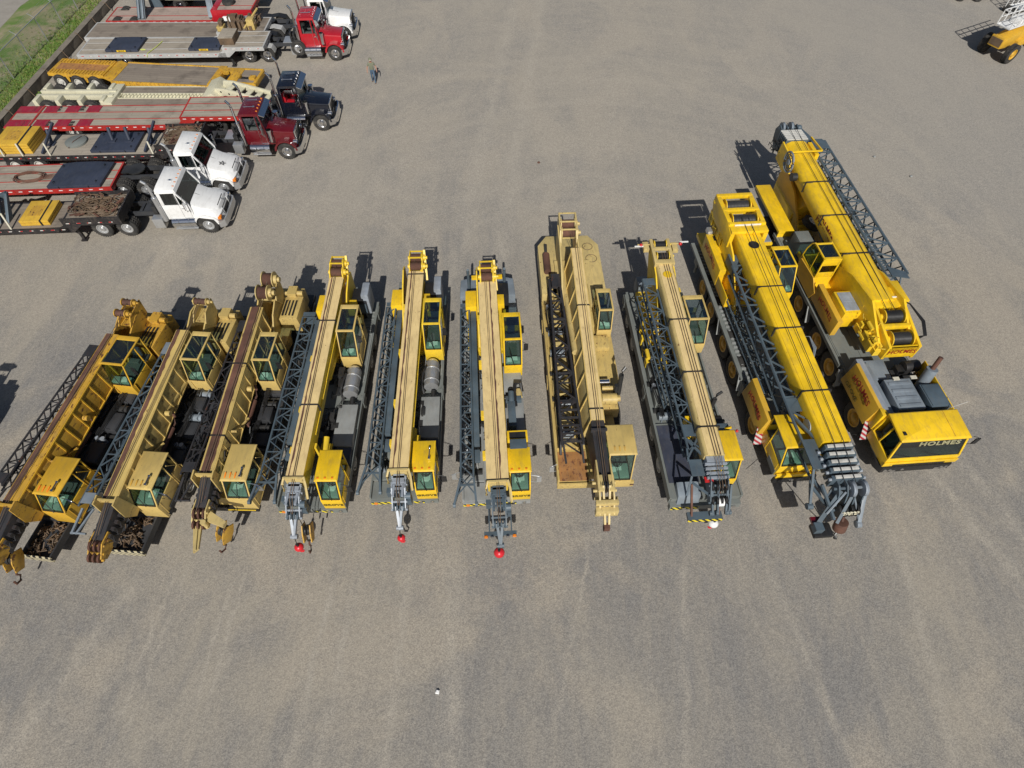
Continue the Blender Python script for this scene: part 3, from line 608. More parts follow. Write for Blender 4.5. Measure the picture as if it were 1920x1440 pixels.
def grey_jib(t, x0, x1, yr, yf, z, n=16, plate=True, feet=True, mat_='slate', h=.42, dx=0.0):
    j = MB(); j.lattice([(x0, yr, z-h), (x1, yr, z-h), (x1, yr, z), (x0, yr, z)], [(x0+dx-.05, yf+.8, z-h-.1), (x1+dx+.05, yf+.8, z-h-.1), (x1+dx+.05, yf+.8, z), (x0+dx-.05, yf+.8, z)], n, .042, .019)
    jo = j.build('lattice_jib', mat_, t)
    j = MB(); j.box(x0-.02, x1+.02, yr-.05, yr+.35, z-h, z-h+.05); j.box(x0-.02, x1+.02, yr+.1, yr+.3, z-.04, z)
    if feet:
        for s, xa, xb in ((-1, x0+dx-.05, x0+dx-.3), (1, x1+dx+.05, x1+dx+.12)):
            j.bar((xa, yf+.8, z), (xb, yf-.15, z-.2), .075); j.bar((xa, yf+.8, z-h), (xb, yf-.1, z-.3), .06); j.cyl((xb-.05, yf-.15, z-.25), (xb+.05, yf-.15, z-.25), .09, 10)
        j.bar((x0+dx-.1, yf+.55, z-.1), (x1+dx+.1, yf+.55, z-.1), .06); j.bar((x0+dx-.2, yf+.2, z-.2), (x1+dx, yf+.8, z-.05), .04); j.bar((x1+dx+.1, yf+.2, z-.2), (x0+dx, yf+.8, z-.05), .04)
    j.build('jib_foot', mat_, jo)
    if plate: q = MB(); q.box(x1+.06, x1+.3, yf+2.2, yr-.1, z-.28, z-.08); q.box(x1+.06, x1+.3, yf+1.6, yf+2.1, z-.45, z-.3); q.build('stowed_fly_section', mat_, jo, .01)
    return jo
def wheels(t, ys, x, r, w, rim, duals=(), side=None):
    for y in ys:
        for s in (-1, 1): wheel(t, s*x, y, r, w, rim, side=s, dual=y in duals)
def crane_b(loc, rz, label, P):
    """mid-size truck crane: tan-topped box boom down the middle, yellow cabs on the right, slate jib on the left"""
    t = root('truck_crane', label, 'truck crane', loc, rz, CR); sd = P['seed']; dk = P['deck']; rear = P.get('rear', 10.4)
    b = MB(); b.box(-.45, .45, .6, rear, .7, 1.0); b.box(-1.27, 1.27, 0.02, .75, .62, .95); b.box(-1.27, -.45, .75, 4.6, 1.0, 1.12)
    b.box(-1.27, 1.27, 4.4, 5.6, 1.0, 1.1); b.box(-1.27, 1.27, 8.9, rear, .95, 1.12); b.box(.5, 1.27, 5.6, 8.9, 1.0, 1.1); b.box(-1.27, -.5, 5.6, 8.9, 1.0, 1.1)
    for s in (-1, 1): b.box(s*1.27-.03, s*1.27+.03, .0, rear, .85, 1.14)
    b.build('carrier', dk, t)
    q = MB(); q.box(.47, 1.25, 2.35, 4.3, 1.1, 1.5); q.build('tool_box', 'deckpale', t, .02)
    q = MB(); q.box(.47, 1.25, 1.65, 2.3, 1.1, 1.42); q.box(.5, 1.2, 1.7, 2.28, 1.42, 1.44); q.build('battery_box', 'navy', t, .02)
    wheels(t, (2.1, 7.3, 8.6), 1.08, .52, .32, 'whiterim', (7.3, 8.6))
    outriggers(t, (4.9, rear-.5), 1.28, 1.0, dk)
    q = MB(); q.box(-1.28, 1.28, -.06, .015, .62, .9); bp = q.build('bumper', dk, t)
    q = MB(); q.box(-1.28, -.35, -.075, -.062, .66, .82); q.box(.1, .75, -.075, -.062, .66, .82); q.build('hazard_stripe', 'hazard', bp)
    for x in (-1.1, .3, .62, 1.05): q = MB(); q.cyl((x, -.1, .76), (x, -.076, .76), .075, 12); q.build('headlight', 'chrome' if x > .1 else 'amber', bp)
    c = cab(t, 'cab', .5, 1.28, .3, P.get('cyr', 1.5), .92, 1.62, 2.68, fo=.32, body='yellow', side=1, seed=sd, lowfront=.0)
    text('GROVE', .17, 'ink', c, frame((.89, .3-.32-.026, 1.22), (1, 0, 0), (0, 0.03, 1)), bold=.006, widen=1.25, spacing=1.1)
    for x in (.6, .86, 1.12): q = MB(); q.box(x-.04, x+.04, .34, .4, 2.66, 2.7); q.build('marker_light', 'amber', c)
    if P.get('roofpipe'): q = MB(); q.cyl((1.1, .75, 2.76), (1.1, 1.15, 2.76), .022, 8); q.cyl((1.1, .68, 2.76), (1.1, .78, 2.76), .05, 10); q.sphere((1.1, 1.16, 2.76), .05); q.build('air_horn', 'chrome', c)
    if P.get('roofvent'):
        q = MB(); q.prism('x', [(1.62, 2.66), (1.35, 2.70), (1.2, 2.69), (1.2, 2.672)], .58, 1.2); q.build('roof_vent', 'slate', c)
        q = MB(); q.box(.5, 1.28, 1.66, 2.1, 1.0, 2.5); q.build('cab_extension', 'yellow', c, .02)
        q = MB(); q.box(.58, 1.2, 1.75, 2.02, 2.502, 2.512); q.build('grille', 'black', c)
    mirror(c, 1.3, .35, 1.95, 1, 'black' if not P.get('roofvent') else 'galv', .3)
    if P.get('roofvent'): mirror(t, -1.28, .9, 1.4, -1, 'galv', .3)
    # boom rest, exhaust and pumps between cab and tank
    q = MB(); q.box(.18, .26, 1.7, 1.9, 1.0, 2.5); q.box(.1, .55, 1.9, 2.4, 1.0, 1.6); q.cyl((.3, 2.0, 1.6), (.3, 2.6, 1.75), .13, 10); q.build('boom_rest', 'yellow2', t)
    machinery(t, .42, .6, 1.9, 4.2, 1.0, 1.6, 10, sd+3)
    machinery(t, -.5, .42, 1.0, 6.8, 1.05, 1.6, 40, sd+4); deck_fit(t, sd, -1.15, -.55, 1.0, 6.8, 1.13, dk, 5)
    q = MB()
    for k in range(7): q.bar((.52, 8.4+k*.22, 1.14), (1.2, 8.4+k*.22, 1.14), .03, .02)
    for x in (.5, 1.22): q.bar((x, 5.7, 1.16), (x, 8.9, 1.16), .03, .03)
    q.build('tread_strip', 'deckpale', t)
    if not P.get('engine'):
        q = MB(); q.cyl((.86, 4.75, 1.55), (.86, 5.95, 1.55), .3, 18); q.sphere((.86, 5.95, 1.55), .29, 14, .9); q.lathe((.86, 5.0, 1.55), 'y', [(.31, 0), (.325, .03), (.31, .06)], 18); q.lathe((.86, 5.6, 1.55), 'y', [(.31, 0), (.325, .03), (.31, .06)], 18); q.build('air_tank', 'alu', t)
        q = MB(); q.tube([(.55, 4.6, 1.3), (.45, 4.9, 1.6), (.5, 5.3, 1.75), (.65, 5.6, 1.9)], .05); q.cyl((.95, 4.35, 1.35), (.95, 4.65, 1.45), .1, 10); q.cyl((1.05, 4.2, 1.35), (1.05, 4.4, 1.4), .08, 10); q.build('hydraulic_pump', 'grease', t)
        q = MB(); q.sphere((1.05, 4.12, 1.38), .11); q.build('filler_cap', 'yellow2', t)
    else:
        q = MB(); q.box(.5, 1.26, 4.7, 5.9, 1.1, 1.55); q.build('deck_box', 'deckpale', t, .02)
        q = MB(); q.box(.62, .92, 2.7, 3.9, 1.3, 1.85); q.cyl((.78, 3.9, 1.75), (.78, 4.35, 1.85), .13, 12); q.box(.55, 1.2, 4.0, 4.25, 1.2, 1.7); q.build('engine', 'slate', t, .015)
        q = MB(); q.tube([(.95, 3.8, 1.6), (.92, 4.4, 1.75), (.98, 4.75, 1.85), (1.2, 4.8, 1.8), (1.25, 4.5, 1.6)], .075, 8); q.build('air_duct', 'black', t)
        q = MB(); q.cyl((1.1, 4.25, 1.55), (1.1, 4.6, 1.55), .16, 14); q.build('air_cleaner', 'sand', t)
    ox = P.get('ox', .33); oy = P.get('oy', 6.75); oc = cab(t, 'operator_cab', ox, ox+.77, oy, oy+1.45, 1.35, 2.05, 3.3, fo=.42, body=P['ocab'], glassroof=True, side=1, seed=sd+1, steer=False, gmat='glass')
    mirror(oc, ox+.77, oy-.05, 2.9, 1, 'black', .15)
    q = MB(); q.cyl((0, 7.6, 1.1), (0, 7.6, 1.4), .85, 24); q.box(-.95, .8, 6.9, 10.2, 1.4, 1.55)
    for s in (-1, 1): q.prism('x', [(7.0, 1.55), (8.2, 2.4), (9.2, 3.0), (10.0, 3.25), (10.4, 3.1), (10.4, 1.55)], -.05+s*.4-.03, -.05+s*.4+.03)
    q.build('turntable', 'yellow2', t)
    q = MB(); q.box(-1.0, -.5, 8.5, 9.5, 1.55, 2.55); q.build('side_tank', 'yellow', t, .04)
    q = MB(); q.box(.4, .72, 8.55, 9.15, 2.2, 2.6); q.build('side_box', 'yellow', t, .02)
    q = MB(); q.box(.45, .95, 9.2, 9.95, 1.3, 2.5); q.build('hydraulic_tank', 'black', t, .03)
    if not P.get('engine'): q = MB(); q.prism('z', [(.86, 9.3), (1.2, 9.3), (1.2, 10.15), (.86, 10.15)], 1.5, 2.7); q.build('muffler', 'palesteel', t, .07)
    cw = MB()
    if P.get('bigcwt'): cw.prism('z', [(-1.3, 9.9), (1.3, 9.9), (1.25, 11.0), (.9, 11.1), (-.9, 11.1), (-1.25, 11.0)], 1.2, 1.75)
    else: cw.box(-.85, .85, 9.95, 10.55, 1.2, 2.0)
    cw.build('counterweight', 'greysteel' if P.get('bigcwt') else dk, t, .05)
    if P.get('bigcwt'):
        for x in (-.85, .8):
            q = MB(); q.cyl((x, 10.35, 1.75), (x, 10.3, 3.0), .065, 10); q.cyl((x, 10.3, 3.0), (x, 10.22, 3.12), .06, 10); q.build('exhaust_pipe', 'slate', t)
        q = MB(); q.box(-.7, .7, 10.2, 10.35, 2.5, 2.65); q.build('exhaust_bracket', 'yellow', t)
    bf = P['bf']
    br = P.get('br', 9.95); bo, at = beam_boom(t, P['bxr'], bf, br, 2.98, 3.2, P['wt'], P['wt']-.06, .85, 'yellow2', 'tan', dx=P['bxf']-P['bxr'], taper=P.get('tp', 1.0), steps=P['steps'], flange=(P['fl'], P['fl']+.05, 'rust'))
    q = MB(); q.cyl((0, 8.4, 1.7), (0, 5.2, 2.1), .15, 12); q.build('lift_cylinder', 'yellow2', t)
    q = MB()
    for tt in (.12, .3, .55, .8): q.box(*sorted((at(tt, -1, .3).x-.13, at(tt, -1, .3).x-.01)), at(tt, 0, 0).y-.12, at(tt, 0, 0).y+.12, at(tt, 0, 0).z-.45, at(tt, 0, 0).z-.12)
    for tt in (.2, .45): q.bar(at(tt, 1, .45, .03), at(tt+.3, 1, .5, .03), .04)
    q.build('boom_bracket', 'yellow2', bo)
    bx = P['bxf']; hm = P['head']
    q = MB(); q.box(bx-.3, bx+.3, bf-.12, bf-.01, 2.35, 3.0); q.bar((bx-.36, bf-.05, 3.02), (bx+.36, bf-.05, 3.02), .07, .09)
    q.tube([(bx+.34, bf-.02, 3.05), (bx+.42, bf-.25, 2.9), (bx+.46, bf-.6, 2.5)], .05); q.tube([(bx-.34, bf-.02, 3.05), (bx-.42, bf-.2, 2.85), (bx-.42, bf-.3, 2.5)], .05); q.build('boom_collar', 'sand', bo)
    L = P['hl']
    q = MB()
    q.box(bx-.2, bx+.2, bf-.45, bf-.13, 2.3, 2.86)
    for k in range(3): q.box(bx-.27, bx+.27, bf-.28-k*.2, bf-.20-k*.2, 2.78-.05*k, 2.86-.05*k)
    q.build('inner_boom', hm, bo)
    hd = dished_head(t, bx, bf-.45, 2.74, .46, L, .45, hm, 'slate', 4, rr=.19)
    q = MB()
    for s in (-1, 1): q.bar((bx+s*.1, bf-.45-L+.1, 2.3), (bx, bf-.45-L-.55, 1.75), .09, .12); q.box(bx+s*.16-.04, bx+s*.16+.04, bf-.95, bf-.5, 2.72, 2.8)
    q.cyl((bx-.12, bf-.95-L, 1.78), (bx+.12, bf-.95-L, 1.78), .09, 12); q.build('head_nose', hm, hd)
    q = MB(); q.box(bx+.22, bx+.42, bf-.95, bf-.7, 2.0, 2.35); q.cyl((bx+.22, bf-.8, 2.5), (bx+.42, bf-.8, 2.5), .14, 12); q.box(bx-.45, bx-.28, bf-.7, bf-.5, 2.2, 2.55); q.build('tip_gear', 'slate', hd)
    rx = .06
    drum(t, P['bxr'], br+.22, 3.3, .5, .19, 'yellow2', 'rust'); drum(t, P['bxr']-.02, br+.68, 3.38, .48, .19, 'yellow2', 'rust')
    q = MB()
    for s in (-1, 1): q.prism('x', [(br-.15, 2.9), (br-.05, 3.3), (br+.45, 3.62), (br+1.0, 3.55), (br+1.0, 3.0), (br+.55, 2.6)], P['bxr']+s*.29-.02, P['bxr']+s*.29+.02)
    q.bar((P['bxr']-.3, br+.45, 3.6), (P['bxr']+.3, br+.45, 3.6), .05); q.bar((P['bxr']-.3, br+.97, 3.5), (P['bxr']+.3, br+.97, 3.5), .05); q.bar((P['bxr']+.34, br+.95, 3.6), (P['bxr']+.42, br+.05, 2.6), .09, .12); q.build('winch_frame', 'yellow2', t)
    ropes(t, [[(P['bxr']-.12+k*rx, br+.25+.4*(k % 2), 3.5), (P['bxr']-.1+k*rx, br-.05, 3.26), (bx-.03+k*rx, bf, 3.05), (bx-.05+k*.1, bf-.75, 2.88), (bx-.02+k*.05, bf-.4-L, 2.45)] for k in range(2)])
    grey_jib(t, P['jx'][0], P['jx'][1], P['jr'], P['jf'], P.get('jz', 2.3), dx=P.get('jd', 0))
    return t
crane_b((-7.55, 9.28, 0), .4, 'yellow-cabbed truck crane with cream operator cab and tan boom, fourth from the left', dict(seed=11, wt=.6, deck='deck', ocab='creamclean', bxr=-.15, bxf=-.12, bf=.25, steps=(.31, .74), fl=-.22, head='palesteel', hl=.75, jx=(-1.6, -1.1), jr=8.4, jf=-.1, jz=2.3))
crane_b((-4.1, 9.65, 0), 1.8, 'yellow truck crane with roof horn and worn groove along its tan boom', dict(seed=12, wt=.66, ox=.56, deck='deck', ocab='yellow2', roofpipe=True, bxr=.13, bxf=.08, bf=.2, steps=(.98,), fl=-.22, head='palesteel', hl=.75, jx=(-1.2, -.8), jr=8.6, jf=-.1, jz=2.35))
crane_b((-.58, 9.6, 0), 3.2, 'yellow truck crane with upright twin exhausts over a wide grey counterweight', dict(seed=13, wt=.76, ox=.56, oy=5.95, cyr=1.25, br=9.35, deck='deckpale', ocab='yellow', engine=True, roofvent=True, bigcwt=True, bxr=.0, bxf=.07, bf=-.2, steps=(.002,), fl=.08, head='slate', hl=.95, jx=(-1.22, -.85), jr=8.6, jf=-.5, jz=2.35))
# front light bar of the sixth crane
def front_bar(loc, rz):
    t = [o for o in bpy.data.objects if o.get('label', '').startswith('yellow truck crane with upright')][0]
    b = MB(); b.box(-.52, .68, -1.35, -1.2, .75, .83)
    for s in (-.32, .5): b.bar((s, -1.3, .8), (s, -.1, .85), .05)
    lb = b.build('light_bar', 'slate', t)
    for x, m_ in ((-.45, 'amber'), (-.22, 'chrome'), (.35, 'chrome'), (.6, 'amber')): q = MB(); q.cyl((x, -1.42, .79), (x, -1.36, .79), .075, 12); q.build('headlight' if m_ == 'chrome' else 'marker_light', m_, lb)
front_bar(0, 0)
def holmes(parent, o, x, y, size=.5, sub=True):
    m = frame(o, x, y)
    text('HOLMES', size, 'logo', parent, m, bold=.01, arc=size*.45, slant=.1, spacing=.9)

def crane_c(loc, rz):
    """old wide cream crane with a black nose and black jib"""
    t = root('truck_crane', 'wide cream crane with black lattice jib and black boom nose, seventh from left', 'truck crane', loc, rz, CR)
    b = MB(); b.box(-.5, .5, .4, 12.8, .7, 1.1); b.box(-1.48, -.25, .05, 1.5, 1.0, 1.12); b.box(-1.48, -.55, 1.5, 9.2, 1.0, 1.35)
    b.box(.45, 1.42, 3.9, 9.0, 1.1, 1.65); b.box(-1.5, 1.45, .0, .12, .75, 1.12); b.box(-1.52, -1.44, .0, 9.2, 1.0, 1.5)
    b.build('carrier', 'cream', t, .015)
    q = MB(); q.box(-1.4, -.3, .14, 1.4, 1.122, 1.135); q.build('rusty_deck_plate', paint('rusty_orange_deck', (.36, .17, .055), .75, dirt=.6, rust=.6, rcol=(.15, .06, .03), fade=.3), t)
    q = MB(); q.prism('z', [(-1.5, 9.3), (-1.5, 12.6), (-1.05, 13.3), (1.05, 13.3), (1.5, 12.6), (1.5, 9.3)], 1.15, 1.9); q.box(.5, 1.45, 8.6, 9.3, 1.3, 1.85); q.build('rear_deck', 'sand', t, .03)
    for (cx, cy, r) in ((.95, 12.45, .25), (1.05, 11.6, .27)):
        q = MB(); q.tube([(cx+r*math.cos(a*.5236), cy+r*math.sin(a*.5236), 1.925) for a in range(13)], .013, 5); q.build('hose_loop', 'oldrope', t)
    q = MB(); q.cyl((-1.15, 10.6, 2.05), (-1.15, 11.8, 2.05), .17, 14); q.build('muffler', 'rust', t)
    q = MB(); q.cyl((-1.15, 11.8, 2.1), (-1.15, 12.2, 2.35), .06, 8); q.build('exhaust_pipe', 'grease', t)
    wheels(t, (2.0, 3.4, 9.6, 11.0, 12.4), 1.22, .55, .35, 'cream', (9.6, 11.0, 12.4)); outriggers(t, (5.0, 8.2), 1.5, 1.0, 'cream')
    c = cab(t, 'cab', .3, 1.28, .25, 1.45, .85, 1.4, 3.0, fo=.3, body='creamclean', side=1, seed=21, gmat='glass')
    q = MB(); q.prism('x', [(1.48, 2.95), (1.8, 2.3), (1.8, 1.3), (1.48, 1.3)], .25, 1.1); q.build('cab_back', 'cream', c, .02)
    for x in (.5, .68, .86): q = MB(); q.prism('x', [(.36, 3.01), (.52, 3.05), (.55, 3.0), (.34, 3.0)], x-.02, x+.02); q.build('marker_light', 'ochre', c)
    q = MB(); q.bar((.5, -.03, .98), (1.45, -.03, .98), .03); q.build('bumper_edge', 'rust', c)
    mirror(c, 1.22, .7, 2.3, 1, 'galv', .2); mirror(t, -1.5, .6, 1.4, -1, 'galv', .2)
    q = MB(); q.box(.45, 1.2, 2.9, 4.0, 1.2, 1.7); q.box(.5, 1.0, 2.35, 2.9, 1.0, 1.4); q.build('engine_cover', 'cream', t, .03)
    q = MB(); q.cyl((.5, 3.3, 2.0), (1.1, 3.3, 2.0), .24, 16); q.cyl((1.1, 3.3, 2.0), (1.25, 3.3, 2.0), .12, 12); q.cyl((.6, 3.9, 1.9), (1.1, 3.9, 1.9), .1, 12); q.build('air_cleaner', 'cream', t)
    q = MB(); q.cyl((.35, 4.25, 1.85), (.95, 4.25, 1.85), .13, 14); q.build('silencer', 'chrome', t)
    q = MB(); q.cyl((1.28, 3.75, 1.7), (1.28, 3.9, 2.8), .1, 12); q.cyl((1.13, 3.7, 1.7), (1.13, 3.75, 2.3), .09, 12); q.tube([(1.28, 3.9, 2.8), (1.3, 3.95, 3.0), (1.42, 4.05, 3.1)], .065, 8); q.build('exhaust_stack', 'grease', t)
    machinery(t, -.5, .5, 1.8, 8.8, 1.36, 1.75, 40, 23, 'sand', 'valves_and_pipes'); deck_fit(t, 23, -1.4, -.65, 1.8, 9.0, 1.36, 'sand', 5); machinery(t, -.5, .5, 1.5, 6, 1.1, 1.7, 40, 24)
    q = MB(); q.cyl((0, 9.4, 1.4), (0, 9.4, 1.9), 1.0, 28); q.box(-.8, .9, 8.4, 11.3, 1.9, 2.1)
    for s in (-1, 1): q.prism('x', [(8.6, 2.1), (9.6, 2.9), (11.0, 3.4), (12.2, 3.5), (12.2, 2.1)], -.2+s*.42-.03, -.2+s*.42+.03)
    q.build('turntable', 'sand', t)
    oc = cab(t, 'operator_cab', .72, 1.36, 7.05, 8.3, 1.7, 2.15, 3.2, fo=.25, body='creamclean', glassroof=True, side=1, seed=22, steer=False)
    q = MB(); q.box(.5, 1.2, 6.0, 6.7, 1.67, 1.95); q.build('cab_step', 'cream', oc, .02)
    q = MB(); q.box(.3, .55, 6.7, 9.2, 1.9, 2.6); q.build('side_panel', 'cream', t, .02)
    bo, at = beam_boom(t, .1, 1.7, 10.7, 3.05, 3.4, .44, .9, 1.25, 'sand', 'tan', dx=-.08, rib=1.1, ribmat='creamclean', steps=(.05, .62,))
    q = MB()
    for k in range(26): a = at(k/26, .55, 0, 0); q.box(a.x-.02, a.x+.02, a.y-.05, a.y+.05, a.z+.02, a.z+.05)
    a, b2 = at(0, .55, 0), at(1, .55, 0); q.bar((a.x, a.y, a.z+.05), (b2.x, b2.y, b2.z+.05), .03); q.build('hose_rail', 'sand', bo)
    q = MB(); q.cyl((-.4, 9, 2.0), (-.35, 5.5, 2.3), .16, 12); q.build('lift_cylinder', 'sand', t)
    f = at(0, 0, 0); nf = -.45
    q = MB(); q.loft([[(f.x-.34, 1.7, 1.95), (f.x-.25, 1.7, 2.98), (f.x+.25, 1.7, 2.98), (f.x+.34, 1.7, 1.95)], [(f.x-.27, nf, 2.2), (f.x-.2, nf, 2.8), (f.x+.2, nf, 2.8), (f.x+.27, nf, 2.2)]])
    q.box(f.x-.3, f.x+.3, 1.2, 1.28, 2.9, 3.1)
    for s in (-.1, 0, .1): q.bar((f.x+s, 1.2, 3.0), (f.x+s, nf, 2.82), .03)
    q.build('inner_boom', 'blacklat', bo)
    q = MB()
    for s in (-1, 1): q.prism('x', [(nf+.5, 2.95), (nf-.3, 3.0), (nf-.9, 2.8), (nf-1.35, 2.3), (nf-1.2, 2.0), (nf-.4, 2.0), (nf+.2, 2.2)], f.x+s*.25-.03, f.x+s*.25+.03); q.box(f.x+s*.2-.1, f.x+s*.2+.1, nf-.7, nf-.1, 2.8, 2.95)
    q.box(f.x-.4, f.x+.4, nf-1.1, nf-.95, 2.5, 2.72); q.box(f.x-.4, f.x+.4, nf-1.3, nf-1.12, 2.1, 2.5)
    for k in range(3): q.cyl((f.x-.42, nf-.2-.3*k, 2.5), (f.x+.42, nf-.2-.3*k, 2.5), .06, 8)
    hd = q.build('boom_head', 'sand', bo, .008)
    q = MB(); sheaves(q, f.x, nf-.45, 2.75, .24, 4, .08, .11); q.build('sheave', 'grease', hd)
    q = MB()
    for s in (-.12, .12): q.bar((f.x+s, nf-.5, 2.95), (f.x+s*.6, nf-1.55, 2.0), .07, .14)
    q.build('head_nose', 'sand', hd); q = MB(); q.box(f.x-.1, f.x+.1, nf-1.72, nf-1.5, 1.75, 2.0); q.cyl((f.x-.1, nf-1.6, 1.7), (f.x+.1, nf-1.6, 1.7), .1, 10); q.build('wedge_socket', 'rust', hd)
    drum(t, -.18, 11.6, 3.55, .6, .21, 'sand', 'rust'); drum(t, -.18, 12.15, 3.6, .6, .21, 'sand', 'rust')
    q = MB()
    for s in (-1, 1): q.prism('x', [(11.2, 3.3), (11.6, 3.8), (12.6, 3.9), (12.7, 3.3), (12.3, 2.4), (11.2, 2.3)], -.18+s*.38-.04, -.18+s*.38+.04)
    for y in (11.45, 12.0, 12.6): q.bar((-.58, y, 3.86), (.22, y, 3.86), .06)
    q.build('winch_frame', 'sand', t, .01)
    ropes(t, [[(-.2+k*.12, 11.65, 3.76), (.05+k*.1, 10.7, 3.45), (f.x-.05+k*.08, 1.5, 3.12), (f.x-.04+k*.08, nf, 2.95), (f.x-.04+k*.08, nf-.8, 2.9)] for k in range(2)])
    q = MB(); q.lattice([(-1.2, 9.4, 2.2), (-.75, 9.4, 2.2), (-.75, 9.4, 2.75), (-1.2, 9.4, 2.75)], [(-1.35, .9, 1.85), (-.55, .9, 1.85), (-.55, .9, 2.6), (-1.35, .9, 2.6)], 13, .055, .028); j = q.build('lattice_jib', 'blacklat', t)
    q = MB(); q.box(-1.12, -.73, 9.3, 9.9, 2.3, 2.35); q.box(-1.12, -.73, 8.9, 9.7, 2.76, 2.8); q.bar((-1.3, .9, 2.6), (-1.25, .2, 2.45), .07); q.bar((-.62, .9, 2.6), (-.6, .2, 2.45), .07); q.box(-1.2, -.7, 6.9, 7.0, 2.78, 2.84)
    for k in range(6): q.box(-1.32, -.6, 1.0+k*.35, 1.06+k*.35, 2.58, 2.66)
    q.build('jib_foot', 'blacklat', j)
    return t
crane_c((3.25, 10.2, 0), 2.2)
T7 = bpy.data.objects[-1] if False else None

def crane_d(loc, rz):
    t = root('truck_crane', 'crane with rounded tan boom, blue-grey jib and navy front deck, eighth from the left', 'truck crane', loc, rz, CR)
    b = MB(); b.box(-.45, .45, .6, 11.0, .7, 1.1); b.box(-1.35, 1.35, .1, 3.4, .9, 1.28)
    for s in (-1, 1): b.box(s*1.35-.04, s*1.35+.04, 0.1, 10.6, .95, 1.35)
    b.box(-1.3, -.5, 3.4, 10.4, 1.05, 1.2); b.box(.5, 1.3, 3.4, 10.4, 1.05, 1.2); b.box(-1.3, 1.3, 10.3, 10.8, 1.0, 1.3); b.build('carrier', 'deck', t)
    q = MB(); q.box(-1.28, -.1, .75, 3.3, 1.285, 1.30); q.build('deck_plate', 'navy', t)
    q = MB(); q.prism('x', [(-.02, 1.0), (.1, 1.5), (.62, 1.62), (.62, 1.0)], -1.1, -.25); q.build('front_box', 'greysteel', t, .02)
    q = MB(); q.box(-1.35, 1.35, -.1, .09, .7, 1.02); bp = q.build('bumper', 'deck', t); q = MB(); q.box(-1.3, -.25, -.115, -.103, .76, .95); q.build('hazard_stripe', 'hazard', bp)
    for x in (-.8, 1.1): q = MB(); q.cyl((x, -.14, .86), (x, -.116, .86), .08, 12); q.build('headlight', 'chrome', bp)
    wheels(t, (1.9, 3.4, 8.2, 9.6), 1.15, .55, .35, 'whiterim', (8.2, 9.6)); outriggers(t, (5.2, 10.5), 1.36, 1.1, 'deck')
    c = cab(t, 'cab', .45, 1.15, .9, 2.1, 1.0, 1.7, 2.75, fo=.3, body='yellow', side=1, seed=31)
    q = MB(); q.box(.5, 1.1, 2.13, 2.55, 1.4, 2.55); q.build('air_intake', 'slate', c, .05); q = MB(); q.sphere((1.2, 2.0, 2.85), .06); q.build('beacon', 'lampred', c)
    q = MB(); q.tube([(1.37, .7, 2.3), (1.75, .9, 2.7)], .012); q.build('antenna', 'black', c)
    q = MB(); q.tube([(.5, 2.5, 2.2), (.9, 2.3, 2.5), (1.1, 2.25, 2.7)], .06); q.box(-.5, -.2, 2.2, 2.9, 2.0, 2.6); q.build('boom_rest', 'yellow', t)
    q = MB(); q.cyl((.8, 3.0, 1.9), (1.1, 3.0, 1.9), .26, 16); q.cyl((1.1, 3.0, 1.9), (1.25, 3.0, 1.9), .1, 12); q.build('air_cleaner', 'black', t); q = MB(); q.cyl((.8, 3.55, 1.5), (.9, 3.7, 2.5), .09, 12); q.tube([(.9, 3.7, 2.5), (.95, 3.75, 2.7), (1.15, 3.85, 2.75)], .06, 8); q.cyl((.68, 3.5, 1.5), (.7, 3.5, 2.2), .07, 10); q.build('exhaust_stack', 'grease', t)
    machinery(t, -.5, .5, 3.6, 8.2, 1.2, 1.75, 40, 33); deck_fit(t, 33, -1.2, -.6, 3.5, 8.2, 1.21, 'deck', 6); deck_fit(t, 36, .6, 1.2, 4.0, 7.6, 1.21, 'deck', 4); machinery(t, -1.2, -.3, 5.5, 8.5, 1.3, 2.1, 30, 34, 'yellow2', 'outrigger_valves')
    q = MB(); q.cyl((0, 8.2, 1.2), (0, 8.2, 1.5), .95, 28); q.box(-.95, .8, 7.4, 10.4, 1.5, 1.7)
    for s in (-1, 1): q.prism('x', [(7.6, 1.7), (8.6, 2.6), (9.8, 3.35), (11.2, 3.65), (11.4, 3.3), (10.4, 1.7)], -.0+s*.42-.03, s*.42+.03)
    q.build('turntable', 'yellow2', t)
    oc = cab(t, 'operator_cab', .48, 1.35, 7.2, 8.55, 1.5, 2.1, 3.3, fo=-.02+.42, body='creamclean', glassroof=True, side=1, seed=32, steer=False)
    q = MB(); q.box(.5, .85, 9.6, 9.85, 2.4, 2.45); q.box(.5, .95, 9.2, 9.3, 2.4, 2.45); q.build('walk_plate', 'yellow2', t); q = MB(); q.box(.5, 1.05, 8.65, 9.1, 1.5, 2.3); q.build('hydraulic_tank', 'deck', t, .03); q = MB(); q.box(-.9, .9, 10.4, 11.0, 1.3, 2.1); q.build('counterweight', 'greysteel', t, .03)
    bo, at = beam_boom(t, 0, .9, 10.3, 3.15, 3.55, .76, .68, .8, 'sand', 'tan', dx=.03, steps=(.12, .38, .66), round_=.1)
    q = MB(); q.lathe((0, 9.6, 3.56), 'z', [(.001, 0), (.2, 0), (.2, .01), (.001, .01)], 20); q.build('round_decal', 'yellow', bo)
    q = MB(); q.cyl((0, 8.4, 2.0), (0, 5.2, 2.3), .16, 12); q.build('lift_cylinder', 'yellow2', t)
    q = MB()
    for s in (-1, 1): q.prism('x', [(10.2, 3.2), (10.2, 3.65), (11.7, 3.75), (11.7, 3.4)], s*.38-.07, s*.38+.07)
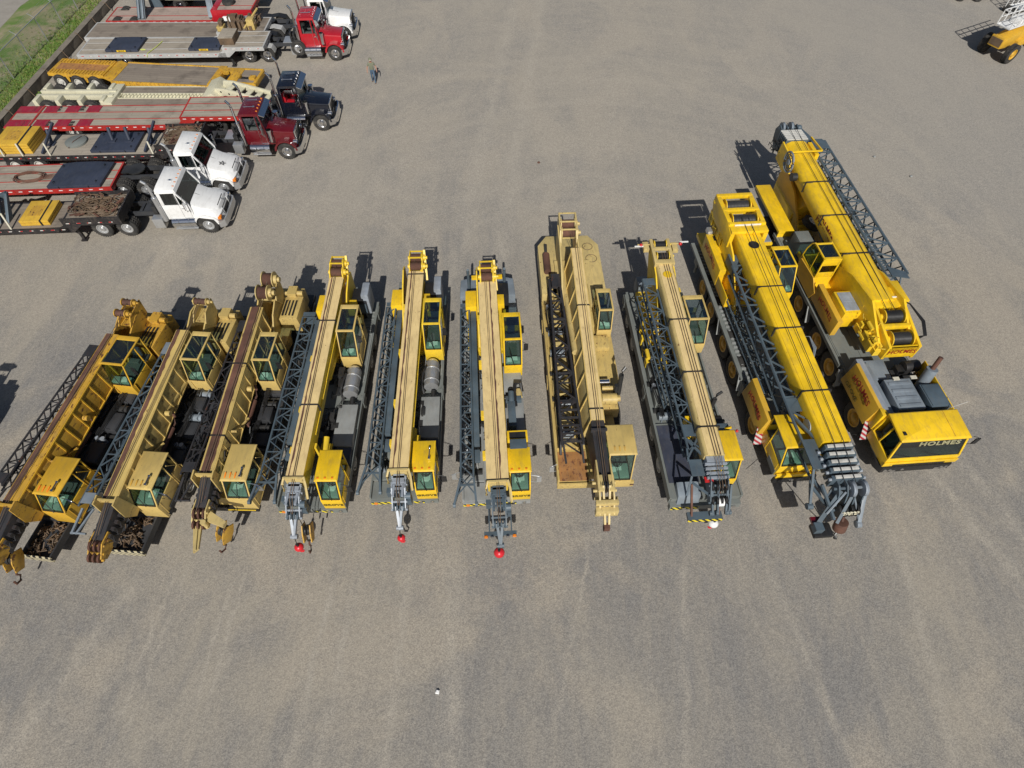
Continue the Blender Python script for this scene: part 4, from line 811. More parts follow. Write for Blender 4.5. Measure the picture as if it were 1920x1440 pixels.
    q.box(-.4, .4, 10.2, 10.45, 3.5, 3.66); q.box(-.4, .4, 11.05, 11.2, 3.6, 3.72); q.bar((-1.0, 11.5, 3.6), (1.0, 11.5, 3.6), .05); q.box(-.75, -.5, 11.2, 11.7, 3.4, 3.6); q.box(.55, .8, 11.1, 11.6, 3.4, 3.6); q.build('winch_frame', 'sand', t, .01)
    for x in (-.85, .95): q = MB(); q.sphere((x, 11.45, 3.62), .08); q.build('tail_light', 'lampred', t)
    q = MB(); q.bar((-1.15, 11.4, 3.6), (-.75, 11.4, 3.6), .05); q.bar((.95, 11.6, 3.6), (1.35, 11.6, 3.6), .05); q.build('marker_board', 'white', t)
    drum(t, 0, 10.75, 3.55, .5, .17, 'yellow2', 'black'); drum(t, 0, 11.45, 3.6, .5, .17, 'yellow2', 'black')
    q = MB(); q.box(-.3, .35, .68, .89, 2.45, 3.05)
    for k in range(4): q.box(-.38, .42, .58-k*.16, .65-k*.16, 2.92-.04*k, 3.02-.04*k)
    q.build('inner_boom', 'palesteel', bo)
    hd = dished_head(t, .03, .15, 2.85, .62, .7, .5, 'slate', 'black', 4, rr=.2)
    q = MB()
    for x, a in ((-.28, .25), (-.05, .1), (.3, -.1), (.42, -.15)): q.bar((.03+x, -.1, 2.75), (.03+x+a*.3, -.85, 1.9), .07, .12); q.cyl((.03+x-.04, -.8, 1.95), (.03+x+.04, -.8, 1.95), .1, 10)
    q.build('head_arm', 'slate', hd); q = MB(); q.lathe((.12, -.5, 2.2), 'x', [(.08, -.1), (.17, -.1), (.17, .1), (.08, .1)], 14); q.build('rope_reel', 'white', hd)
    q = MB(); q.box(-.95, .32, -.85, -.55, 1.4, 1.52); hb = q.build('front_spreader', 'slate', t); q = MB(); q.box(-.95, .32, -.865, -.852, 1.33, 1.5); q.build('hazard_stripe', 'hazard', hb)
    q = MB(); q.bar((-.85, .1, 2.5), (-.8, -.7, 1.5), .07); q.bar((.2, .1, 2.4), (.2, -.7, 1.5), .07); q.build('spreader_arm', 'rust', hb)
    ropes(t, [[(-.06+k*.12, 10.8, 3.74), (-.05+k*.1, 10.2, 3.6), (.0+k*.1, .9, 3.22), (-.02+k*.1, -.3, 2.9), (-.02+k*.1, -.5, 2.2)] for k in range(3)])
    q = MB(); q.lattice([(-.95, 9.9, 2.55), (-.42, 9.9, 2.55), (-.42, 9.9, 3.0), (-.95, 9.9, 3.0)], [(-.75, 1.4, 2.1), (-.3, 1.4, 2.1), (-.3, 1.4, 2.75), (-.75, 1.4, 2.75)], 18, .045, .02)
    q.lattice([(-1.2, 9.4, 2.1), (-.8, 9.4, 2.1), (-.8, 9.4, 2.45), (-1.2, 9.4, 2.45)], [(-.95, 3.8, 1.8), (-.6, 3.8, 1.8), (-.6, 3.8, 2.2), (-.95, 3.8, 2.2)], 12, .035, .016); j = q.build('lattice_jib', 'slate', t)
    q = MB(); q.box(-.78, -.27, 1.9, 2.4, 2.77, 2.81); q.box(-.85, -.22, .3, .95, 2.7, 2.74); q.box(-.97, -.4, 9.5, 9.9, 3.03, 3.06)
    for a, b_ in (((-.8, 1.4, 2.75), (-.85, .9, 2.72)), ((-.25, 1.4, 2.75), (-.22, .9, 2.72)), ((-.8, 1.9, 2.75), (-.22, 1.0, 2.75)), ((-.25, 1.9, 2.75), (-.85, 1.0, 2.75)), ((-.85, .3, 2.7), (-1.1, -.3, 2.4)), ((-.22, .3, 2.7), (-.1, -.3, 2.4)), ((-.85, .1, 2.6), (-.3, -.3, 2.4))): q.bar(a, b_, .07)
    q.build('jib_foot', 'slate', j); q = MB(); q.box(-.45, -.15, .02, .22, 2.72, 2.78); q.build('tail_light', 'lampred', j)
    return t
crane_d((7.3, 9.45, 0), 3.0)

def allterrain(t, n_ax, wl, W_, L, cabside=True):
    pass
def mudguard(b, x, y, z, s, l=.62):
    b.box(x-.16, x+.16, y-.02, y+.04, z-.5, z+.1)
def crane_e(loc, rz):
    t = root('all_terrain_crane', 'bright yellow crane with forward boom and slate jib beside it, second from the right', 'mobile crane', loc, rz, CR)
    b = MB(); b.box(-.5, .5, .8, 13.2, .8, 1.25); b.box(-1.42, 1.42, 2.1, 12.9, 1.22, 1.3); b.box(-1.4, 1.4, .1, .8, .8, 1.1)
    for s in (-1, 1): b.box(s*1.5-.09, s*1.5+.09, 4.3, 12.9, 1.3, 1.42)
    b.build('carrier', 'deck', t)
    q = MB()
    for k in range(34): q.box(-1.35, -.95, 4.4+k*.24, 4.5+k*.24, 1.305, 1.34)
    q.build('walkway_grating', 'deckpale', t)
    for y in (2.45, 5.35, 6.85, 8.95, 10.45):
        for s in (-1, 1): wheel(t, s*1.25, y, .68, .42, 'rimyel', side=s)
    q = MB()
    for y in (4.5, 7.7): 
        for s in (-1, 1): q.loft([[(s*1.52-.09, y, 1.4), (s*1.52+.09, y, 1.4), (s*1.52+.09, y+.06, 1.4), (s*1.52-.09, y+.06, 1.4)], [(s*1.52-.09, y-.3, .7), (s*1.52+.09, y-.3, .7), (s*1.52+.09, y-.24, .7), (s*1.52-.09, y-.24, .7)]])
    q.build('mudguard', 'deckpale', t)
    outriggers(t, (4.2, 11.9), 1.45, 1.15, 'deck'); machinery(t, -1.3, 1.3, 3.0, 12.6, .85, 1.3, 90, 43)
    q = MB(); q.prism('y', [(-1.5, 1.1), (-1.62, 1.15), (-1.5, 2.15), (-1.3, 2.2), (-1.3, 1.1)], 1.75, 3.8); sp = q.build('side_locker', 'ochreclean', t, .02)
    text('HOLMES', .34, 'logo', sp, frame((-1.585, 2.8, 1.55), (0, -1, 0), (.12, 0, 1)), bold=.006, arc=.1, spacing=1.1)
    for y in (1.4,): q = MB(); q.loft([[(-1.62, 1.9, 1.4), (-1.3, 1.9, 1.4), (-1.3, 1.93, 1.4), (-1.62, 1.93, 1.4)], [(-1.72, 1.5, .75), (-1.35, 1.5, .75), (-1.35, 1.53, .75), (-1.72, 1.53, .75)]]); q.build('chevron_flap', 'hazardw', t)
    # low cab on the left of the boom
    c = cab(t, 'cab', -1.38, .2, .35, 1.75, .85, 1.5, 2.55, fo=.3, body='yellow', side=-1, seed=41, gmat='glass')
    q = MB(); q.box(-1.36, .2, -.08, .0, .82, 1.05); q.build('bumper', 'yellow', c); q = MB(); q.box(-1.4, .3, -.12, -.0, .5, .8); q.build('lower_bumper', 'black', c)
    for x in (-1.1, -.7): q = MB(); q.box(x-.12, x+.12, -.135, -.121, .6, .72); q.build('headlight', 'chrome', c)
    q = MB(); q.box(.2, 1.4, .3, 1.6, .9, 1.25); q.build('boom_bay', 'black', t)
    # slewing platform
    q = MB(); q.cyl((0, 9.6, 1.3), (0, 9.6, 1.6), 1.1, 32); q.box(-1.3, 1.3, 8.4, 13.2, 1.6, 1.8)
    for s in (-1, 1): q.prism('x', [(7.6, 1.8), (8.6, 2.7), (9.6, 3.5), (11.2, 4.0), (12.4, 3.4), (12.4, 1.8)], -.25+s*.74-.04, -.25+s*.74+.04)
    q.build('slewing_platform', 'yellow', t, .01)
    q = MB(); q.box(-1.42, -.72, 9.5, 12.0, 1.8, 2.75); eb = q.build('engine_housing', 'yellow', t, .03); text('HOLMES', .4, 'logo', eb, frame((-1.43, 10.9, 2.2), (0, -1, 0), (0, 0, 1)), bold=.006, arc=.12, spacing=1.1)
    q = MB(); q.box(-1.4, -1.36, 8.1, 9.7, 1.8, 2.4); q.box(-1.4, -.8, 8.1, 9.6, 1.8, 1.9); q.build('side_rail_box', 'yellow', t, .01)
    q = MB(); q.box(-1.15, -.9, 11.5, 11.8, 2.76, 2.78); q.build('vent', 'black', eb); q = MB(); q.prism('x', [(12.0, 2.6), (12.45, 2.6), (12.4, 2.85), (12.05, 2.85)], -1.3, -.75); q.build('silencer_cover', 'alu', eb, .03)
    q = MB(); q.box(.9, 1.45, 10.9, 11.9, 1.8, 2.95); rb = q.build('hydraulic_tank', 'yellow', t, .03); q = MB(); q.box(.96, 1.4, 11.0, 11.8, 2.96, 3.0); q.box(.96, 1.4, 11.39, 11.41, 3.0, 3.01); q.build('cooler_grille', 'palesteel', rb)
    machinery(t, .85, 1.45, 10.1, 10.85, 1.8, 2.6, 24, 45, 'yellow', 'pump_cluster'); machinery(t, -1.1, -.66, 11.0, 12.9, 2.9, 4.1, 40, 46, 'yellow2', 'hydraulic_motor')
    oc = cab(t, 'operator_cab', .85, 1.65, 8.75, 10.05, 1.75, 2.4, 3.55, fo=.55, body='yellow', glassroof=True, side=1, seed=42, steer=False)
    # boom
    bo, at = beam_boom(t, -.25, .0, 11.0, 3.45, 4.1, 1.15, 1.0, .95, 'yellow', 'yellow', dx=.25, taper=.92, steps=(.19, .46, .66), round_=.09)
    q = MB(); a = at(.88, 0, 0); q.lathe((a.x, a.y, a.z+.02), 'z', [(.001, 0), (.24, 0), (.24, .012), (.001, .012)], 22); q.build('round_opening', 'black', bo)
    q = MB(); q.box(-.3, -.24, .05, 1.5, 3.2, 3.3); q.build('boom_rail', 'yellow2', bo)
    q = MB(); q.cyl((0, 9.4, 2.0), (0, 5.6, 2.7), .22, 14); q.build('lift_cylinder', 'yellow', t)
    q = MB()
    for s in (-1, 1): q.prism('x', [(10.3, 3.4), (10.3, 4.12), (11.0, 4.32), (12.9, 4.32), (13.0, 3.9), (12.6, 3.3)], -.25+s*.76-.1, -.25+s*.76+.1)
    q.box(-1.09, .59, 10.3, 10.7, 4.13, 4.28); q.box(-1.09, .59, 11.72, 11.9, 4.2, 4.34); q.box(-1.09, .59, 12.75, 12.95, 4.15, 4.34); q.box(-1.09, .59, 10.75, 10.92, 4.2, 4.34); q.build('winch_frame', 'yellow', t, .02)
    drum(t, -.25, 11.3, 4.08, 1.1, .27, 'yellow', 'grease'); drum(t, -.25, 12.32, 4.08, 1.1, .27, 'yellow', 'grease')
    q = MB(); q.box(-.85, .35, 10.705, 10.74, 4.26, 4.33); q.build('reflector_strip', 'white', t)
    ropes(t, [[(-.4, 11.3, 4.34), (-.4, 10.5, 4.32), (-.2, 0, 3.53), (-.2, -1.6, 3.1)], [(-.1, 11.3, 4.34), (-.1, 10.5, 4.32), (.15, 0, 3.53), (.2, -1.6, 3.1)]], .014, 'grease')
    # section ends
    q = MB()
    for k in range(5): q.box(-.2-.01*k, .84+.01*k, -.26-k*.27, -.1-k*.27, 2.55, 3.38-.07*k)
    so = q.build('telescope_end', 'slate', bo, .01); so.location.x = -.3
    q = MB()
    for k in range(5): q.box(-.14, .78, -.24-k*.27, -.12-k*.27, 3.385-.07*k, 3.43-.07*k)
    q.build('slide_pad', 'whiterim', so, .01)
    q = MB()
    for k in range(5):
        for s in (-1, 1): q.cyl((.32+s*.56, -.2-k*.27, 3.0), (.32+s*.66, -.2-k*.27, 3.0), .06, 8)
    q.build('pad_bolt', 'palesteel', so)
    q = MB(); y0 = -1.5
    for s in (-1, -.33, .33, 1): q.prism('x', [(y0+.2, 3.0), (y0-.05, 3.02), (y0-.3, 2.8), (y0-.5, 2.3), (y0-.4, 2.0), (y0+.1, 2.3)], .38+s*.45-.025, .38+s*.45+.025)
    q.cyl((-.2, y0-.05, 2.8), (.98, y0-.05, 2.8), .06, 8); q.cyl((-.2, y0-.5, 2.0), (.98, y0-.5, 2.0), .06, 8); hd = q.build('boom_head', 'slate', bo); hd.location.x = -.28
    q = MB(); sheaves(q, .6, y0-.1, 2.85, .3, 2, .12, .42); q.build('sheave', 'palesteel', hd); q = MB(); sheaves(q, .38, y0-.55, 2.1, .26, 4, .09, .22); q.build('sheave', 'grease', hd)
    q = MB(); q.bar((.95, y0-.15, 2.7), (.78, y0-1.0, 1.8), .13, .15); q.cyl((.7, y0-1.0, 1.78), (.86, y0-1.0, 1.78), .14, 14); q.bar((.6, y0-.3, 2.5), (.78, y0-.95, 1.9), .06); q.bar((.2, y0-.2, 2.8), (-.5, y0-.75, 2.3), .07); q.bar((.3, y0-.1, 2.9), (.9, y0-.1, 2.9), .08); q.build('folding_strut', 'greysteel', hd, .01)
    q = MB(); q.bar((.1, y0-.1, 2.7), (-.75, y0-.95, 2.0), .14, .16); q.bar((.45, y0-.3, 2.6), (-.1, y0-1.0, 2.0), .1, .12); q.bar((-.6, y0+.1, 2.9), (-.2, y0-.9, 2.1), .09); q.box(-.95, -.65, y0-1.25, y0-.95, 1.8, 2.1); q.build('head_arm', 'slate', hd)
    q = MB(); q.tube([(.1+.09*math.cos(a*.9)+a*.018, y0-.75+.0, 2.2+.11*math.sin(a*.9)) for a in range(34)], .028, 6); q.build('coil_spring', 'spring', hd)
    q = MB(); q.box(-.9, -.2, y0-1.35, y0-.85, 1.55, 1.75); q.build('hook_rest', 'black', hd, .05); q = MB(); q.box(-.95, -.6, y0-1.0, y0-.7, 1.9, 2.0); q.build('tail_light', 'maroon', hd)
    # jib lying along the left of the boom
    q = MB(); q.lattice([(-1.1, 9.2, 2.7), (-.52, 9.2, 2.7), (-.52, 9.2, 3.3), (-1.1, 9.2, 3.3)], [(-1.0, 1.1, 2.2), (-.3, 1.1, 2.2), (-.3, 1.1, 2.95), (-1.0, 1.1, 2.95)], 14, .062, .028)
    q.lattice([(-1.2, 9.0, 1.6), (-.8, 9.0, 1.6), (-.8, 9.0, 1.95), (-1.2, 9.0, 1.95)], [(-1.1, 3.2, 1.5), (-.65, 3.2, 1.5), (-.65, 3.2, 1.9), (-1.1, 3.2, 1.9)], 12, .04, .018)
    j = q.build('lattice_jib', 'slate', t)
    q = MB(); q.box(-1.12, -.9, 9.0, 9.9, 2.9, 3.36); q.box(-.72, -.5, 9.0, 9.9, 2.9, 3.36); q.box(-.9, -.72, 9.5, 9.9, 3.0, 3.3); q.box(-1.04, -.26, 1.6, 2.2, 2.96, 3.0); q.box(-.98, .1, -.8, .4, 2.88, 2.94)
    for a, b_ in (((-1.0, 1.1, 2.95), (-.95, .4, 2.9)), ((-.3, 1.1, 2.95), (.05, .4, 2.9)), ((-1.0, 1.6, 2.95), (-.45, .4, 2.92)), ((-.3, 1.6, 2.95), (-.45, .4, 2.92)), ((-.95, -.8, 2.9), (-1.25, -1.9, 2.3)), ((-.9, -.8, 2.5), (-1.2, -1.9, 2.2)), ((.08, -.8, 2.9), (.2, -1.2, 2.7)), ((-1.1, -1.3, 2.6), (-.6, -1.9, 2.2)), ((-1.0, -1.1, 2.7), (-.4, -1.8, 2.2)), ((.1, -1.0, 2.8), (-.7, -1.8, 2.2)), ((-.95, .4, 2.9), (-.9, .4, 2.3)), ((-.9, .4, 2.3), (-.9, -.8, 2.4))): q.bar(a, b_, .08)
    q.cyl((-1.35, -1.9, 2.25), (-1.15, -1.9, 2.25), .12, 12); q.build('jib_foot', 'slate', j)
    q = MB(); q.lathe((-.5, 1.0, 2.9), 'x', [(.17, -.05), (.26, -.05), (.26, .05), (.17, .05)], 18); q.build('rope_guide_wheel', 'palesteel', j); q = MB(); q.prism('z', [(-.43, .0), (-.31, -.22), (-.43, -.44), (-.55, -.22)], 2.941, 2.948); q.build('diamond_decal', 'ochre', j)
    q = MB()
    for k in range(4): q.tube([(.75, 5.2+.0, 3.0), (.93, 5.0, 3.2), (1.0+k*.02, 4.5, 3.0+k*.03), (.95, 4.1, 2.7), (.78, 4.0, 2.6)], .018)
    q.build('hose_bundle', 'greysteel', bo); q = MB(); q.cyl((.75, 3.4, 2.7), (1.05, 3.4, 2.7), .16, 14); q.build('hose_reel', 'grease', bo)
    return t
crane_e((11.65, 10.75, 0), 4.2)

def crane_f(loc, rz):
    t = root('all_terrain_crane', 'largest yellow crane with full-width cab and round boom pointing backwards, furthest right', 'mobile crane', loc, rz, CR)
    b = MB(); b.box(-.55, .55, .8, 16.4, .8, 1.3); b.box(-1.42, 1.42, 4.05, 13.2, 1.3, 1.5); b.box(-1.4, 1.4, .1, 1.0, .8, 1.2)
    for s in (-1, 1): b.box(s*1.5-.06, s*1.5+.06, 4.6, 13.2, 1.32, 1.5)
    b.build('carrier', 'deck', t)
    q = MB(); q.box(-1.36, -.45, 4.1, 8.6, 1.505, 1.52); q.box(-.43, 1.38, 4.1, 6.9, 1.505, 1.52); q.build('deck_plate', 'deck', t)
    for y in (2.4, 5.1, 6.6, 8.95, 12.6, 14.3):
        for s in (-1, 1): wheel(t, s*1.27, y, .7, .44, 'rimyel' if y < 12 else 'black', side=s)
    q = MB()
    for y in (4.4, 8.1):
        for s in (-1, 1): q.loft([[(s*1.5-.1, y, 1.4), (s*1.5+.1, y, 1.4), (s*1.5+.1, y+.06, 1.4), (s*1.5-.1, y+.06, 1.4)], [(s*1.5-.1, y-.35, .7), (s*1.5+.1, y-.35, .7), (s*1.5+.1, y-.29, .7), (s*1.5-.1, y-.29, .7)]])
    q.build('mudguard', 'deckpale', t); machinery(t, -1.3, 1.3, 3.0, 12.6, .85, 1.28, 60, 53); outriggers(t, (4.3, 11.4), 1.45, 1.2, 'deck')
    # front cab
    b = MB(); b.prism('x', [(-.02, .95), (.0, 1.45), (1.4, 1.45), (1.4, .95)], -1.47, 1.47)
    for x, u in ((-1.42, -1.3), (1.42, 1.3)): b.bar((x, .04, 1.45), (u, .28, 2.45), .08); b.bar((x, 1.36, 1.45), (u, 1.36, 2.45), .08); b.bar((x, .85, 1.45), (u, .85, 2.45), .07)
    b.box(-1.3, 1.3, 1.33, 1.395, 1.45, 2.4); c = b.build('cab', 'yellow', t, .015)
    q = MB(); q.loft([[(-1.37, .18, 2.42), (1.37, .18, 2.42), (1.37, 1.42, 2.48), (-1.37, 1.42, 2.48)], [(-1.37, .18, 2.5), (1.37, .18, 2.5), (1.37, 1.42, 2.58), (-1.37, 1.42, 2.58)], [(-1.3, .25, 2.55), (1.3, .25, 2.55), (1.3, 1.36, 2.62), (-1.3, 1.36, 2.62)]]); rf = q.build('roof', 'yellow', c, .02)
    q = MB(); q.bar((.72, .25, 2.553), (.72, 1.36, 2.622), .018, .01); q.build('roof_seam', 'ochre', rf)
    q = MB(); q.box(-1.22, -1.1, .42, .56, 2.56, 2.6); q.build('roof_light', 'black', rf)
    q = MB(); q.loft([[(-1.38, .03, 1.47), (1.38, .03, 1.47), (1.38, .045, 1.47), (-1.38, .045, 1.47)], [(-1.26, .255, 2.42), (1.26, .255, 2.42), (1.26, .27, 2.42), (-1.26, .27, 2.42)]]); ws = q.build('windshield', 'darkglass', c)
    for x in (-.6, .6): q = MB(); q.bar((x, .03, 1.5), (x-.7, .1, 1.7), .025); q.build('wiper', 'black', ws)
    text('HOLMES', .3, 'goldink', c, frame((.3, .172, 2.1), (1, 0, 0), (0, .23, .95)), bold=.012, widen=1.3, spacing=1.15)
    for x, sg in ((-1.415, -.11), (1.415, .11)):
        q = MB(); q.add([(x, .12, 1.5), (x, .82, 1.5), (x-sg, .82, 2.4), (x-sg, .32, 2.4), (x+.006, .12, 1.5), (x+.006, .82, 1.5), (x+.006-sg, .82, 2.4), (x+.006-sg, .32, 2.4)], [(0,1,2,3),(7,6,5,4),(0,4,5,1),(1,5,6,2),(2,6,7,3),(3,7,4,0)]); q.build('side_window', 'darkglass', c)
    q = MB(); q.box(-1.38, 1.38, .06, 1.3, 1.452, 1.465); q.build('cab_floor', 'seat', c); q = MB(); q.box(-1.38, 1.38, .08, .38, 1.466, 1.62); q.build('dashboard', 'dash', c, .02)
    for x in (-.95, .85): q = MB(); q.box(x-.28, x+.28, .7, 1.15, 1.466, 1.65); q.box(x-.28, x+.28, 1.1, 1.22, 1.6, 2.2); q.build('seat', 'seat', c, .03)
    q = MB(); q.box(-1.5, 1.5, -.06, -.02, 1.0, 1.25); q.build('front_panel', 'yellow', c, .01); q = MB(); q.box(-1.1, 1.0, -.075, -.061, 1.04, 1.12); q.build('grille', 'black', c)
    q = MB(); q.prism('z', [(-1.55, .2), (-1.4, -.1), (1.4, -.1), (1.55, .2), (1.55, .4), (-1.55, .4)], .55, .92); bp = q.build('bumper', 'black', t, .02)
    for x in (-1.25, -1.05, -.55, 1.05, 1.25): q = MB(); q.cyl((x, -.12, .75), (x, -.101, .75), .07, 10); q.build('headlight', 'chrome', bp)
    mirror(c, 1.5, .25, 2.2, 1, 'black', .2)
    q = MB(); q.loft([[(-1.62, 1.75, 1.5), (-1.3, 1.75, 1.5), (-1.3, 1.78, 1.5), (-1.62, 1.78, 1.5)], [(-1.72, 1.3, .8), (-1.35, 1.3, .8), (-1.35, 1.33, .8), (-1.72, 1.33, .8)]]); q.build('chevron_flap', 'hazardw', t)
    # engine bay
    q = MB(); q.prism('y', [(-1.5, 1.25), (-1.66, 1.3), (-1.5, 2.4), (-1.36, 2.42), (-1.36, 1.25)], 1.75, 4.0); sp = q.build('side_locker', 'ochreclean', t, .02)
    q = MB(); q.prism('z', [(-1.5, 1.75), (-1.34, 1.75), (-1.18, 1.42), (-1.5, 1.42)], 1.4, 2.42); q.build('locker_nose', 'yellow', sp, .01)
    text('HOLMES', .36, 'logo', sp, frame((-1.60, 2.9, 1.9), (0, -1, 0), (.13, 0, 1)), bold=.006, arc=.1, spacing=1.1); text('GROVE', .24, 'ink', sp, frame((-1.655, 3.2, 1.5), (0, -1, 0), (.13, 0, 1)), bold=.006, widen=1.3)
    q = MB(); q.box(-1.34, -1.05, 1.5, 4.3, 1.5, 2.3); q.build('step_board', 'palesteel', t, .02)
    q = MB(); q.box(-1.05, -.75, 1.6, 4.2, 1.4, 2.1); q.box(-1.0, .0, 3.4, 4.4, 1.4, 2.0); q.box(-1.04, 1.4, 1.45, 1.7, 1.3, 1.9); q.build('engine_shroud', 'greysteel', t, .03)
    q = MB(); q.box(-1.04, 1.48, 1.40, 1.60, 1.3, 2.15); q.box(-1.3, 1.48, 1.6, 4.6, 1.25, 1.395); q.build('engine_bay_floor', 'black', t)
    for x in (-1.2, -.9, .9, 1.2): q = MB(); q.box(x-.1, x+.1, -.115, -.101, .6, .72); q.build('bumper_lamp', 'chrome', bp)
    q = MB(); q.box(-.6, .5, 1.75, 3.2, 1.4, 2.25)
    for k in range(4): q.box(-.5, .4, 1.85+k*.35, 2.0+k*.35, 2.25, 2.28)
    q.build('radiator', 'greysteel', t, .02)
    q = MB(); q.box(.65, 1.45, 1.7, 2.8, 1.4, 2.35); q.box(.7, 1.4, 1.75, 2.75, 2.35, 2.38); q.build('air_box', 'slate', t, .02); q = MB(); q.box(1.5, 1.54, 1.6, 4.0, 1.3, 2.3); q.build('side_panel', 'yellow', t, .01)
    q = MB(); q.tube([(1.3, 1.6, 2.4), (1.55, 1.45, 3.0)], .012); q.build('antenna', 'white', t)
    q = MB(); q.cyl((1.1, 3.05, 1.8), (1.2, 3.25, 2.75), .22, 18); ex = q.build('exhaust_silencer', 'greysteel', t); q = MB(); q.cyl((1.2, 3.25, 2.75), (1.3, 3.4, 3.3), .09, 12); q.build('exhaust_pipe', 'rust', ex)
    q = MB(); q.cyl((.7, 3.95, 2.0), (1.35, 4.0, 2.0), .25, 16); q.box(.4, .9, 3.7, 4.1, 1.5, 2.0); q.build('air_cleaner', 'black', t, .03); machinery(t, -.9, 1.3, 3.2, 4.0, 1.4, 1.9, 24, 55)
    q = MB(); q.box(-.25, .0, 3.1, 3.25, 2.3, 2.34); q.box(.4, .65, 3.05, 3.2, 2.4, 2.44); q.build('warning_plate', 'strap', t)
    # slewing platform, boom points to +y
    q = MB(); q.cyl((0, 9.2, 1.5), (0, 9.2, 1.8), 1.2, 32); q.box(-1.2, 1.3, 6.6, 11.6, 1.8, 2.0)
    for s in (-1, 1): q.prism('x', [(5.2, 3.2), (4.6, 2.9), (4.6, 2.4), (7.0, 2.0), (11.0, 2.0), (10.6, 2.4), (8.0, 3.5), (6.2, 3.75)], .2+s*.68-.05, .2+s*.68+.05)
    q.build('slewing_platform', 'yellow', t, .01)
    q = MB(); q.box(-.26, 1.0, 6.1, 7.2, 3.3, 3.45); q.box(-.26, 1.0, 5.15, 5.32, 3.05, 3.25); q.box(-.26, 1.0, 4.2, 4.35, 2.75, 3.0); q.prism('x', [(4.2, 2.4), (4.2, 3.0), (4.28, 3.0), (4.28, 2.4)], -.26, 1.0)
    for x in (-.26, 1.0): q.prism('x', [(4.2, 2.3), (4.2, 3.05), (5.3, 3.3), (6.2, 3.5), (7.0, 3.5), (7.0, 2.9), (5.0, 2.2)], x-.06, x+.06)
    wf = q.build('winch_frame', 'yellow', t, .015); text('HOLMES', .3, 'logo', wf, frame((.37, 4.19, 2.62), (1, 0, 0), (0, 0, 1)), bold=.006, arc=.05, spacing=1.1)
    q = MB(); q.box(-.15, .9, 6.55, 6.6, 3.46, 3.5); q.build('reflector_strip', 'white', wf)
    drum(t, .37, 5.75, 3.2, .8, .27, 'yellow', 'grease'); drum(t, .37, 4.75, 2.95, .85, .28, 'yellow', 'grease')
    machinery(t, -.75, -.34, 4.3, 6.0, 2.3, 3.3, 30, 56, 'yellow2', 'hydraulic_motor')
    q = MB()
    for k in range(3): q.tube([(1.0, 4.6+k*.1, 2.9), (1.35+k*.05, 4.7, 3.1), (1.45+k*.05, 5.3, 3.3), (1.3, 6.2, 3.4), (1.05, 6.6, 3.3)], .03, 6)
    q.build('hose_bundle', 'black', t); q = MB(); q.box(.95, 1.4, 6.4, 7.6, 2.8, 3.4); q.build('side_bracket', 'yellow', t, .02)
    q = MB(); q.box(-1.25, -.45, 6.3, 7.6, 2.0, 2.9); eh = q.build('engine_housing', 'yellow', t, .03); q = MB(); q.box(-1.15, -.55, 6.45, 7.5, 2.9, 2.93); q.box(-1.15, -.55, 6.96, 6.98, 2.93, 2.94); q.build('cooler_grille', 'palesteel', eh)
    q = MB(); q.box(-1.5, -1.26, 6.1, 8.4, 1.7, 2.6); sg = q.build('side_guard', 'ochreclean', t, .02); text('HOLMES', .34, 'logo', sg, frame((-1.51, 7.2, 2.1), (0, -1, 0), (0, 0, 1)), bold=.006, arc=.1, spacing=1.1)
    # operator cab looks towards +y
    b = MB(); x0, x1, ya, yb = -1.45, -.62, 8.9, 10.0
    b.prism('x', [(ya, 1.9), (ya, 2.5), (yb+.45, 2.5), (yb+.55, 2.2), (yb+.4, 1.9)], x0, x1)
    for x in (x0+.03, x1-.03): b.bar((x, ya+.03, 2.5), (x, ya+.03, 3.6), .07); b.tube([(x, yb+.45, 2.5), (x, yb+.38, 3.0), (x, yb+.2, 3.4), (x, yb, 3.58)], .04, 6); b.bar((x, ya+.6, 2.5), (x, ya+.6, 3.55), .05)
    b.box(x0, x1, ya, ya+.15, 3.5, 3.6); b.box(x0, x1, yb-.08, yb, 3.52, 3.6); b.box(x0, x0+.07, ya+.15, yb-.08, 3.52, 3.6); b.box(x1-.07, x1, ya+.15, yb-.08, 3.52, 3.6); b.box(x0+.07, x1-.07, ya, ya+.05, 3.2, 3.5); b.box(x0+.07, x1-.07, ya, ya+.05, 2.5, 2.8)
    oc = b.build('operator_cab', 'yellow', t, .012)
    q = MB(); q.box(x0+.072, x1-.072, ya+.152, yb-.082, 3.55, 3.562); q.build('roof_window', 'skyglass', oc); q = MB(); q.box(x0+.08, x1-.08, ya+.015, ya+.025, 2.8, 3.2); q.build('rear_window', 'darkglass', oc)
    for x in (x0+.02, x1-.03): q = MB(); q.prism('x', [(ya+.06, 2.5), (yb+.42, 2.5), (yb+.35, 3.0), (yb+.17, 3.38), (yb, 3.5), (ya+.06, 3.5)], x, x+.008); q.build('side_window', 'glass', oc)
    q = MB(); q.loft([[(x0+.05, yb+.44, 2.5), (x1-.05, yb+.44, 2.5), (x1-.05, yb+.45, 2.5), (x0+.05, yb+.45, 2.5)], [(x0+.05, yb+.37, 3.0), (x1-.05, yb+.37, 3.0), (x1-.05, yb+.38, 3.0), (x0+.05, yb+.38, 3.0)], [(x0+.05, yb, 3.5), (x1-.05, yb, 3.5), (x1-.05, yb+.01, 3.52), (x0+.05, yb+.01, 3.52)]]); q.build('windshield', 'glass', oc)
    q = MB(); q.box(x0+.2, x1-.2, ya+.3, ya+.75, 2.51, 2.7); q.box(x0+.2, x1-.2, ya+.2, ya+.32, 2.6, 3.2); q.build('seat', 'seat', oc, .03); q = MB(); q.prism('x', [(8.5, 1.6), (8.3, 2.1), (8.9, 2.5), (10.3, 2.4), (10.4, 1.6)], -1.52, -1.46); q.build('cab_platform', 'ochreclean', oc)
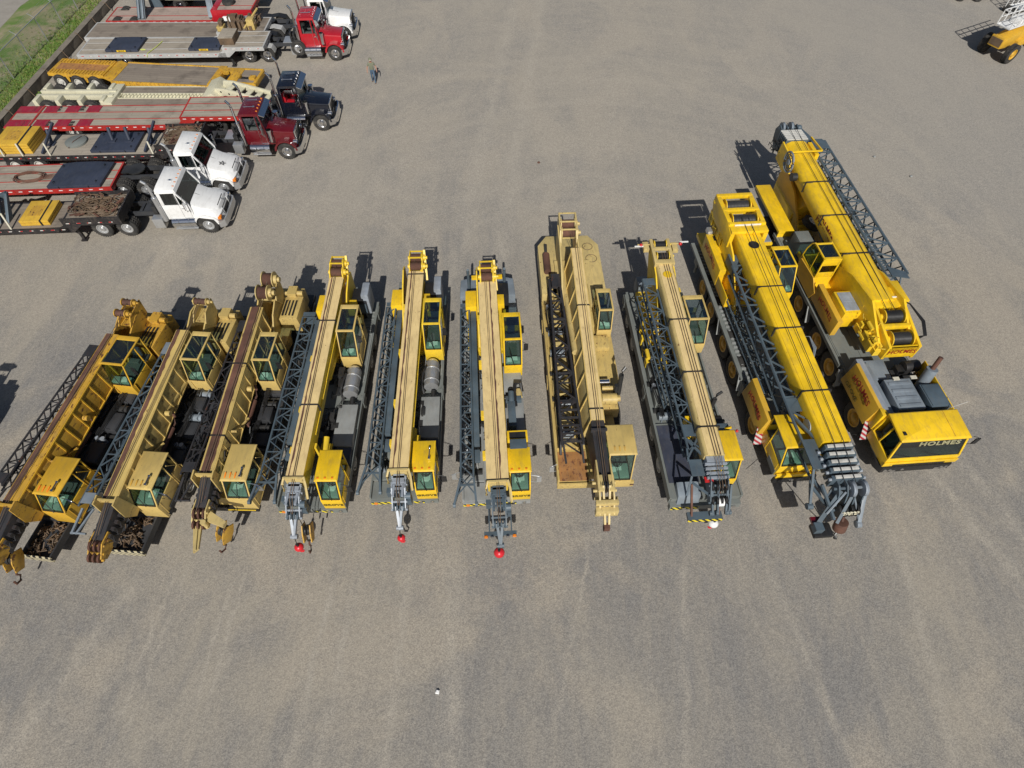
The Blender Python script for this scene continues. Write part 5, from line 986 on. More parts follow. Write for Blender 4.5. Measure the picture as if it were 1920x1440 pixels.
    # boom, from its foot at the front towards the rear
    bo, at = beam_boom(t, .15, 17.3, 6.4, 4.0, 3.55, 1.4, 1.25, 1.2, 'yellow', None, dx=.03, taper=.9, steps=(.3, .52, .75), round_=.32, name='boom')
    for z in (0,):
        m_ = frame(tuple(at(.56, -1, .50, .03)), (0, -1, 0), (.05, 0, 1)); text('HOLMES', .46, 'logo', bo, m_, bold=.012, arc=.16, spacing=1.05)
    q = MB(); q.cyl((.3, 8.0, 2.4), (.3, 12, 2.9), .26, 16); q.build('lift_cylinder', 'yellow', t)
    f = at(0, 0, 0); q = MB()
    for k in range(6): q.box(f.x-.58, f.x+.58, 17.34+k*.17, 17.44+k*.17, 3.05, 4.04-.01*k)
    so = q.build('telescope_end', 'slate', bo, .01); q = MB()
    for k in range(6): q.box(f.x-.56, f.x+.56, 17.33+k*.17, 17.45+k*.17, 4.045-.01*k, 4.085-.01*k)
    q.build('slide_pad', 'whiterim', so, .01)
    q = MB()
    for s in (-1, -.3, .3, 1): q.prism('x', [(18.3, 4.0), (18.7, 4.1), (19.0, 3.7), (18.9, 3.2), (18.4, 2.6), (18.3, 3.0)], f.x+s*.45-.03, f.x+s*.45+.03)
    q.cyl((f.x-.5, 18.7, 3.9), (f.x+.5, 18.7, 3.9), .06, 8); hd = q.build('boom_head', 'slate', bo); q = MB(); sheaves(q, f.x-.1, 18.65, 3.95, .28, 2, .12, .45); sheaves(q, f.x, 18.5, 3.0, .26, 4, .1, .2); q.build('sheave', 'greysteel', hd)
    q = MB(); rr = random.Random(8)
    for k in range(14): a = Vector((f.x-.75+rr.random()*.25, 16.0+rr.random()*2.4, 3.0+rr.random()*.9)); q.bar(a, a+Vector((rr.uniform(-.15,.15), rr.uniform(.1,.35), rr.uniform(-.2,.3))), .05); q.tube([a, a+Vector((-.1, .2, .1)), a+Vector((0, .4, -.2))], .02)
    q.build('head_linkage', 'black', hd)
    q = MB(); q.tube([(f.x-.86, 15.9+.5*math.cos(a*.3142), 3.75+.5*math.sin(a*.3142)) for a in range(21)], .045, 6); q.tube([(f.x-.86, 15.9+.36*math.cos(a*.3142), 3.75+.36*math.sin(a*.3142)) for a in range(21)], .03, 6); q.cyl((f.x-.92, 15.9, 3.75), (f.x-.8, 15.9, 3.75), .14, 12);
    for k in range(10): a = k*.628; q.bar((f.x-.86, 15.9+.1*math.cos(a), 3.75+.1*math.sin(a)), (f.x-.86, 15.9+.5*math.cos(a), 3.75+.5*math.sin(a)), .025)
    q.build('hose_reel', 'greysteel', bo); q = MB(); q.cyl((f.x-.95, 15.0, 3.5), (f.x-.7, 15.0, 3.5), .2, 16); q.build('cable_reel', 'grease', bo)
    q = MB(); q.bar((f.x-.75, 16.2, 4.12), (f.x+.85, 16.2, 4.12), .07); q.bar((f.x+.85, 16.2, 4.12), (f.x+.85, 17.6, 4.0), .07); q.prism('x', [(17.3, 4.0), (16.0, 3.9), (15.6, 3.2), (16.4, 2.9), (17.4, 3.0)], f.x-.78, f.x-.7); q.box(f.x+.6, f.x+.8, 16.2, 17.3, 3.3, 3.9); q.build('head_guard', 'yellow', bo)
    ropes(t, [[(.1+k*.35, 5.8, 3.48), (.1+k*.3, 7, 3.6), (f.x-.15+k*.35, 17.3, 4.1), (f.x-.15+k*.35, 18.7, 4.2)] for k in range(2)], .014, 'grease')
    # jib on the far side
    q = MB(); q.lattice([(1.0, 7.9, 2.75), (1.98, 7.9, 2.75), (1.98, 7.9, 3.45), (1.0, 7.9, 3.45)], [(1.05, 17.6, 2.9), (1.85, 17.6, 2.9), (1.85, 17.6, 3.75), (1.05, 17.6, 3.75)], 20, .06, .027); q.lattice([(1.05, 8.1, 2.5), (1.45, 8.1, 2.5), (1.45, 8.1, 2.8), (1.05, 8.1, 2.8)], [(1.15, 16.8, 2.6), (1.5, 16.8, 2.6), (1.5, 16.8, 3.0), (1.15, 16.8, 3.0)], 20, .045, .022); j = q.build('lattice_jib', 'slate', t)
    q = MB(); q.prism('z', [(1.2, 8.4), (1.2, 7.8), (1.9, 7.6), (1.9, 8.0)], 3.46, 3.5); q.box(1.3, 1.8, 17.1, 17.8, 3.7, 3.75); q.prism('z', [(1.05, 17.2), (1.85, 17.2), (1.3, 19.3), (.7, 19.3)], 3.4, 3.5); q.box(1.05, 1.85, 16.9, 17.6, 3.76, 3.8); q.sphere((.9, 19.3, 3.5), .15, 8); q.sphere((1.2, 19.3, 3.5), .15, 8)
    for k in range(4): q.bar((1.25+k*.12, 7.9, 2.9), (1.3+k*.1, 7.3, 2.6), .05)
    q.build('jib_foot', 'slate', j)
    # rear of the carrier
    q = MB(); q.box(-1.55, -.75, 12.8, 16.6, 1.75, 1.9); q.box(-1.52, -.8, 12.85, 12.95, 1.2, 1.75); q.build('rear_plate', 'yellow', t, .02)
    q = MB(); q.prism('y', [(-.35, 1.2), (-.35, 1.8), (.2, 2.4), (.9, 2.4), (1.3, 1.8), (1.3, 1.2)], 14.2, 16.8)
    for k in range(5): q.box(-.3, .2, 13.0+k*.35, 13.12+k*.35, 1.3, 1.7)
    q.build('outrigger_box', 'yellow', t, .02); q = MB(); q.prism('x', [(12.7, 1.2), (14.9, 2.6), (16.6, 3.0), (16.9, 2.4), (16.9, 1.2)], .55, .65); q.prism('x', [(12.7, 1.2), (14.9, 2.6), (16.6, 3.0), (16.9, 2.4), (16.9, 1.2)], -.3, -.2); q.build('jib_support', 'ochreclean', t)
    q = MB(); q.box(-1.3, .2, 10.9, 12.4, 1.5, 1.7); q.box(-1.25, -.55, 11.2, 12.1, 1.7, 2.5); q.box(-1.1, -.2, 10.8, 11.2, 1.7, 2.1); q.build('equipment_box', 'deck', t, .03); machinery(t, -.6, .7, 10.8, 12.6, 1.5, 2.0, 24, 58)
    wheel(t, .25, 13.2, .48, .3, 'alu', side=1, z=2.0, rx=R(-70))
    q = MB(); q.prism('z', [(-.4, 12.4), (.6, 12.2), (.8, 13.9), (-.2, 14.0)], 1.35, 1.55); q.build('spare_carrier', 'ochre', t)
    return t
crane_f((16.02, 11.15, 0), 4.3)
# ---------------------------------------------------------------- hook balls and blocks hanging from the boom tips
hook_ball(-7.72, 7.75, .95, None, 'red hook ball under the pale nose of the crane with the yellow-brown hook block', anchor=(-7.74, 7.95, 1.85), r=.17)
hook_ball(-4.05, 8.1, .95, None, 'red hook ball under the tip of the crane with the roof horn', anchor=(-4.02, 8.25, 1.85), r=.15)
hook_ball(-.46, 7.55, .95, None, 'red hook ball hanging clear on the gravel below the crane with the light bar', anchor=(-.48, 7.8, 1.85), r=.2)
hook_ball(7.55, 8.75, .75, None, 'white hook ball with red hook beside the yellow striped spreader', mat_='white', anchor=(7.4, 8.9, 1.6), r=.19)
def hook_block(x, y, z, label, mat_, rz=0, s=1.0, top=2.1, tilt=0):
    t = root('hook_block', label, 'hook block', (x, y, 0), rz, 'crane hook blocks')
    b = MB(); T = Matrix.Translation((0, 0, z)) @ Matrix.Rotation(R(tilt), 4, 'X'); b.T = T
    for k in (-1, 1): b.prism('x', [(-.16*s, -.35*s), (.16*s, -.35*s), (.24*s, .0), (.2*s, .32*s), (-.2*s, .32*s), (-.24*s, .0)], k*.14*s-.02, k*.14*s+.02)
    b.build('side_plate', mat_, t, .005)
    b = MB(); b.T = T; sheaves(b, 0, 0, .08*s, .2*s, 2, .09*s, .12*s); b.build('sheave', 'grease', t)
    b = MB(); b.T = T; b.tube([(0, 0, -.35*s), (0, 0, -.5*s), (0, .12*s, -.58*s), (0, .1*s, -.75*s), (0, -.06*s, -.78*s), (0, -.14*s, -.66*s)], .035*s, 6); b.build('hook', 'rust', t)
    b = MB()
    for k in (-.06, .06): b.cyl((k*s, 0, z+.2*s), (k*s, .1, top), .014, 5)
    b.build('cable', 'black', t); return t
hook_block(-17.55, 7.15, 1.3, 'ochre hook block at the very left edge under the black boom nose', 'ochre', top=2.0, s=1.15, tilt=-40)
hook_block(-10.45, 8.2, 1.2, 'rusty yellow hook block swung to the right under the third crane nose', 'ochre', rz=-25, top=2.0, s=1.1, tilt=-35)
hook_block(-7.35, 8.15, 1.4, 'dirty yellow-brown hook block beside the pale grey nose with the red ball', 'ochre', rz=5, top=2.2, tilt=-45)
t = root('hook_weight', 'dark brown cylindrical headache weight under the second crane from the right', 'hook weight', (12.3, 8.6, 0), 20)
b = MB(); b.cyl((0, 0, .55), (0, .12, .98), .24, 20); b.build('weight', 'rust', t, .02)
b = MB(); b.tube([(-.02, -.02, .55), (-.2, -.12, .42), (-.24, -.2, .32), (-.16, -.22, .25), (-.1, -.15, .3)], .05, 6); b.build('hook', 'grease', t)
b = MB(); b.tube([(0, .12, .98), (.15, .3, 1.15)], .06, 6); b.build('swivel', 'rust', t)
b = MB(); b.tube([(.15, .3, 1.15), (.25, .45, 1.6), (.3, .5, 2.0)], .018); b.tube([(-.2, -.1, .45), (-.6, .3, .9), (-1.0, .85, 1.6)], .02); b.build('cable', 'black', t)
# ---------------------------------------------------------------- road tractors; local x points forward, x=0 at the bumper
TG = 'road tractors parked nose out'
def rr_sec(x, w, z0, z1, r, cy=0.0):
    return [(x, cy-w, z0), (x, cy-w, z1-r), (x, cy-w+r*.3, z1-r*.3), (x, cy-w+r, z1), (x, cy+w-r, z1), (x, cy+w-r*.3, z1-r*.3), (x, cy+w, z1-r), (x, cy+w, z0)]
def tractor(loc, rz, label, col, style='square', wb=4.85, visor=None, stacks=2, roofcol=None, fenders=True, spare=False, hornlights='amber', fifth='black', far_fender=True, hole=True, red_in=False, headrack=None):
    t = root('road_tractor', label, 'truck', loc, rz, TG); sq = style == 'square'
    fx = -.85 if sq else -.95; hz = 1.72 if sq else 1.62; hx = -1.8 if sq else -1.5; cr = -3.1 if sq else -2.9; cz = 2.85 if sq else 2.7; hw = .78
    ax = (fx-wb+.0, fx-wb-1.33)
    b = MB()
    for s in (-1, 1): b.box(ax[1]-.8, -.3, s*.42-.05, s*.42+.05, .78, 1.02)
    for x in (ax[1]-.75, ax[0]+.7, cr-.15, -1.4): b.box(x-.08, x+.08, -.4, .4, .8, 1.0)
    b.build('frame_rails', 'darkdeck', t)
    # hood with front fenders
    b = MB()
    if sq:
        b.loft([rr_sec(-.28, hw-.08, .85, 1.55, .12), rr_sec(-1.2, hw, .85, 1.66, .12), rr_sec(hx, hw+.06, .85, hz+.06, .12)])
    else:
        b.loft([rr_sec(-.14, .62, .7, 1.05, .2), rr_sec(-.26, .80, .7, 1.3, .26), rr_sec(-.6, .94, .75, 1.45, .3), rr_sec(-1.1, .96, .85, 1.58, .28), rr_sec(hx, .97, .9, hz+.16, .22)])
    hood = b.build('hood', col, t, 0.0)
    b = MB(); b.bar((hx+.02, 0, (hz+.065 if sq else hz+.165)), (-1.15, 0, 1.665 if sq else 1.592), .014, .01); b.build('hood_seam', 'darkdeck', hood)
    b = MB()
    for s in (-1, 1):
        y0, y1 = (s*.72, s*1.2); y0, y1 = min(y0, y1), max(y0, y1)
        pts = []
        for k in range(9): a = math.pi*(k/8)*1.0; pts.append((fx+.66*math.cos(a)*(1.05), .62+.62*math.sin(a)))
        inner = [(fx+.57*math.cos(math.pi*k/8), .62+.54*math.sin(math.pi*k/8)) for k in range(9)]
        for k in range(8):
            (xa, za), (xb, zb), (xc, zc), (xd, zd) = pts[k], pts[k+1], inner[k+1], inner[k]
            b.add([(xa,y0,za),(xb,y0,zb),(xc,y0,zc),(xd,y0,zd),(xa,y1,za),(xb,y1,zb),(xc,y1,zc),(xd,y1,zd)], [(0,1,2,3),(7,6,5,4),(0,4,5,1),(1,5,6,2),(2,6,7,3),(3,7,4,0)])
        if not sq: b.loft([[(-.08, s*.45, .6), (-.12, s*.45, 1.1), (-.14, s*.8, 1.08), (-.3, s*1.1, .98), (-.38, s*1.2, .6)], [(-.45, s*.5, .8), (-.45, s*.5, 1.36), (-.42, s*.85, 1.3), (-.5, s*1.15, 1.16), (-.5, s*1.22, .95)], [(-1.25, s*.5, .9), (-1.25, s*.5, 1.45), (-1.25, s*.85, 1.42), (-1.25, s*1.15, 1.3), (-1.25, s*1.22, 1.1)], [(-1.6, s*.5, .8), (-1.6, s*.5, 1.4), (-1.6, s*.85, 1.3), (-1.6, s*1.0, 1.1), (-1.6, s*1.05, .9)]])
    b.build('front_fender', col, hood, 0.0)
    b = MB()
    if sq:
        b.box(-.27, -.2, -.66, .66, .75, 1.56); gr = b.build('grille', 'chrome', t, .02)
        b = MB()
        for k in range(12): b.box(-.199, -.192, -.56+k*.096, -.52+k*.096, .85, 1.45)
        b.build('grille_bars', 'black', gr)
        for s in (-1, 1): q = MB(); q.cyl((-.35, s*.86, 1.02), (-.14, s*.86, 1.02), .14, 14); q.build('headlight', 'chrome', t)
    else:
        b.loft([[(-.1, -.5, .78), (-.1, .5, .78), (-.15, .52, .8), (-.15, -.52, .8)], [(-.16, -.56, 1.1), (-.16, .56, 1.1), (-.33, .5, 1.36), (-.33, -.5, 1.36)]]); gr = b.build('grille', 'black', t, .01)
        q = MB(); q.sphere((-.2, 0, 1.38), .05, 8); q.build('bonnet_ornament', 'chrome', gr)
        for s in (-1, 1): q = MB(); q.box(-.36, -.14, min(s*.86, s*1.1), max(s*.86, s*1.1), .84, 1.0); q.build('headlight', 'amber' if s < 0 else 'chrome', t, .03)
    b = MB(); b.prism('z', [(-.3, -1.22), (-.02, -1.05), (.03, -.7), (.03, .7), (-.02, 1.05), (-.3, 1.22), (-.36, 1.18), (-.08, 1.0), (-.05, .6), (-.05, -.6), (-.08, -1.0), (-.36, -1.18)], .4, .78); b.build('bumper', 'chrome' if sq else 'alu', t)
    # cab
    cw = .98 if sq else 1.08; wz = 1.95; b = MB()
    b.box(cr, hx+.02, -cw, -cw+.07, .95, wz-.12); b.box(cr, hx+.02, cw-.07, cw, .95, wz-.12); b.box(cr, cr+.07, -cw+.07, cw-.07, .95, cz-.12); b.box(cr+.07, hx+.02, -cw+.07, cw-.07, .95, 1.25)
    b.box(hx-.06, hx+.02, -cw+.07, cw-.07, 1.25, hz+.05)
    tx = hx-.12 if sq else hx-.42
    for s in (-1, 1):
        y = s*(cw-.035); b.bar((hx-.02, y, wz-.14), (tx-.02, y, cz-.08), .09, .07); b.bar((cr+.09, y, wz-.14), (cr+.12, y, cz-.08), .18, .07); b.bar((cr+.95, y, wz-.14), (cr+.95, y, cz-.1), .05, .06)
    b.bar((hx-.02, 0, hz), (tx-.02, 0, cz-.08), .03) if sq else None
    cb = b.build('cab', col, t, .012)
    b = MB()
    if sq: b.loft([[(tx+.05, -cw, cz-.12), (tx+.05, cw, cz-.12), (cr-.0, cw, cz-.12), (cr-.0, -cw, cz-.12)], [(tx, -cw+.03, cz), (tx, cw-.03, cz), (cr+.05, cw-.03, cz), (cr+.05, -cw+.03, cz)], [(tx-.15, -cw+.2, cz+.06), (tx-.15, cw-.2, cz+.06), (cr+.25, cw-.2, cz+.06), (cr+.25, -cw+.2, cz+.06)]])
    else: b.loft([[(tx+.08, -cw+.02, cz-.14), (tx+.08, cw-.02, cz-.14), (cr, cw, cz-.14), (cr, -cw, cz-.14)], [(tx+.0, -cw+.1, cz+.02), (tx+.0, cw-.1, cz+.02), (cr+.03, cw-.05, cz+.06), (cr+.03, -cw+.05, cz+.06)], [(tx-.3, -cw+.28, cz+.13), (tx-.3, cw-.28, cz+.13), (cr+.12, cw-.24, cz+.2), (cr+.12, -cw+.24, cz+.2)]])
    rf = b.build('roof', roofcol or col, cb)
    q = MB()
    if sq:
        q.loft([[(tx+.05, -cw+.02, cz-.1), (tx+.05, cw-.02, cz-.1), (tx+.03, cw-.02, cz-.04), (tx+.03, -cw+.02, cz-.04)], [(tx+.32, -cw+.06, cz-.24), (tx+.32, cw-.06, cz-.24), (tx+.32, cw-.06, cz-.2), (tx+.32, -cw+.06, cz-.2)]]); q.build('sun_visor', 'chrome' if visor is None else visor, cb)
    for k in range(5):
        y = -.7+k*.35; q = MB(); q.box(tx-.14, tx-.04, y-.03, y+.03, cz+.01, cz+.07); q.build('marker_light', hornlights, rf, .012)
    for y in (-.35, .4) if sq else (-.3,): q = MB(); q.cyl((tx-.9, y, cz+.13), (tx-.35, y, cz+.13), .022, 8); q.cyl((tx-.35, y, cz+.13), (tx-.22, y, cz+.13), .055, 10, .07); q.build('air_horn', 'chrome', rf)
    wy = cw-.08; q = MB(); q.loft([[(hx-.0, -wy, hz+.07), (hx-.0, wy, hz+.07), (hx-.012, wy, hz+.07), (hx-.012, -wy, hz+.07)], [(tx+.02, -wy+.03, cz-.14), (tx+.02, wy-.03, cz-.14), (tx+.008, wy-.03, cz-.14), (tx+.008, -wy+.03, cz-.14)]]); q.build('windshield', 'darkglass', cb)
    for s in (-1, 1):
        y = s*(cw-.03)
        q = MB(); q.prism('y', [(hx-.06, wz-.1), (cr+1.0, wz-.1), (cr+1.0, cz-.14), (tx-.06, cz-.14)], y-.004, y+.004); q.build('door_window', 'darkglass', cb)
        q = MB(); q.prism('y', [(cr+.9, wz-.1), (cr+.2, wz-.1), (cr+.22, cz-.14), (cr+.92, cz-.14)], y-.004, y+.004) if not sq else q.box(cr+.25, cr+.85, y-.004, y+.004, 2.2, 2.6); q.build('side_window', 'darkglass', cb)
        q = MB(); yo = s*(cw+.006); q.bar((cr+.9, yo, 1.02), (cr+.9, yo, cz-.2), .015); q.bar((hx-.08, yo, 1.02), (hx-.08, yo, wz), .015); q.bar((cr+.9, yo, 1.02), (hx-.08, yo, 1.02), .015); q.box(cr+.98, cr+1.12, yo-.02, yo+.02, 1.6, 1.65); q.build('door_trim', 'chrome' if sq else 'alu', cb)
        mirror_y = s*(cw+.28); q = MB(); q.tube([(hx-.1, s*cw, 2.4), (hx-.05, mirror_y, 2.35), (hx-.05, mirror_y, 1.6), (hx-.1, s*cw, 1.5)], .018); q.box(hx-.09, hx-.04, mirror_y-.1, mirror_y+.1, 1.75, 2.2); q.build('mirror', 'chrome', cb)
    q = MB(); q.box(cr+.3, cr+.8, -.75, -.25, 1.26, 1.75); q.box(cr+.12, cr+.3, -.75, -.25, 1.5, 2.3); q.box(cr+.3, cr+.8, .25, .75, 1.26, 1.75); q.box(cr+.12, cr+.3, .25, .75, 1.5, 2.3); q.build('seat', 'red' if red_in else 'seat', cb, .03)
    q = MB(); q.box(hx-.4, hx-.1, -cw+.1, cw-.1, 1.5, 1.85); q.build('dashboard', 'seat', cb, .03)
    # stacks, tanks, steps
    for s in ((-1, 1) if stacks == 2 else (-1,)):
        q = MB(); x = cr-.16; y = s*(cw-.02)
        q.cyl((x, y, .9), (x, y, 2.35), .12 if sq else .14, 14); q.cyl((x, y, 2.35), (x, y, 3.0 if not sq else 3.3), .07, 12); q.tube([(x, y, 3.0 if not sq else 3.3), (x-.04, y, 3.2 if not sq else 3.5), (x-.2, y, 3.35 if not sq else 3.7)], .07, 10); q.build('exhaust_stack', 'chrome' if sq else 'alu', t)
    if sq and stacks == 2:
        for s in (-1, 1): q = MB(); q.cyl((hx+.22, s*1.0, 1.15), (hx+.22, s*1.0, 1.8), .13, 14); q.cyl((hx+.22, s*1.0, 1.8), (hx+.22, s*1.0, 1.9), .16, 14); q.build('air_cleaner', 'chrome', t)
    for s in (-1, 1):
        q = MB(); q.cyl((cr+.15, s*1.0, .72), (hx+.0, s*1.0, .72), .29, 18)
        for x in (cr+.5, hx-.35): q.lathe((x, s*1.0, .72), 'x', [(.295, 0), (.305, .02), (.295, .04)], 18)
        q.build('fuel_tank', 'chrome', t); q = MB(); q.box(cr+.2, hx, s*1.22-.06, s*1.22+.06, .42, .46); q.build('step', 'alu', t)
        q = MB(); q.box(cr-.85, cr-.3, min(s*.8, s*1.22), max(s*.8, s*1.22), .5, 1.08); q.build('step_box', 'alu', t, .02)
    q = MB(); q.box(cr-1.5, cr-.35, -.5, .5, 1.03, 1.06); q.build('deck_plate', 'alu' if sq else 'darkdeck', t); machinery(t, cr-.9, cr-.1, -.7, .7, 1.0, 1.9, 22, int(loc[1]*10))
    if headrack: q = MB(); q.box(cr-.12, cr-.05, -.95, .95, 1.1, 2.6); q.build('headache_rack', headrack, t)
    q = MB(); q.lathe((sum(ax)/2, 0, 1.12), 'z', [(.001, .0), (.5, .0), (.5, .06), (.001, .08)], 20); q.box(sum(ax)/2-.75, sum(ax)/2-.2, -.35, .35, 1.1, 1.16); q.build('fifth_wheel', 'grease', t)
    if fenders:
        for s in (-1, 1):
            q = MB(); y0, y1 = min(s*.62, s*1.25), max(s*.62, s*1.25)
            for (xa, za, xb, zb) in ((ax[1]-.62, .75, ax[1]-.45, 1.02), (ax[1]-.45, 1.02, ax[1]+.1, 1.14), (ax[1]+.1, 1.14, (ax[0]+ax[1])/2, 1.06), ((ax[0]+ax[1])/2, 1.06, ax[0]-.1, 1.14), (ax[0]-.1, 1.14, ax[0]+.45, 1.02), (ax[0]+.45, 1.02, ax[0]+.62, .7)):
                q.add([(xa,y0,za),(xb,y0,zb),(xb,y0,zb+.03),(xa,y0,za+.03),(xa,y1,za),(xb,y1,zb),(xb,y1,zb+.03),(xa,y1,za+.03)], [(0,1,2,3),(7,6,5,4),(0,4,5,1),(1,5,6,2),(2,6,7,3),(3,7,4,0)])
            q.build('rear_fender', 'trgrey' if s < 0 else 'black', t)
    for s in (-1, 1):
        wheel(t, fx, s*1.02, .52, .3, 'chrome' if sq else 'alu', axis='y', side=s)
        for x in ax: wheel(t, x, s*1.06, .52, .28, 'chrome' if sq else 'alu', axis='y', side=s, dual=True)
    if spare: wheel(t, cr-.3, -1.1, .5, .28, 'chrome', axis='y', side=-1, z=.95)
    return t
tractor((-15.65, 27.15, 0), 3.0, 'nearest white road tractor with rounded nose and dark window panels', 'white', 'round', wb=4.35, stacks=1, fenders=False)
tractor((-15.75, 30.45, 0), 3.0, 'white rounded tractor just behind the nearest white one, star shape drawn on its nose', 'white', 'round', wb=4.35, stacks=1, fenders=False)
tractor((-12.95, 33.95, 0), 2.0, 'maroon long-nosed tractor with chrome visor and amber roof lights', 'maroon', 'square', wb=5.2, stacks=2, fenders=False)
tractor((-11.4, 37.05, 0), 2.0, 'black long-nosed tractor with tall leaning chrome stacks and red interior', 'blacktruck', 'square', wb=5.2, stacks=2, fenders=False, red_in=True, hornlights='chrome')
tractor((-12.1, 46.15, 0), 2.2, 'bright red long-nosed tractor with a spare wheel behind its cab', 'red', 'square', wb=4.9, stacks=2, fenders=True, spare=True, hornlights='chrome')
tractor((-11.95, 49.1, 0), 3.0, 'white long-nosed tractor behind the bright red one at the top edge', 'white', 'square', wb=5.0, stacks=1, fenders=True, hornlights='chrome')
q = MB(); q.T = Matrix.Translation((-.85, -.3, 1.545)) @ Matrix.Rotation(R(14.6), 4, 'Y'); st = [(.2*math.cos(1.5708+k*2.513), .2*math.sin(1.5708+k*2.513)) for k in range(5)]
for k in range(5): a, c = st[k], st[(k+1) % 5]; q.bar((a[0], a[1], .01), (c[0], c[1], .01), .018, .012)
q.build('star_emblem', 'black', [o for o in bpy.data.objects if 'star shape' in o.get('label', '')][0])

# ---------------------------------------------------------------- trailers; local x forward, x=0 at the tail, y=0 centre line
TRG = 'flat trailers parked beside the tractors'
def tape(b, x0, x1, y, z, s, step=.55):
    x = x0+.2
    while x < x1-.3: b.box(x, x+.2, y+s*.002-.003, y+s*.002+.003, z-.045, z); x += step
def trailer(loc, rz, label, L, W_, z, col, deckm, neck=None, axles=(), wz=None, rimm='whiterim', thick=.28, rails=(), low=None, tapecol='white', name='flatbed_trailer', legs=True, wr=.5):
    """neck=(x0,x1,z): raised front deck"""
    t = root(name, label, 'trailer', loc, rz, TRG); w = W_/2; b = MB()
    b.box(0, L, -w, -w+.09, z-thick, z); b.box(0, L, w-.09, w, z-thick, z); b.box(0, .1, -w+.09, w-.09, z-thick, z); b.box(L-.1, L, -w+.09, w-.09, z-thick, z)
    for s in (-1, 1): b.box(.4, L-.2, s*.5-.06, s*.5+.06, z-thick-.25, z-.06)
    k = .8
    while k < L-.3: b.box(k-.04, k+.04, -w+.09, w-.09, z-.2, z-.06); k += .9
    if neck:
        x0, x1, nz = neck; b.box(x0, x1, -w, -w+.09, nz-.25, nz); b.box(x0, x1, w-.09, w, nz-.25, nz); b.box(x0, x0+.1, -w+.09, w-.09, z-.1, nz); b.box(x1-.1, x1, -w+.09, w-.09, nz-.25, nz)
        for s in (-1, 1): b.prism('y', [(x0-.5, z-thick), (x0+.35, z-thick), (x0+.9, nz-.25), (x0+.0, nz-.25), (x0-.3, z)], s*w*1.0-.045-(.045 if s > 0 else -.045), s*w+.045-(.045 if s > 0 else -.045)); b.box(x0, x1, s*.45-.06, s*.45+.06, nz-.45, nz-.06)
    f = b.build('trailer_frame', col, t)
    q = MB(); q.box(.1, L-.1, -w+.09, w-.09, z-.06, z-.01)
    d = q.build('deck', deckm, t)
    if neck: q = MB(); q.box(neck[0]+.1, neck[1]-.1, -w+.09, w-.09, neck[2]-.06, neck[2]-.01); q.build('raised_deck', deckm, t)
    if rails:
        q = MB()
        for y in rails:
            q.box(.1, L-.1, y-.025, y+.025, z-.012, z+.006)
            if neck: q.box(neck[0]+.1, neck[1]-.1, y-.025, y+.025, neck[2]-.012, neck[2]+.006)
        q.build('deck_rail', col, f)
    q = MB(); tape(q, .1, L, -w, z-.08, -1)
    if neck: tape(q, neck[0], neck[1], -w, neck[2]-.08, -1)
    q.build('reflective_tape', tapecol, f)
    for ax in axles:
        for s in (-1, 1): wheel(t, ax, s*(w-.16), wr, .26, rimm, axis='y', side=s, dual=True)
    if legs:
        x = (neck[0]+.3 if neck else L-2.2); q = MB()
        for s in (-1, 1): q.box(x-.07, x+.07, s*.8-.07, s*.8+.07, .1, z-.1); q.box(x-.15, x+.15, s*.8-.15, s*.8+.15, .02, .08); q.bar((x, s*.8, .4), (x-.7, s*.8, z-.2), .05)
        q.build('landing_gear', col if col != 'trgrey' else 'grease', t)
    return t
# A: black step deck behind the nearest white tractor
tA = trailer((-33.0, 25.6, 0), 3.4, 'black step-deck trailer with timber floor hitched behind the nearest white tractor', 9.5, 2.3, 1.12, 'trblack', 'dwood', neck=(9.35, 12.4, 1.5), axles=(1.0, 2.3), tapecol='reflect')
tB = trailer((-33.4, 28.95, 0), 3.2, 'orange-red edged flatbed trailer behind the second white tractor', 10.9, 2.4, 1.2, 'trred', 'twood', axles=(1.2, 2.5), rails=(-.4, .4), legs=True)
tC = trailer((-30.6, 32.45, 0), 1.8, 'black drop-deck trailer loaded with pads and stands behind the maroon tractor', 9.7, 2.35, 1.12, 'trblack', 'twood', neck=(9.6, 12.1, 1.5), axles=(.9, 2.3), tapecol='reflect')
tD = trailer((-31.75, 35.85, 0), 1.2, 'long red and crimson lowboy trailer with plank deck', 11.0, 2.4, 1.0, 'trred', 'twood', neck=(11.1, 14.85, 1.5), axles=(1.1, 2.6, 4.1), rails=(-.4, .4), legs=False, thick=.3)
q = MB(); w = 1.2
for k in range(4):
    x = (.02, 1.75, 3.1, 4.45)[k]; wd = (1.4, .85, .85, .85)[k]
    for s in (-1, 1): q = MB(); q.box(x, x+wd, min(s*.45, s*1.17), max(s*.45, s*1.17), .995, 1.012); q.build('crimson_plate', 'trmag', tD)
q = MB(); q.box(1.5, 1.62, -1.22, 1.22, .85, 1.03); q.build('hinge_gap', 'trred', tD)
tG = trailer((-30.9, 44.75, 0), 1.4, 'silver-grey aluminium step-deck trailer hitched to the bright red tractor', 10.5, 2.45, 1.12, 'trgrey', 'twood', neck=(10.35, 13.3, 1.5), axles=(.8, 3.1), rimm='chrome', rails=(-.5, .5), tapecol='reflect')
tH = trailer((-31.4, 47.3, 0), .4, 'worn brown-grey flatbed trailer lying just behind the silver one', 9.9, 2.45, 1.12, 'trgrey', 'dwood', neck=(9.8, 13.3, 1.45), axles=(1.0, 2.3), tapecol='reflect')
tI = trailer((-31.2, 50.45, 0), .6, 'bright red lowboy trailer with raised red neck near the top edge', 8.5, 2.4, .9, 'trred', 'pwood', neck=(8.4, 11.4, 1.6), axles=(.8, 2.1), rails=(-.35,), thick=.3, legs=False)
q = MB(); q.box(8.3, 8.75, -1.24, 1.24, .6, 1.62)
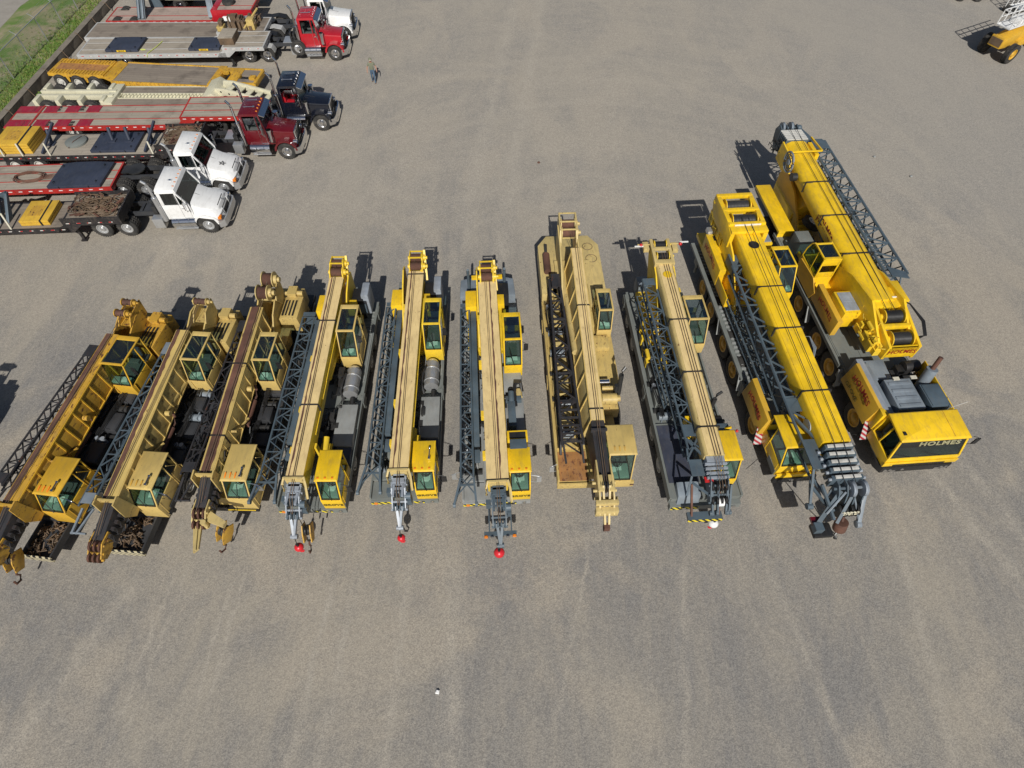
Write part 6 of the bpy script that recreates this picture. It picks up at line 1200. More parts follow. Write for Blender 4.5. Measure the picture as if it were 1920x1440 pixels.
for s in (-1, 1): q.prism('y', [(8.2, .6), (9.6, 1.1), (11.3, 1.2), (11.4, 1.63), (8.5, 1.63)], s*1.17-.06, s*1.17+.06)
q.build('gooseneck', 'red', tI, .01)
tJ = trailer((-29.5, 53.9, 0), .6, 'pale flatbed trailer cut by the top edge, only its near wheels and side showing', 9.5, 2.4, 1.25, 'trcream', 'twood', axles=(1.0, 2.7), rimm='chrome', legs=False)
# E: cream lowboy with open wheel frames and a sloping perforated neck
t = root('lowboy_trailer', 'cream lowboy trailer with open wheel bogie and perforated neck rising to the black tractor', 'trailer', (-31.3, 38.65, 0), 0, TRG)
b = MB()
for s in (-.28, .28): b.box(0, 5.0, s-.12, s+.12, .75, 1.05)
for k in range(4):
    x = .2+k*1.45
    for s in (-1, 1): b.prism('y', [(x-.12, .45), (x+.2, .45), (x+.12, 1.1), (x-.12, 1.1)], min(s*.42, s*1.12), max(s*.42, s*1.12))
b.box(4.6, 5.2, -1.2, 1.2, .55, 1.0); fr = b.build('wheel_bogie', 'trcream', t, .01)
q = MB()
for k in range(26): 
    x = 5.2+k*.235; q.bar((x, -.28, .83), (x+.11, .28, .83), .03)
q.box(5.2, 11.3, -.32, -.26, .5, .84); q.box(5.2, 11.3, .26, .32, .5, .84); q.box(5.2, 11.3, -.26, .26, .5, .55)
for s in (-1, 1): q.box(5.2, 11.3, s*1.18-.05, s*1.18+.05, .5, .82)
q.build('spine_beam', 'trcream', t)
q = MB()
for s in (-1, 1): q.box(5.2, 11.2, min(s*.33, s*1.12), max(s*.33, s*1.12), .74, .8)
q.build('deck', 'dwood', t)
b = MB(); b.prism('y', [(11.0, .5), (11.9, .5), (12.3, 1.2), (11.9, 1.55), (11.2, 1.3)], -1.1, 1.1)
b.T = Matrix.Translation((11.9, 0, 0)) @ Matrix.Rotation(R(-16), 4, 'Z')
for s in (-.5, .5): b.prism('y', [(0, .9), (.3, 1.65), (1.0, 1.7), (4.1, 1.38), (4.1, 1.18), (.9, 1.25)], s-.07, s+.07)
for k in range(5): b.box(.9+k*.65, 1.25+k*.65, -.43, .43, 1.45-.06*k, 1.52-.06*k)
ng = b.build('gooseneck', 'trcream', t, .01)
q = MB(); q.T = b.T
for k in range(6): q.cyl((.7+k*.58, -.585, 1.48-.05*k), (.7+k*.58, -.572, 1.48-.05*k), .06, 8)
q.build('neck_hole', 'black', ng)
for x in (.85, 2.3, 3.7):
    for s in (-1, 1): wheel(t, x, s*1.0, .52, .28, 'whiterim', axis='y', side=s, dual=False)
# F: yellow lowboy standing unhitched
t = root('lowboy_trailer', 'unhitched yellow lowboy trailer with ribbed rear deck and a dark timber well', 'trailer', (-31.85, 42.2, 0), -5.4, TRG)
b = MB(); b.box(.0, 4.0, -1.0, 1.0, .94, 1.04)
for s in (-1, 1): b.box(0, 4.0, s*.96-.04, s*.96+.04, .84, .94)
for k in range(17): b.box(.15+k*.23, .2+k*.23, -.99, -.45, 1.04, 1.08); b.box(.15+k*.23, .2+k*.23, .45, .99, 1.04, 1.08)
for x in (1.35, 2.65): b.prism('y', [(x-.06, .5), (x+.06, .5), (x+.14, .9), (x-.14, .9)], -1.02, -.93)
b.prism('y', [(3.9, .95), (4.7, .55), (4.7, .85), (4.3, 1.04)], -1.1, 1.1); rd = b.build('rear_deck', 'tryel', t)
q = MB(); q.box(.3, 3.8, -.4, .4, 1.042, 1.055); q.build('rusty_centre_plate', paint('rusted_yellow_plate', (.42, .2, .06), .7, dirt=.5, rust=.75, rcol=(.26, .11, .05), fade=.2), rd)
b = MB()
for s in (-1, 1):
    b.box(4.6, 11.5, s*1.28-.06, s*1.28+.06, .45, .86)
    for k in range(23): b.box(4.7+k*.3, 4.75+k*.3, s*1.34-.03, s*1.34+.03, .5, .86)
b.box(11.4, 11.9, -1.25, 1.25, .5, .95); b.box(11.9, 13.0, .35, 1.0, .8, .98); b.box(11.9, 12.9, -1.0, -.6, .8, .98); b.box(12.6, 13.3, -1.0, 1.0, .8, .99)
b.bar((11.7, .6, 1.05), (12.4, .1, 1.05), .2); b.box(13.3, 14.6, .85, 1.0, .7, 1.0); b.box(13.3, 14.7, -1.0, -.85, .7, 1.0); b.box(14.5, 14.7, -.85, .85, .7, 1.0); b.box(14.1, 14.5, -.5, -.1, .9, 1.12); b.build('trailer_frame', 'tryel', t, .006)
q = MB(); q.box(4.6, 11.4, -1.22, 1.22, .72, .82); q.build('deck', 'dwood', t); q = MB(); q.box(13.3, 14.5, -.84, -.35, .8, .95); q.box(13.3, 14.5, .2, .84, .8, .95); q.build('raised_deck', 'dwood', t)
q = MB(); tape(q, 4.7, 11.4, -1.37, .52, -1, .4); q.build('reflective_tape', 'white', t)
for x in (.75, 2.0, 3.25):
    for s in (-1, 1): wheel(t, x, s*.98, .48, .28, 'whiterim', axis='y', side=s)

# ---------------------------------------------------------------- loads lying on the trailers
def deckframe(tr): return tr.matrix_world if False else (Matrix.Translation(tr.location) @ Matrix.Rotation(tr.rotation_euler.z, 4, 'Z'))
def load(tr, name, label, cat, x, y, z, rz=0, group=None):
    p = deckframe(tr) @ Vector((x, y, z)); return root(name, label, cat, p, math.degrees(tr.rotation_euler.z)+rz, group)
def pad(tr, x, y, z, lx, ly, label, bulge=.0, decal=False, rz=0):
    t = load(tr, 'outrigger_pad', label, 'outrigger pad', x, y, z, rz, 'dark steel pads lying on trailers'); b = MB()
    b.prism('z', [(-lx/2, -ly/2), (lx/2, -ly/2), (lx/2+bulge, ly/2), (lx*.2, ly/2+bulge), (-lx*.2, ly/2+bulge), (-lx/2+bulge, ly/2)], 0, .16)
    b.build('plate', 'mat', t, .02); q = MB()
    for sx in (-1, 1):
        for sy in (-1, 1): q.tube([(sx*lx*.4, sy*ly*.35-.08, .16), (sx*lx*.4, sy*ly*.35-.05, .24), (sx*lx*.4, sy*ly*.35+.05, .24), (sx*lx*.4, sy*ly*.35+.08, .16)], .02)
    q.build('lifting_eye', 'black', t)
    q = MB()
    for sx in (-.28, .28): q.box(sx*lx-.02, sx*lx+.02, -ly/2-.03, -ly/2-.003, 0.02, .14)
    q.build('strap_hook', 'black', t)
    if decal: q = MB(); q.prism('y', [(-.28+.28*(1-math.cos(k*.5236)), .02+.05*math.sin(k*.5236)) for k in range(1)] + [(.3*math.cos(k*.5236), .13+.055*math.sin(k*.5236)) for k in range(12)][1:], -ly/2-.0, -ly/2+.001) if False else q.box(-.32, .32, -ly/2-.045, -ly/2-.035, .03, .15); d = q.build('yellow_plate', 'yellow', t, .004); text('GROVE', .11, 'ink', d, frame((0, -ly/2-.048, .055), (1, 0, 0), (0, 0, 1)), bold=.003, widen=1.2)
    return t
pad(tG, 3.1, .05, 1.12, 2.3, 1.9, 'blue-black pad with yellow plate at the rear of the silver trailer', decal=True, bulge=.05)
pad(tG, 8.9, .0, 1.12, 2.2, 1.7, 'blue-black pad with yellow plate at the front of the silver trailer well', decal=True)
pad(tB, 8.9, -.1, 1.2, 2.9, 2.15, 'large dark pad with rounded far edge on the orange-red edged trailer', bulge=.12)
pad(tC, 6.9, .05, 1.12, 2.6, 1.9, 'dark pad under two leaning posts on the black drop-deck trailer')
def coil(tr, x, y, z, label, n=9, r=.8, mat_='rust', seed=1, sx=1.4, cat='wire rope', th=.022):
    rr = random.Random(seed); o = load(tr, 'wire_rope_coil', label, cat, x, y, z); b = MB()
    for k in range(n):
        a0 = rr.random()*6.28; cx, cy = rr.uniform(-.08,.08), rr.uniform(-.08,.08); R_ = r*rr.uniform(.85,1.1); zz = .03+rr.random()*.08
        b.tube([(cx+R_*sx*math.cos(a0+j*.4), cy+R_*.75*math.sin(a0+j*.4), zz+rr.uniform(-.01,.02)) for j in range(17)], th, 5)
    b.build('coil', mat_, o); b = MB()
    for k in range(4): b.tube([(sx*r*.7, -.2+k*.1, .06), (sx*r+.4, -.1+k*.12, .05), (sx*r+1.0, -.3+k*.1, .04)], th, 5)
    b.build('loose_end', mat_, o); return o
coil(tB, 6.0, -.1, 1.2, 'thin brown cable coiled loosely on the orange-red edged trailer', 5, .62)
def ropebox(tr, x0, x1, w, z, label, seed):
    """heap of chains and wire rope on the raised deck"""
    rr = random.Random(seed); p = deckframe(tr) @ Vector(((x0+x1)/2, 0, z)); o = root('chain_heap', label, 'chain heap', p, math.degrees(tr.rotation_euler.z), 'heaps of chain and rope on raised decks')
    L = (x1-x0)/2; b = MB()
    for k in range(60):
        cx, cy, r = rr.uniform(-L*.6, L*.6), rr.uniform(-w*.6, w*.6), rr.uniform(.12, .55); a0 = rr.random()*6.28; zz = .03+rr.random()*.2; pts = []
        for j in range(11):
            a = a0+j*rr.choice((.4, .5)); pts.append((max(-L+.04, min(L-.04, cx+r*1.3*math.cos(a))), max(-w+.04, min(w-.04, cy+r*.8*math.sin(a))), zz+rr.uniform(-.02,.04)))
        b.tube(pts, rr.uniform(.018, .034), 5)
    b.build('chains', 'oldrope', o); b = MB()
    for k in range(26):
        x, y = rr.uniform(-L+.1, L-.1), rr.uniform(-w+.1, w-.1); a = rr.random()*3.14; l = rr.uniform(.08,.3); b.bar((x-l*math.cos(a), y-l*math.sin(a), .12+rr.random()*.15), (x+l*math.cos(a), y+l*math.sin(a), .12+rr.random()*.15), rr.uniform(.03,.09))
    b.build('shackles', 'rust', o); return o
ropebox(tA, 9.5, 12.3, 1.02, 1.5, 'rusty heap of chains on the raised deck of the nearest black trailer', 4)
ropebox(tC, 9.7, 12.0, 1.05, 1.5, 'tangled brown wire rope heap on the raised deck behind the maroon tractor', 5)
for tr, x0, x1 in ((tA, 9.35, 12.4), (tC, 9.6, 12.1)):
    nz = 1.5; q = MB(); q.box(x0, x1, -1.15, -1.09, nz, nz+.2); q.box(x1-.07, x1, -1.09, 1.1, nz, nz+.28); q.box(x0, x1, 1.06, 1.12, nz, nz+.2); q.build('side_board', 'trblack', tr)
def matstack(tr, x, y, z, lx, ly, n, label, rz=0, rust=True):
    t = load(tr, 'timber_mat_stack', label, 'mat stack', x, y, z, rz, 'yellow mat stacks strapped to trailers'); 
    for k in range(n): b = MB(); b.box(-lx/2, lx/2, -ly/2, ly/2, k*.16, k*.16+.14); b.build('mat', 'boxyel', t, .01)
    q = MB(); zt = n*.16
    q.box(lx*.2, lx*.26, -ly/2-.02, ly/2+.02, zt-.018, zt-.01); q.box(lx*.2, lx*.26, -ly/2-.03, -ly/2-.01, 0, zt); q.build('dark_strap', 'black', t)
    if rust: q = MB(); q.box(-lx*.3, lx*.12, -ly*.25, ly*.25, zt-.019, zt-.013); q.build('rust_patch', 'ochre', t)
    return t
matstack(tA, 7.75, .0, 1.12, 1.5, 1.7, 2, 'orange-yellow mat pair in the well of the nearest black trailer')
matstack(tC, 1.2, .1, 1.12, 2.0, 1.9, 4, 'tall yellow mat stack at the tail of the black drop-deck trailer')
# other pieces on the black drop-deck
t = load(tC, 'steel_disc', 'big dark grey steel disc lying on the black drop-deck trailer', 'steel disc', 4.3, .25, 1.12); b = MB(); b.lathe((0, 0, 0), 'z', [(.001, .0), (.62, .0), (.62, .1), (.5, .16), (.001, .17)], 26); b.build('disc', 'deck', t); q = MB(); q.tube([(-.2, -.7, .05), (0, -.2, .2), (.25, .3, .2), (.3, .7, .05)], .015); q.build('chain', 'rust', t)
for (x, lab, h, a) in ((2.9, 'dark leaning steel post nearest the yellow mat stack', 1.2, .5), (6.6, 'short dark post standing left on the pad of the black drop-deck', .9, -.25), (7.6, 'short dark post standing right on the pad of the black drop-deck', .9, -.25), (8.9, 'long dark post leaning by the front of the black drop-deck well', 1.2, .4)):
    t = load(tC, 'support_post', lab, 'support post', x, 0, 1.28 if x in (6.6, 7.6) else 1.12, 0, 'dark posts on the drop-deck'); b = MB(); b.cyl((0, .1, 0), (-.15+a*.2, .5 if a > 0 else .6, h*.6), .1, 10); b.box(-.2, .2, -.1, .3, 0, .05)
    if a > 0: b.bar((-.1, -.95, .05), (.25, .9, .9), .12)
    b.build('post', 'mat', t)
for (tr, x, lab) in ((tC, .6, 'pale strap over the left end of the yellow mat stack'), (tC, 1.7, 'pale strap over the right end of the yellow mat stack'), (tC, 3.3, 'pale strap by the leaning post on the black drop-deck'), (tC, 9.3, 'pale strap at the front end of the black drop-deck well'), (tA, 5.9, 'pale upright plank, the left one on the nearest black trailer'), (tA, 6.55, 'pale upright plank, the right one on the nearest black trailer')):
    hh = .7; t = load(tr, 'timber_stake', lab, 'stake', x, -1.12, 1.1, 0, 'pale stakes and straps on the trailers'); b = MB(); b.bar((0.02, 0, -.15), (-.1, .25 if tr is tC else .3, hh if tr is tC else .85), .09, .05); b.build('stake', 'strap', t)
t = load(tA, 'folded_steel_ramp', 'grey-green folded steel frame on the nearest black trailer at the left edge', 'steel frame', 5.0, .1, 1.12); b = MB(); b.box(-3.2, .6, -.6, .9, 0, .45); b.build('slab', 'deck', t, .03); q = MB(); q.prism('x', [(-.7, .0), (.3, .9), (.5, .9), (-.2, .0)], .7, .85); q.prism('x', [(-.7, .0), (.5, 1.0), (.7, 1.0), (-.2, .0)], 1.1, 1.25); q.bar((-.2, .4, .5), (1.2, .6, .95), .2); q.bar((.1, .8, .6), (.9, .2, .9), .12); q.cyl((-.3, .5, .45), (-.1, .5, .75), .2, 10); q.build('brackets', 'slate', t, .01)
t = load(tI, 'steel_ramp', 'tall blue-grey ramp standing across the tail of the red lowboy', 'ramp', 2.9, .2, .9); b = MB(); b.prism('x', [(-1.2, 0), (-1.0, 0), (1.0, 1.9), (.8, 2.0)], -.5, .1); b.prism('y', [(-.2, 0), (.8, 0), (.35, 2.3), (.0, 2.3)], .9, 1.0); b.build('slab', 'slate', t, .01); q = MB(); q.bar((-.3, -1.25, .1), (-.3, .8, 2.0), .12); q.bar((0, -1.25, .1), (0, .8, 2.0), .1); q.build('rail', 'greysteel', t)
t = load(tI, 'steel_ramp', 'blue-grey ramp leaning at the neck of the red lowboy', 'ramp', 8.0, .2, .9); b = MB(); b.bar((.1, -1.2, .1), (-.35, 1.0, 2.0), .35, .2); b.bar((.35, -1.2, .1), (-.1, 1.0, 2.0), .1, .2); b.build('slab', 'greysteel', t, .01)
t = load(tI, 'spare_tyre', 'spare tyre lying flat on the red neck deck', 'tyre', 9.4, .0, 1.6); b = MB(); b.lathe((0, 0, .0), 'z', [(.28, .02), (.45, .0), (.48, .12), (.45, .24), (.28, .22)], 22); b.build('tread', 'tyre', t)
t = load(tH, 'toolbox_winch', 'rusty tan winch and frame clutter at the front of the worn flatbed', 'winch gear', 10.9, -.3, 1.46); b = MB(); b.box(1.2, 1.7, -.6, .0, .0, .7); b.bar((.9, -.6, .1), (1.8, .8, .9), .1); b.box(-1.0, -.5, -.8, -.2, 0, .3); b.build('frame', 'cream', t, .01); machinery(t, -.9, 1.8, -.7, 1.2, 0, .6, 40, 71, 'oldrope', 'fittings')
t = load(tH, 'white_cylinder', 'white gas cylinder lying on the worn flatbed front', 'gas cylinder', 10.5, .5, 1.62); b = MB(); b.cyl((-.45, 0, .0), (.45, 0, .0), .2, 16); b.sphere((-.45, 0, 0), .2, 12); b.sphere((.45, 0, 0), .2, 12); b.build('cylinder', 'white', t)
t = load(tH, 'loose_tyre', 'grey tyre beside the white gas cylinder', 'tyre', 11.6, .6, 1.47); b = MB(); b.lathe((0, 0, .0), 'z', [(.2, .02), (.38, .0), (.41, .1), (.38, .2), (.2, .18)], 20); b.build('tread', 'deckpale', t)
t = load(tG, 'wooden_box', 'weathered wooden box at the step of the silver trailer', 'wooden box', 10.7, -.15, 1.5); b = MB(); b.box(-.5, .5, -.7, .7, 0, .45); b.build('crate', 'oldrope', t, .01); q = MB(); q.box(-.52, .52, -.72, .72, .45, .5); q.build('lid', 'twood', t)
t = load(tG, 'ratchet_strap', 'lime-yellow ratchet strap lying across the silver trailer', 'strap', 5.2, 0, 1.12); b = MB(); b.tube([(-.3, -1.25, -.2), (-.2, -1.2, .03), (.1, -.3, .03), (.3, .6, .03)], .03, 4); b.tube([(-.9, -.6, .02), (-.7, -.55, .03), (-.5, -.65, .03), (-.8, -.7, .03)], .03, 4); b.build('strap', paint('lime_strap', (.45, .5, .12), .7, dirt=.1), t)

# ---------------------------------------------------------------- boom lift / telehandler at the right edge
t = root('telehandler', 'yellow-orange telehandler with black-tyred wheels and white railing at the right edge', 'telehandler', (35.6, 45.5, 0), 28)
b = MB(); b.prism('y', [(-.6, .9), (-.5, 1.5), (2.5, 2.1), (5.6, 2.1), (5.8, 1.0), (.5, .8)], -.45, .45); b.box(.9, 5.6, -.7, .7, .8, 1.2); b.prism('z', [(-.7, -.45), (-.55, -.45), (-.55, .5), (-.7, .5)], .9, 1.6); b.build('chassis', 'rimyel', t, .03)
q = MB(); q.box(-.72, -.701, -.4, .45, 1.0, 1.5); q.build('grille', 'oldrope', t)
for x in (.2, 3.9):
    for s in (-1, 1): wheel(t, x, s*.98, .62, .42, 'rimyel', axis='y', side=s)
q = MB()
for k in range(6): q.bar((-.6+k*.7, .7, 2.2), (-.6+k*.7, .7, 3.1), .05); q.bar((-.6+k*.7, -.3, 2.2), (-.6+k*.7, -.3, 3.1), .05)
for y in (.7, -.3):
    for z in (2.2, 2.65, 3.1): q.bar((-.6, y, z), (3.6, y, z), .05)
q.bar((-.6, .7, 3.1), (-.6, -.3, 3.1), .05); q.bar((-.6, .7, 2.2), (-.6, -.3, 2.2), .05); q.box(-.6, 3.6, -.3, .7, 2.12, 2.17); q.build('platform_railing', 'white', t)
q = MB(); q.box(.6, 3.4, -.2, .6, 2.18, 2.5); q.build('white_boom', 'white', t, .03); text('POWER', .3, 'black', t, frame((1.9, -.455, 1.5), (1, 0, .18), (0, 0, 1)), bold=.005) if False else None
t = root('platform_lift', 'white lift platform with rails cut by the top right corner', 'lift platform', (40.2, 52.6, 0), 20)
b = MB()
for k in range(5):
    for y in (-.5, .5): b.bar((k*.6, y, .3), (k*.6, y, 1.7), .05)
for y in (-.5, .5):
    for z in (.4, 1.05, 1.7): b.bar((0, y, z), (2.4, y, z), .05)
b.build('railing', 'white', t); q = MB(); q.box(0, 2.4, -.5, .5, .3, .38); q.build('floor_plate', 'alu', t); q = MB(); q.cyl((.2, -.6, .25), (.2, .6, .25), .25, 14); q.cyl((2.2, -.6, .25), (2.2, .6, .25), .25, 14); q.build('wheel', 'tyre', t)
t = root('white_trailer', 'white flat panel trailer touching the top edge near the right corner', 'trailer', (38.2, 55.3, 0), -4); b = MB(); b.box(-2.0, 1.6, -.6, .9, .5, .7); b.build('panel', 'white', t, .03); q = MB(); q.cyl((-.8, -.5, .3), (-.8, -.3, .3), .3, 14); q.cyl((.6, -.5, .3), (.6, -.3, .3), .3, 14); q.build('wheel', 'tyre', t)
# telehandler's shadow-side clutter on the gravel
t = root('crumpled_paper', 'small white paper scrap lying alone on the near gravel', 'paper', (-2.47, 3.18, 0)); b = MB(); b.loft([[(-.07, -.06, .003), (.06, -.08, .003), (.08, .05, .003), (-.05, .08, .003)], [(-.05, -.03, .07), (.03, -.05, .05), (.05, .02, .08), (-.02, .04, .06)]]); b.build('scrap', 'white', t)

# ---------------------------------------------------------------- retaining wall, fence
t = root('retaining_wall', 'long low weathered concrete wall behind the trailer tails', 'wall', (-33.1, 0, 0)); b = MB()
rr = random.Random(2); y = 20.0
while y < 75: b.box(-.18, .18, y+.01, y+2.63, -.2, .55+rr.uniform(-.02, .02)); y += 2.65
b.build('wall_panel', 'concrete', t, .02); b = MB(); y = 20
b.box(-.24, .24, 20, 75, .57, .64); b.build('coping', 'concrete', t, .01); b = MB()
for k in range(20): y = 21.3+k*2.65; b.tube([(.05, y, .68), (.25, y-.05, .62), (.32, y-.02, .35), (.5, y-.1, .1), (.7, y-.1, .02)], .03, 5)
b.build('tie_cable', 'oldrope', t)
t = root('chain_link_fence', 'tall chain-link fence with angled barbed-wire arms running behind the wall', 'fence', (-35.5, 0, 0)); 
for k in range(20):
    y = 23.4+k*2.72; b = MB(); b.cyl((0, y, -.1), (0, y, 1.75), .04, 8); b.bar((0, y, 1.75), (-.35, y, 2.0), .035); b.build('fence_post', 'galv', t)
b = MB(); b.cyl((0, 23, 1.72), (0, 75.5, 1.72), .028, 6)
for z, x in ((1.82, -.1), (1.9, -.22), (1.98, -.33)): b.bar((x, 23, z), (x, 75.5, z), .008)
b.build('top_rail', 'galv', t); b = MB()
y = 23.0
while y < 75: b.bar((0, y, 0.02), (0, y+1.7, 1.7), .006); b.bar((0, y+1.7, 0.02), (0, y, 1.7), .006); y += .17
b.build('wire_mesh', 'galv', t)
# ---------------------------------------------------------------- ground: gravel yard, verge and field
def ground_mat():
    m, t, b = nodes_of('gravel_yard')
    co = t.nodes.new('ShaderNodeTexCoord'); ob = co.outputs['Object']
    def mp(sc, rz=0):
        n = t.nodes.new('ShaderNodeMapping'); n.inputs['Scale'].default_value = sc; n.inputs['Rotation'].default_value = (0, 0, rz); t.links.new(ob, n.inputs['Vector']); return n.outputs[0]
    sep = t.nodes.new('ShaderNodeSeparateXYZ'); t.links.new(ob, sep.inputs[0])
    def math_(op, a, b_=None, c=None, clamp=False):
        n = t.nodes.new('ShaderNodeMath'); n.operation = op; n.use_clamp = clamp
        for i, x in enumerate((a, b_, c)):
            if x is None: continue
            if isinstance(x, (int, float)): n.inputs[i].default_value = x
            else: t.links.new(x, n.inputs[i])
        return n.outputs[0]
    grey, sand, dark = (0.218, 0.210, 0.199), (0.310, 0.283, 0.240), (0.146, 0.139, 0.129)
    big = noise(t, mp((1, .55, 1), .3), .09, 5, .62, 1.2); mid = noise(t, mp((1, .45, 1), -.25), .42, 8, .72, 1.4)
    s = math_('ADD', math_('MULTIPLY', big, .6), math_('MULTIPLY', mid, .5))
    # far side of the yard (north) painted paler for its brighter light, greyer east
    c = mixc(t, ramp(t, s, .45, .64), grey, sand)
    pat = noise(t, mp((1, .6, 1), .5), .13, 7, .6, 1.8); c = mixc(t, math_('MULTIPLY', ramp(t, pat, .49, .60), .85), c, (0.337, 0.303, 0.253))
    # streaks of tyre-swept dust along y and along an arc
    st = noise(t, mp((2.6, .16, 1)), 1.0, 5, .6); c = mixc(t, math_('MULTIPLY', ramp(t, st, .5, .72), .38), c, (0.338, 0.307, 0.260))
    rad = math_('SQRT', math_('ADD', math_('POWER', math_('SUBTRACT', sep.outputs[0], 4.0), 2.0), math_('POWER', math_('SUBTRACT', sep.outputs[1], 18.0), 2.0)))
    cb = t.nodes.new('ShaderNodeCombineXYZ'); t.links.new(math_('MULTIPLY', rad, 1.0), cb.inputs[0]); t.links.new(math_('MULTIPLY', big, 9.0), cb.inputs[1]); t.links.new(math_('MULTIPLY', mid, 2.2), cb.inputs[2])
    arc = noise(t, cb.outputs[0], 1.4, 4, .6); far = ramp(t, sep.outputs[1], .0, 1.0)
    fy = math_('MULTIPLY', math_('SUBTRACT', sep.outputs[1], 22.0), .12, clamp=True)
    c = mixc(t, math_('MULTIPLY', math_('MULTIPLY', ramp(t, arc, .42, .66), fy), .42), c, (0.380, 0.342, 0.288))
    gx = math_('MULTIPLY', math_('SUBTRACT', sep.outputs[0], 12.0), .06, clamp=True)
    c = mixc(t, math_('MULTIPLY', math_('MULTIPLY', gx, fy), .5), c, (0.262, 0.257, 0.249))
    # individual wheel tracks: (x at y0, slope, y0, y1, half width)
    wob = math_('MULTIPLY', math_('SUBTRACT', noise(t, mp((.0, 1, 0)), .25, 2), .5), 1.1)
    gap = ramp(t, noise(t, mp((1, .5, 1)), 1.3, 6, .75), .40, .72)
    jit = math_('MULTIPLY', math_('SUBTRACT', noise(t, mp((1, .4, 1)), 3.0, 5, .7), .5), .5)
    c = mixc(t, math_('MULTIPLY', fy, .45), c, (0.331, 0.306, 0.266))  # lightens the far gravel's colour, standing in for brightness that grows with distance
    for x0, sl, ya, yb, hw in ((-12.55, .03, 1.0, 7.6, .13), (-12.1, .03, 1.5, 7.6, .13), (-10.3, .02, 2.3, 7.4, .13), (-9.95, .0, 2.3, 7.4, .12), (-6.6, .05, -.5, 7, .18), (-5.8, .02, -1, 7.2, .2), (-3.9, .0, -1, 8, .25), (6.2, .12, -1, 8, .22), (9.5, -.2, 0, 8, .2), (14.5, .1, -2, 9, .25), (-2.2, -.06, -2, 8, .5), (2.6, .25, 2, 9, .12), (18.5, -.3, -1, 24, .4), (20.1, -.3, -1, 24, .4), (-13.8, .35, -2, 7, .5), (-4.6, .1, 21, 60, .7), (-2.4, .1, 21, 60, .7)):
        xc = math_('ADD', math_('ADD', math_('MULTIPLY', math_('SUBTRACT', sep.outputs[1], 7.0), sl), x0), wob)
        d = math_('ABSOLUTE', math_('ADD', math_('SUBTRACT', sep.outputs[0], xc), jit))
        f = math_('SUBTRACT', 1.0, math_('DIVIDE', d, hw), clamp=True)
        f = math_('MULTIPLY', f, math_('MULTIPLY', math_('SUBTRACT', sep.outputs[1], ya), 1.2, clamp=True)); f = math_('MULTIPLY', f, math_('MULTIPLY', math_('SUBTRACT', yb, sep.outputs[1]), 1.2, clamp=True))
        c = mixc(t, math_('MULTIPLY', math_('MULTIPLY', f, math_('ADD', gap, .15)), 1.15, clamp=True), c, (0.354, 0.325, 0.279))
    # turning tracks: rings (cx, cy, radius, half width, y from, y to)
    for cx, cy, rd, hw, ya, yb in ((-20, 9.5, 9.0, .16, -2, 7.0), (-20, 9.5, 9.75, .14, -2, 6.6), (-21.5, 12, 14.2, .2, -2, 6), (6, 24, 15.5, .6, 20, 60), (6, 24, 18.2, .7, 24, 60), (6, 24, 21.5, .6, 24, 60), (16, 33, 9.5, .4, 24, 60), (-4, 40, 11, .5, 26, 60), (24, 20, 6.5, .3, 12, 40), (-12, 22, 7, .3, 20, 34)):
        rr_ = math_('SQRT', math_('ADD', math_('POWER', math_('SUBTRACT', sep.outputs[0], cx), 2.0), math_('POWER', math_('SUBTRACT', sep.outputs[1], cy), 2.0)))
        d = math_('ABSOLUTE', math_('ADD', math_('SUBTRACT', rr_, rd), jit)); f = math_('SUBTRACT', 1.0, math_('DIVIDE', d, hw), clamp=True)
        f = math_('MULTIPLY', f, math_('MULTIPLY', math_('SUBTRACT', sep.outputs[1], ya), 1.0, clamp=True)); f = math_('MULTIPLY', f, math_('MULTIPLY', math_('SUBTRACT', yb, sep.outputs[1]), 1.0, clamp=True))
        c = mixc(t, math_('MULTIPLY', math_('MULTIPLY', f, math_('ADD', gap, .1)), .6, clamp=True), c, (0.358, 0.327, 0.280))
    # dark damp or oily stains
    ds = ramp(t, noise(t, mp((1, .7, 1), .8), .33, 5, .7), .66, .78); c = mixc(t, math_('MULTIPLY', ds, .4), c, (0.193, 0.179, 0.159))
    # stones
    v = t.nodes.new('ShaderNodeTexVoronoi'); v.inputs['Scale'].default_value = 30.0; t.links.new(mp((1,1,1)), v.inputs['Vector'])
    sv = t.nodes.new('ShaderNodeSeparateXYZ'); t.links.new(v.outputs['Color'], sv.inputs[0])
    k = mixc(t, 1.0, c, mixc(t, sv.outputs[0], (0.76, 0.76, 0.78), (1.23, 1.22, 1.20)), 'MULTIPLY'); dusty = math_('SUBTRACT', 1.05, ramp(t, s, .45, .75), clamp=True)
    c = mixc(t, math_('ADD', math_('MULTIPLY', dusty, .55), .5, clamp=True), c, k)
    fine = noise(t, mp((1,1,1)), 9.0, 6, .75); c = mixc(t, .55, c, mixc(t, ramp(t, fine, .3, .7), (0.62, 0.61, 0.60), (1.38, 1.38, 1.38)), 'MULTIPLY') if False else mixc(t, ramp(t, fine, .62, .8), c, mixc(t, .5, c, dark))
    f2 = noise(t, mp((1, 1, 1)), 6.0, 6, .75); c = mixc(t, .7, c, mixc(t, 1.0, c, mixc(t, ramp(t, f2, .3, .72), (0.86, 0.86, 0.87), (1.14, 1.13, 1.12)), 'MULTIPLY'))
    c = mixc(t, 1.0, c, (1.05, 1.045, 1.03), 'MULTIPLY'); t.links.new(c, b.inputs['Base Color']); b.inputs['Roughness'].default_value = .95; b.inputs['Specular IOR Level'].default_value = .2
    bp = t.nodes.new('ShaderNodeBump'); bp.inputs['Strength'].default_value = .3; bp.inputs['Distance'].default_value = .03
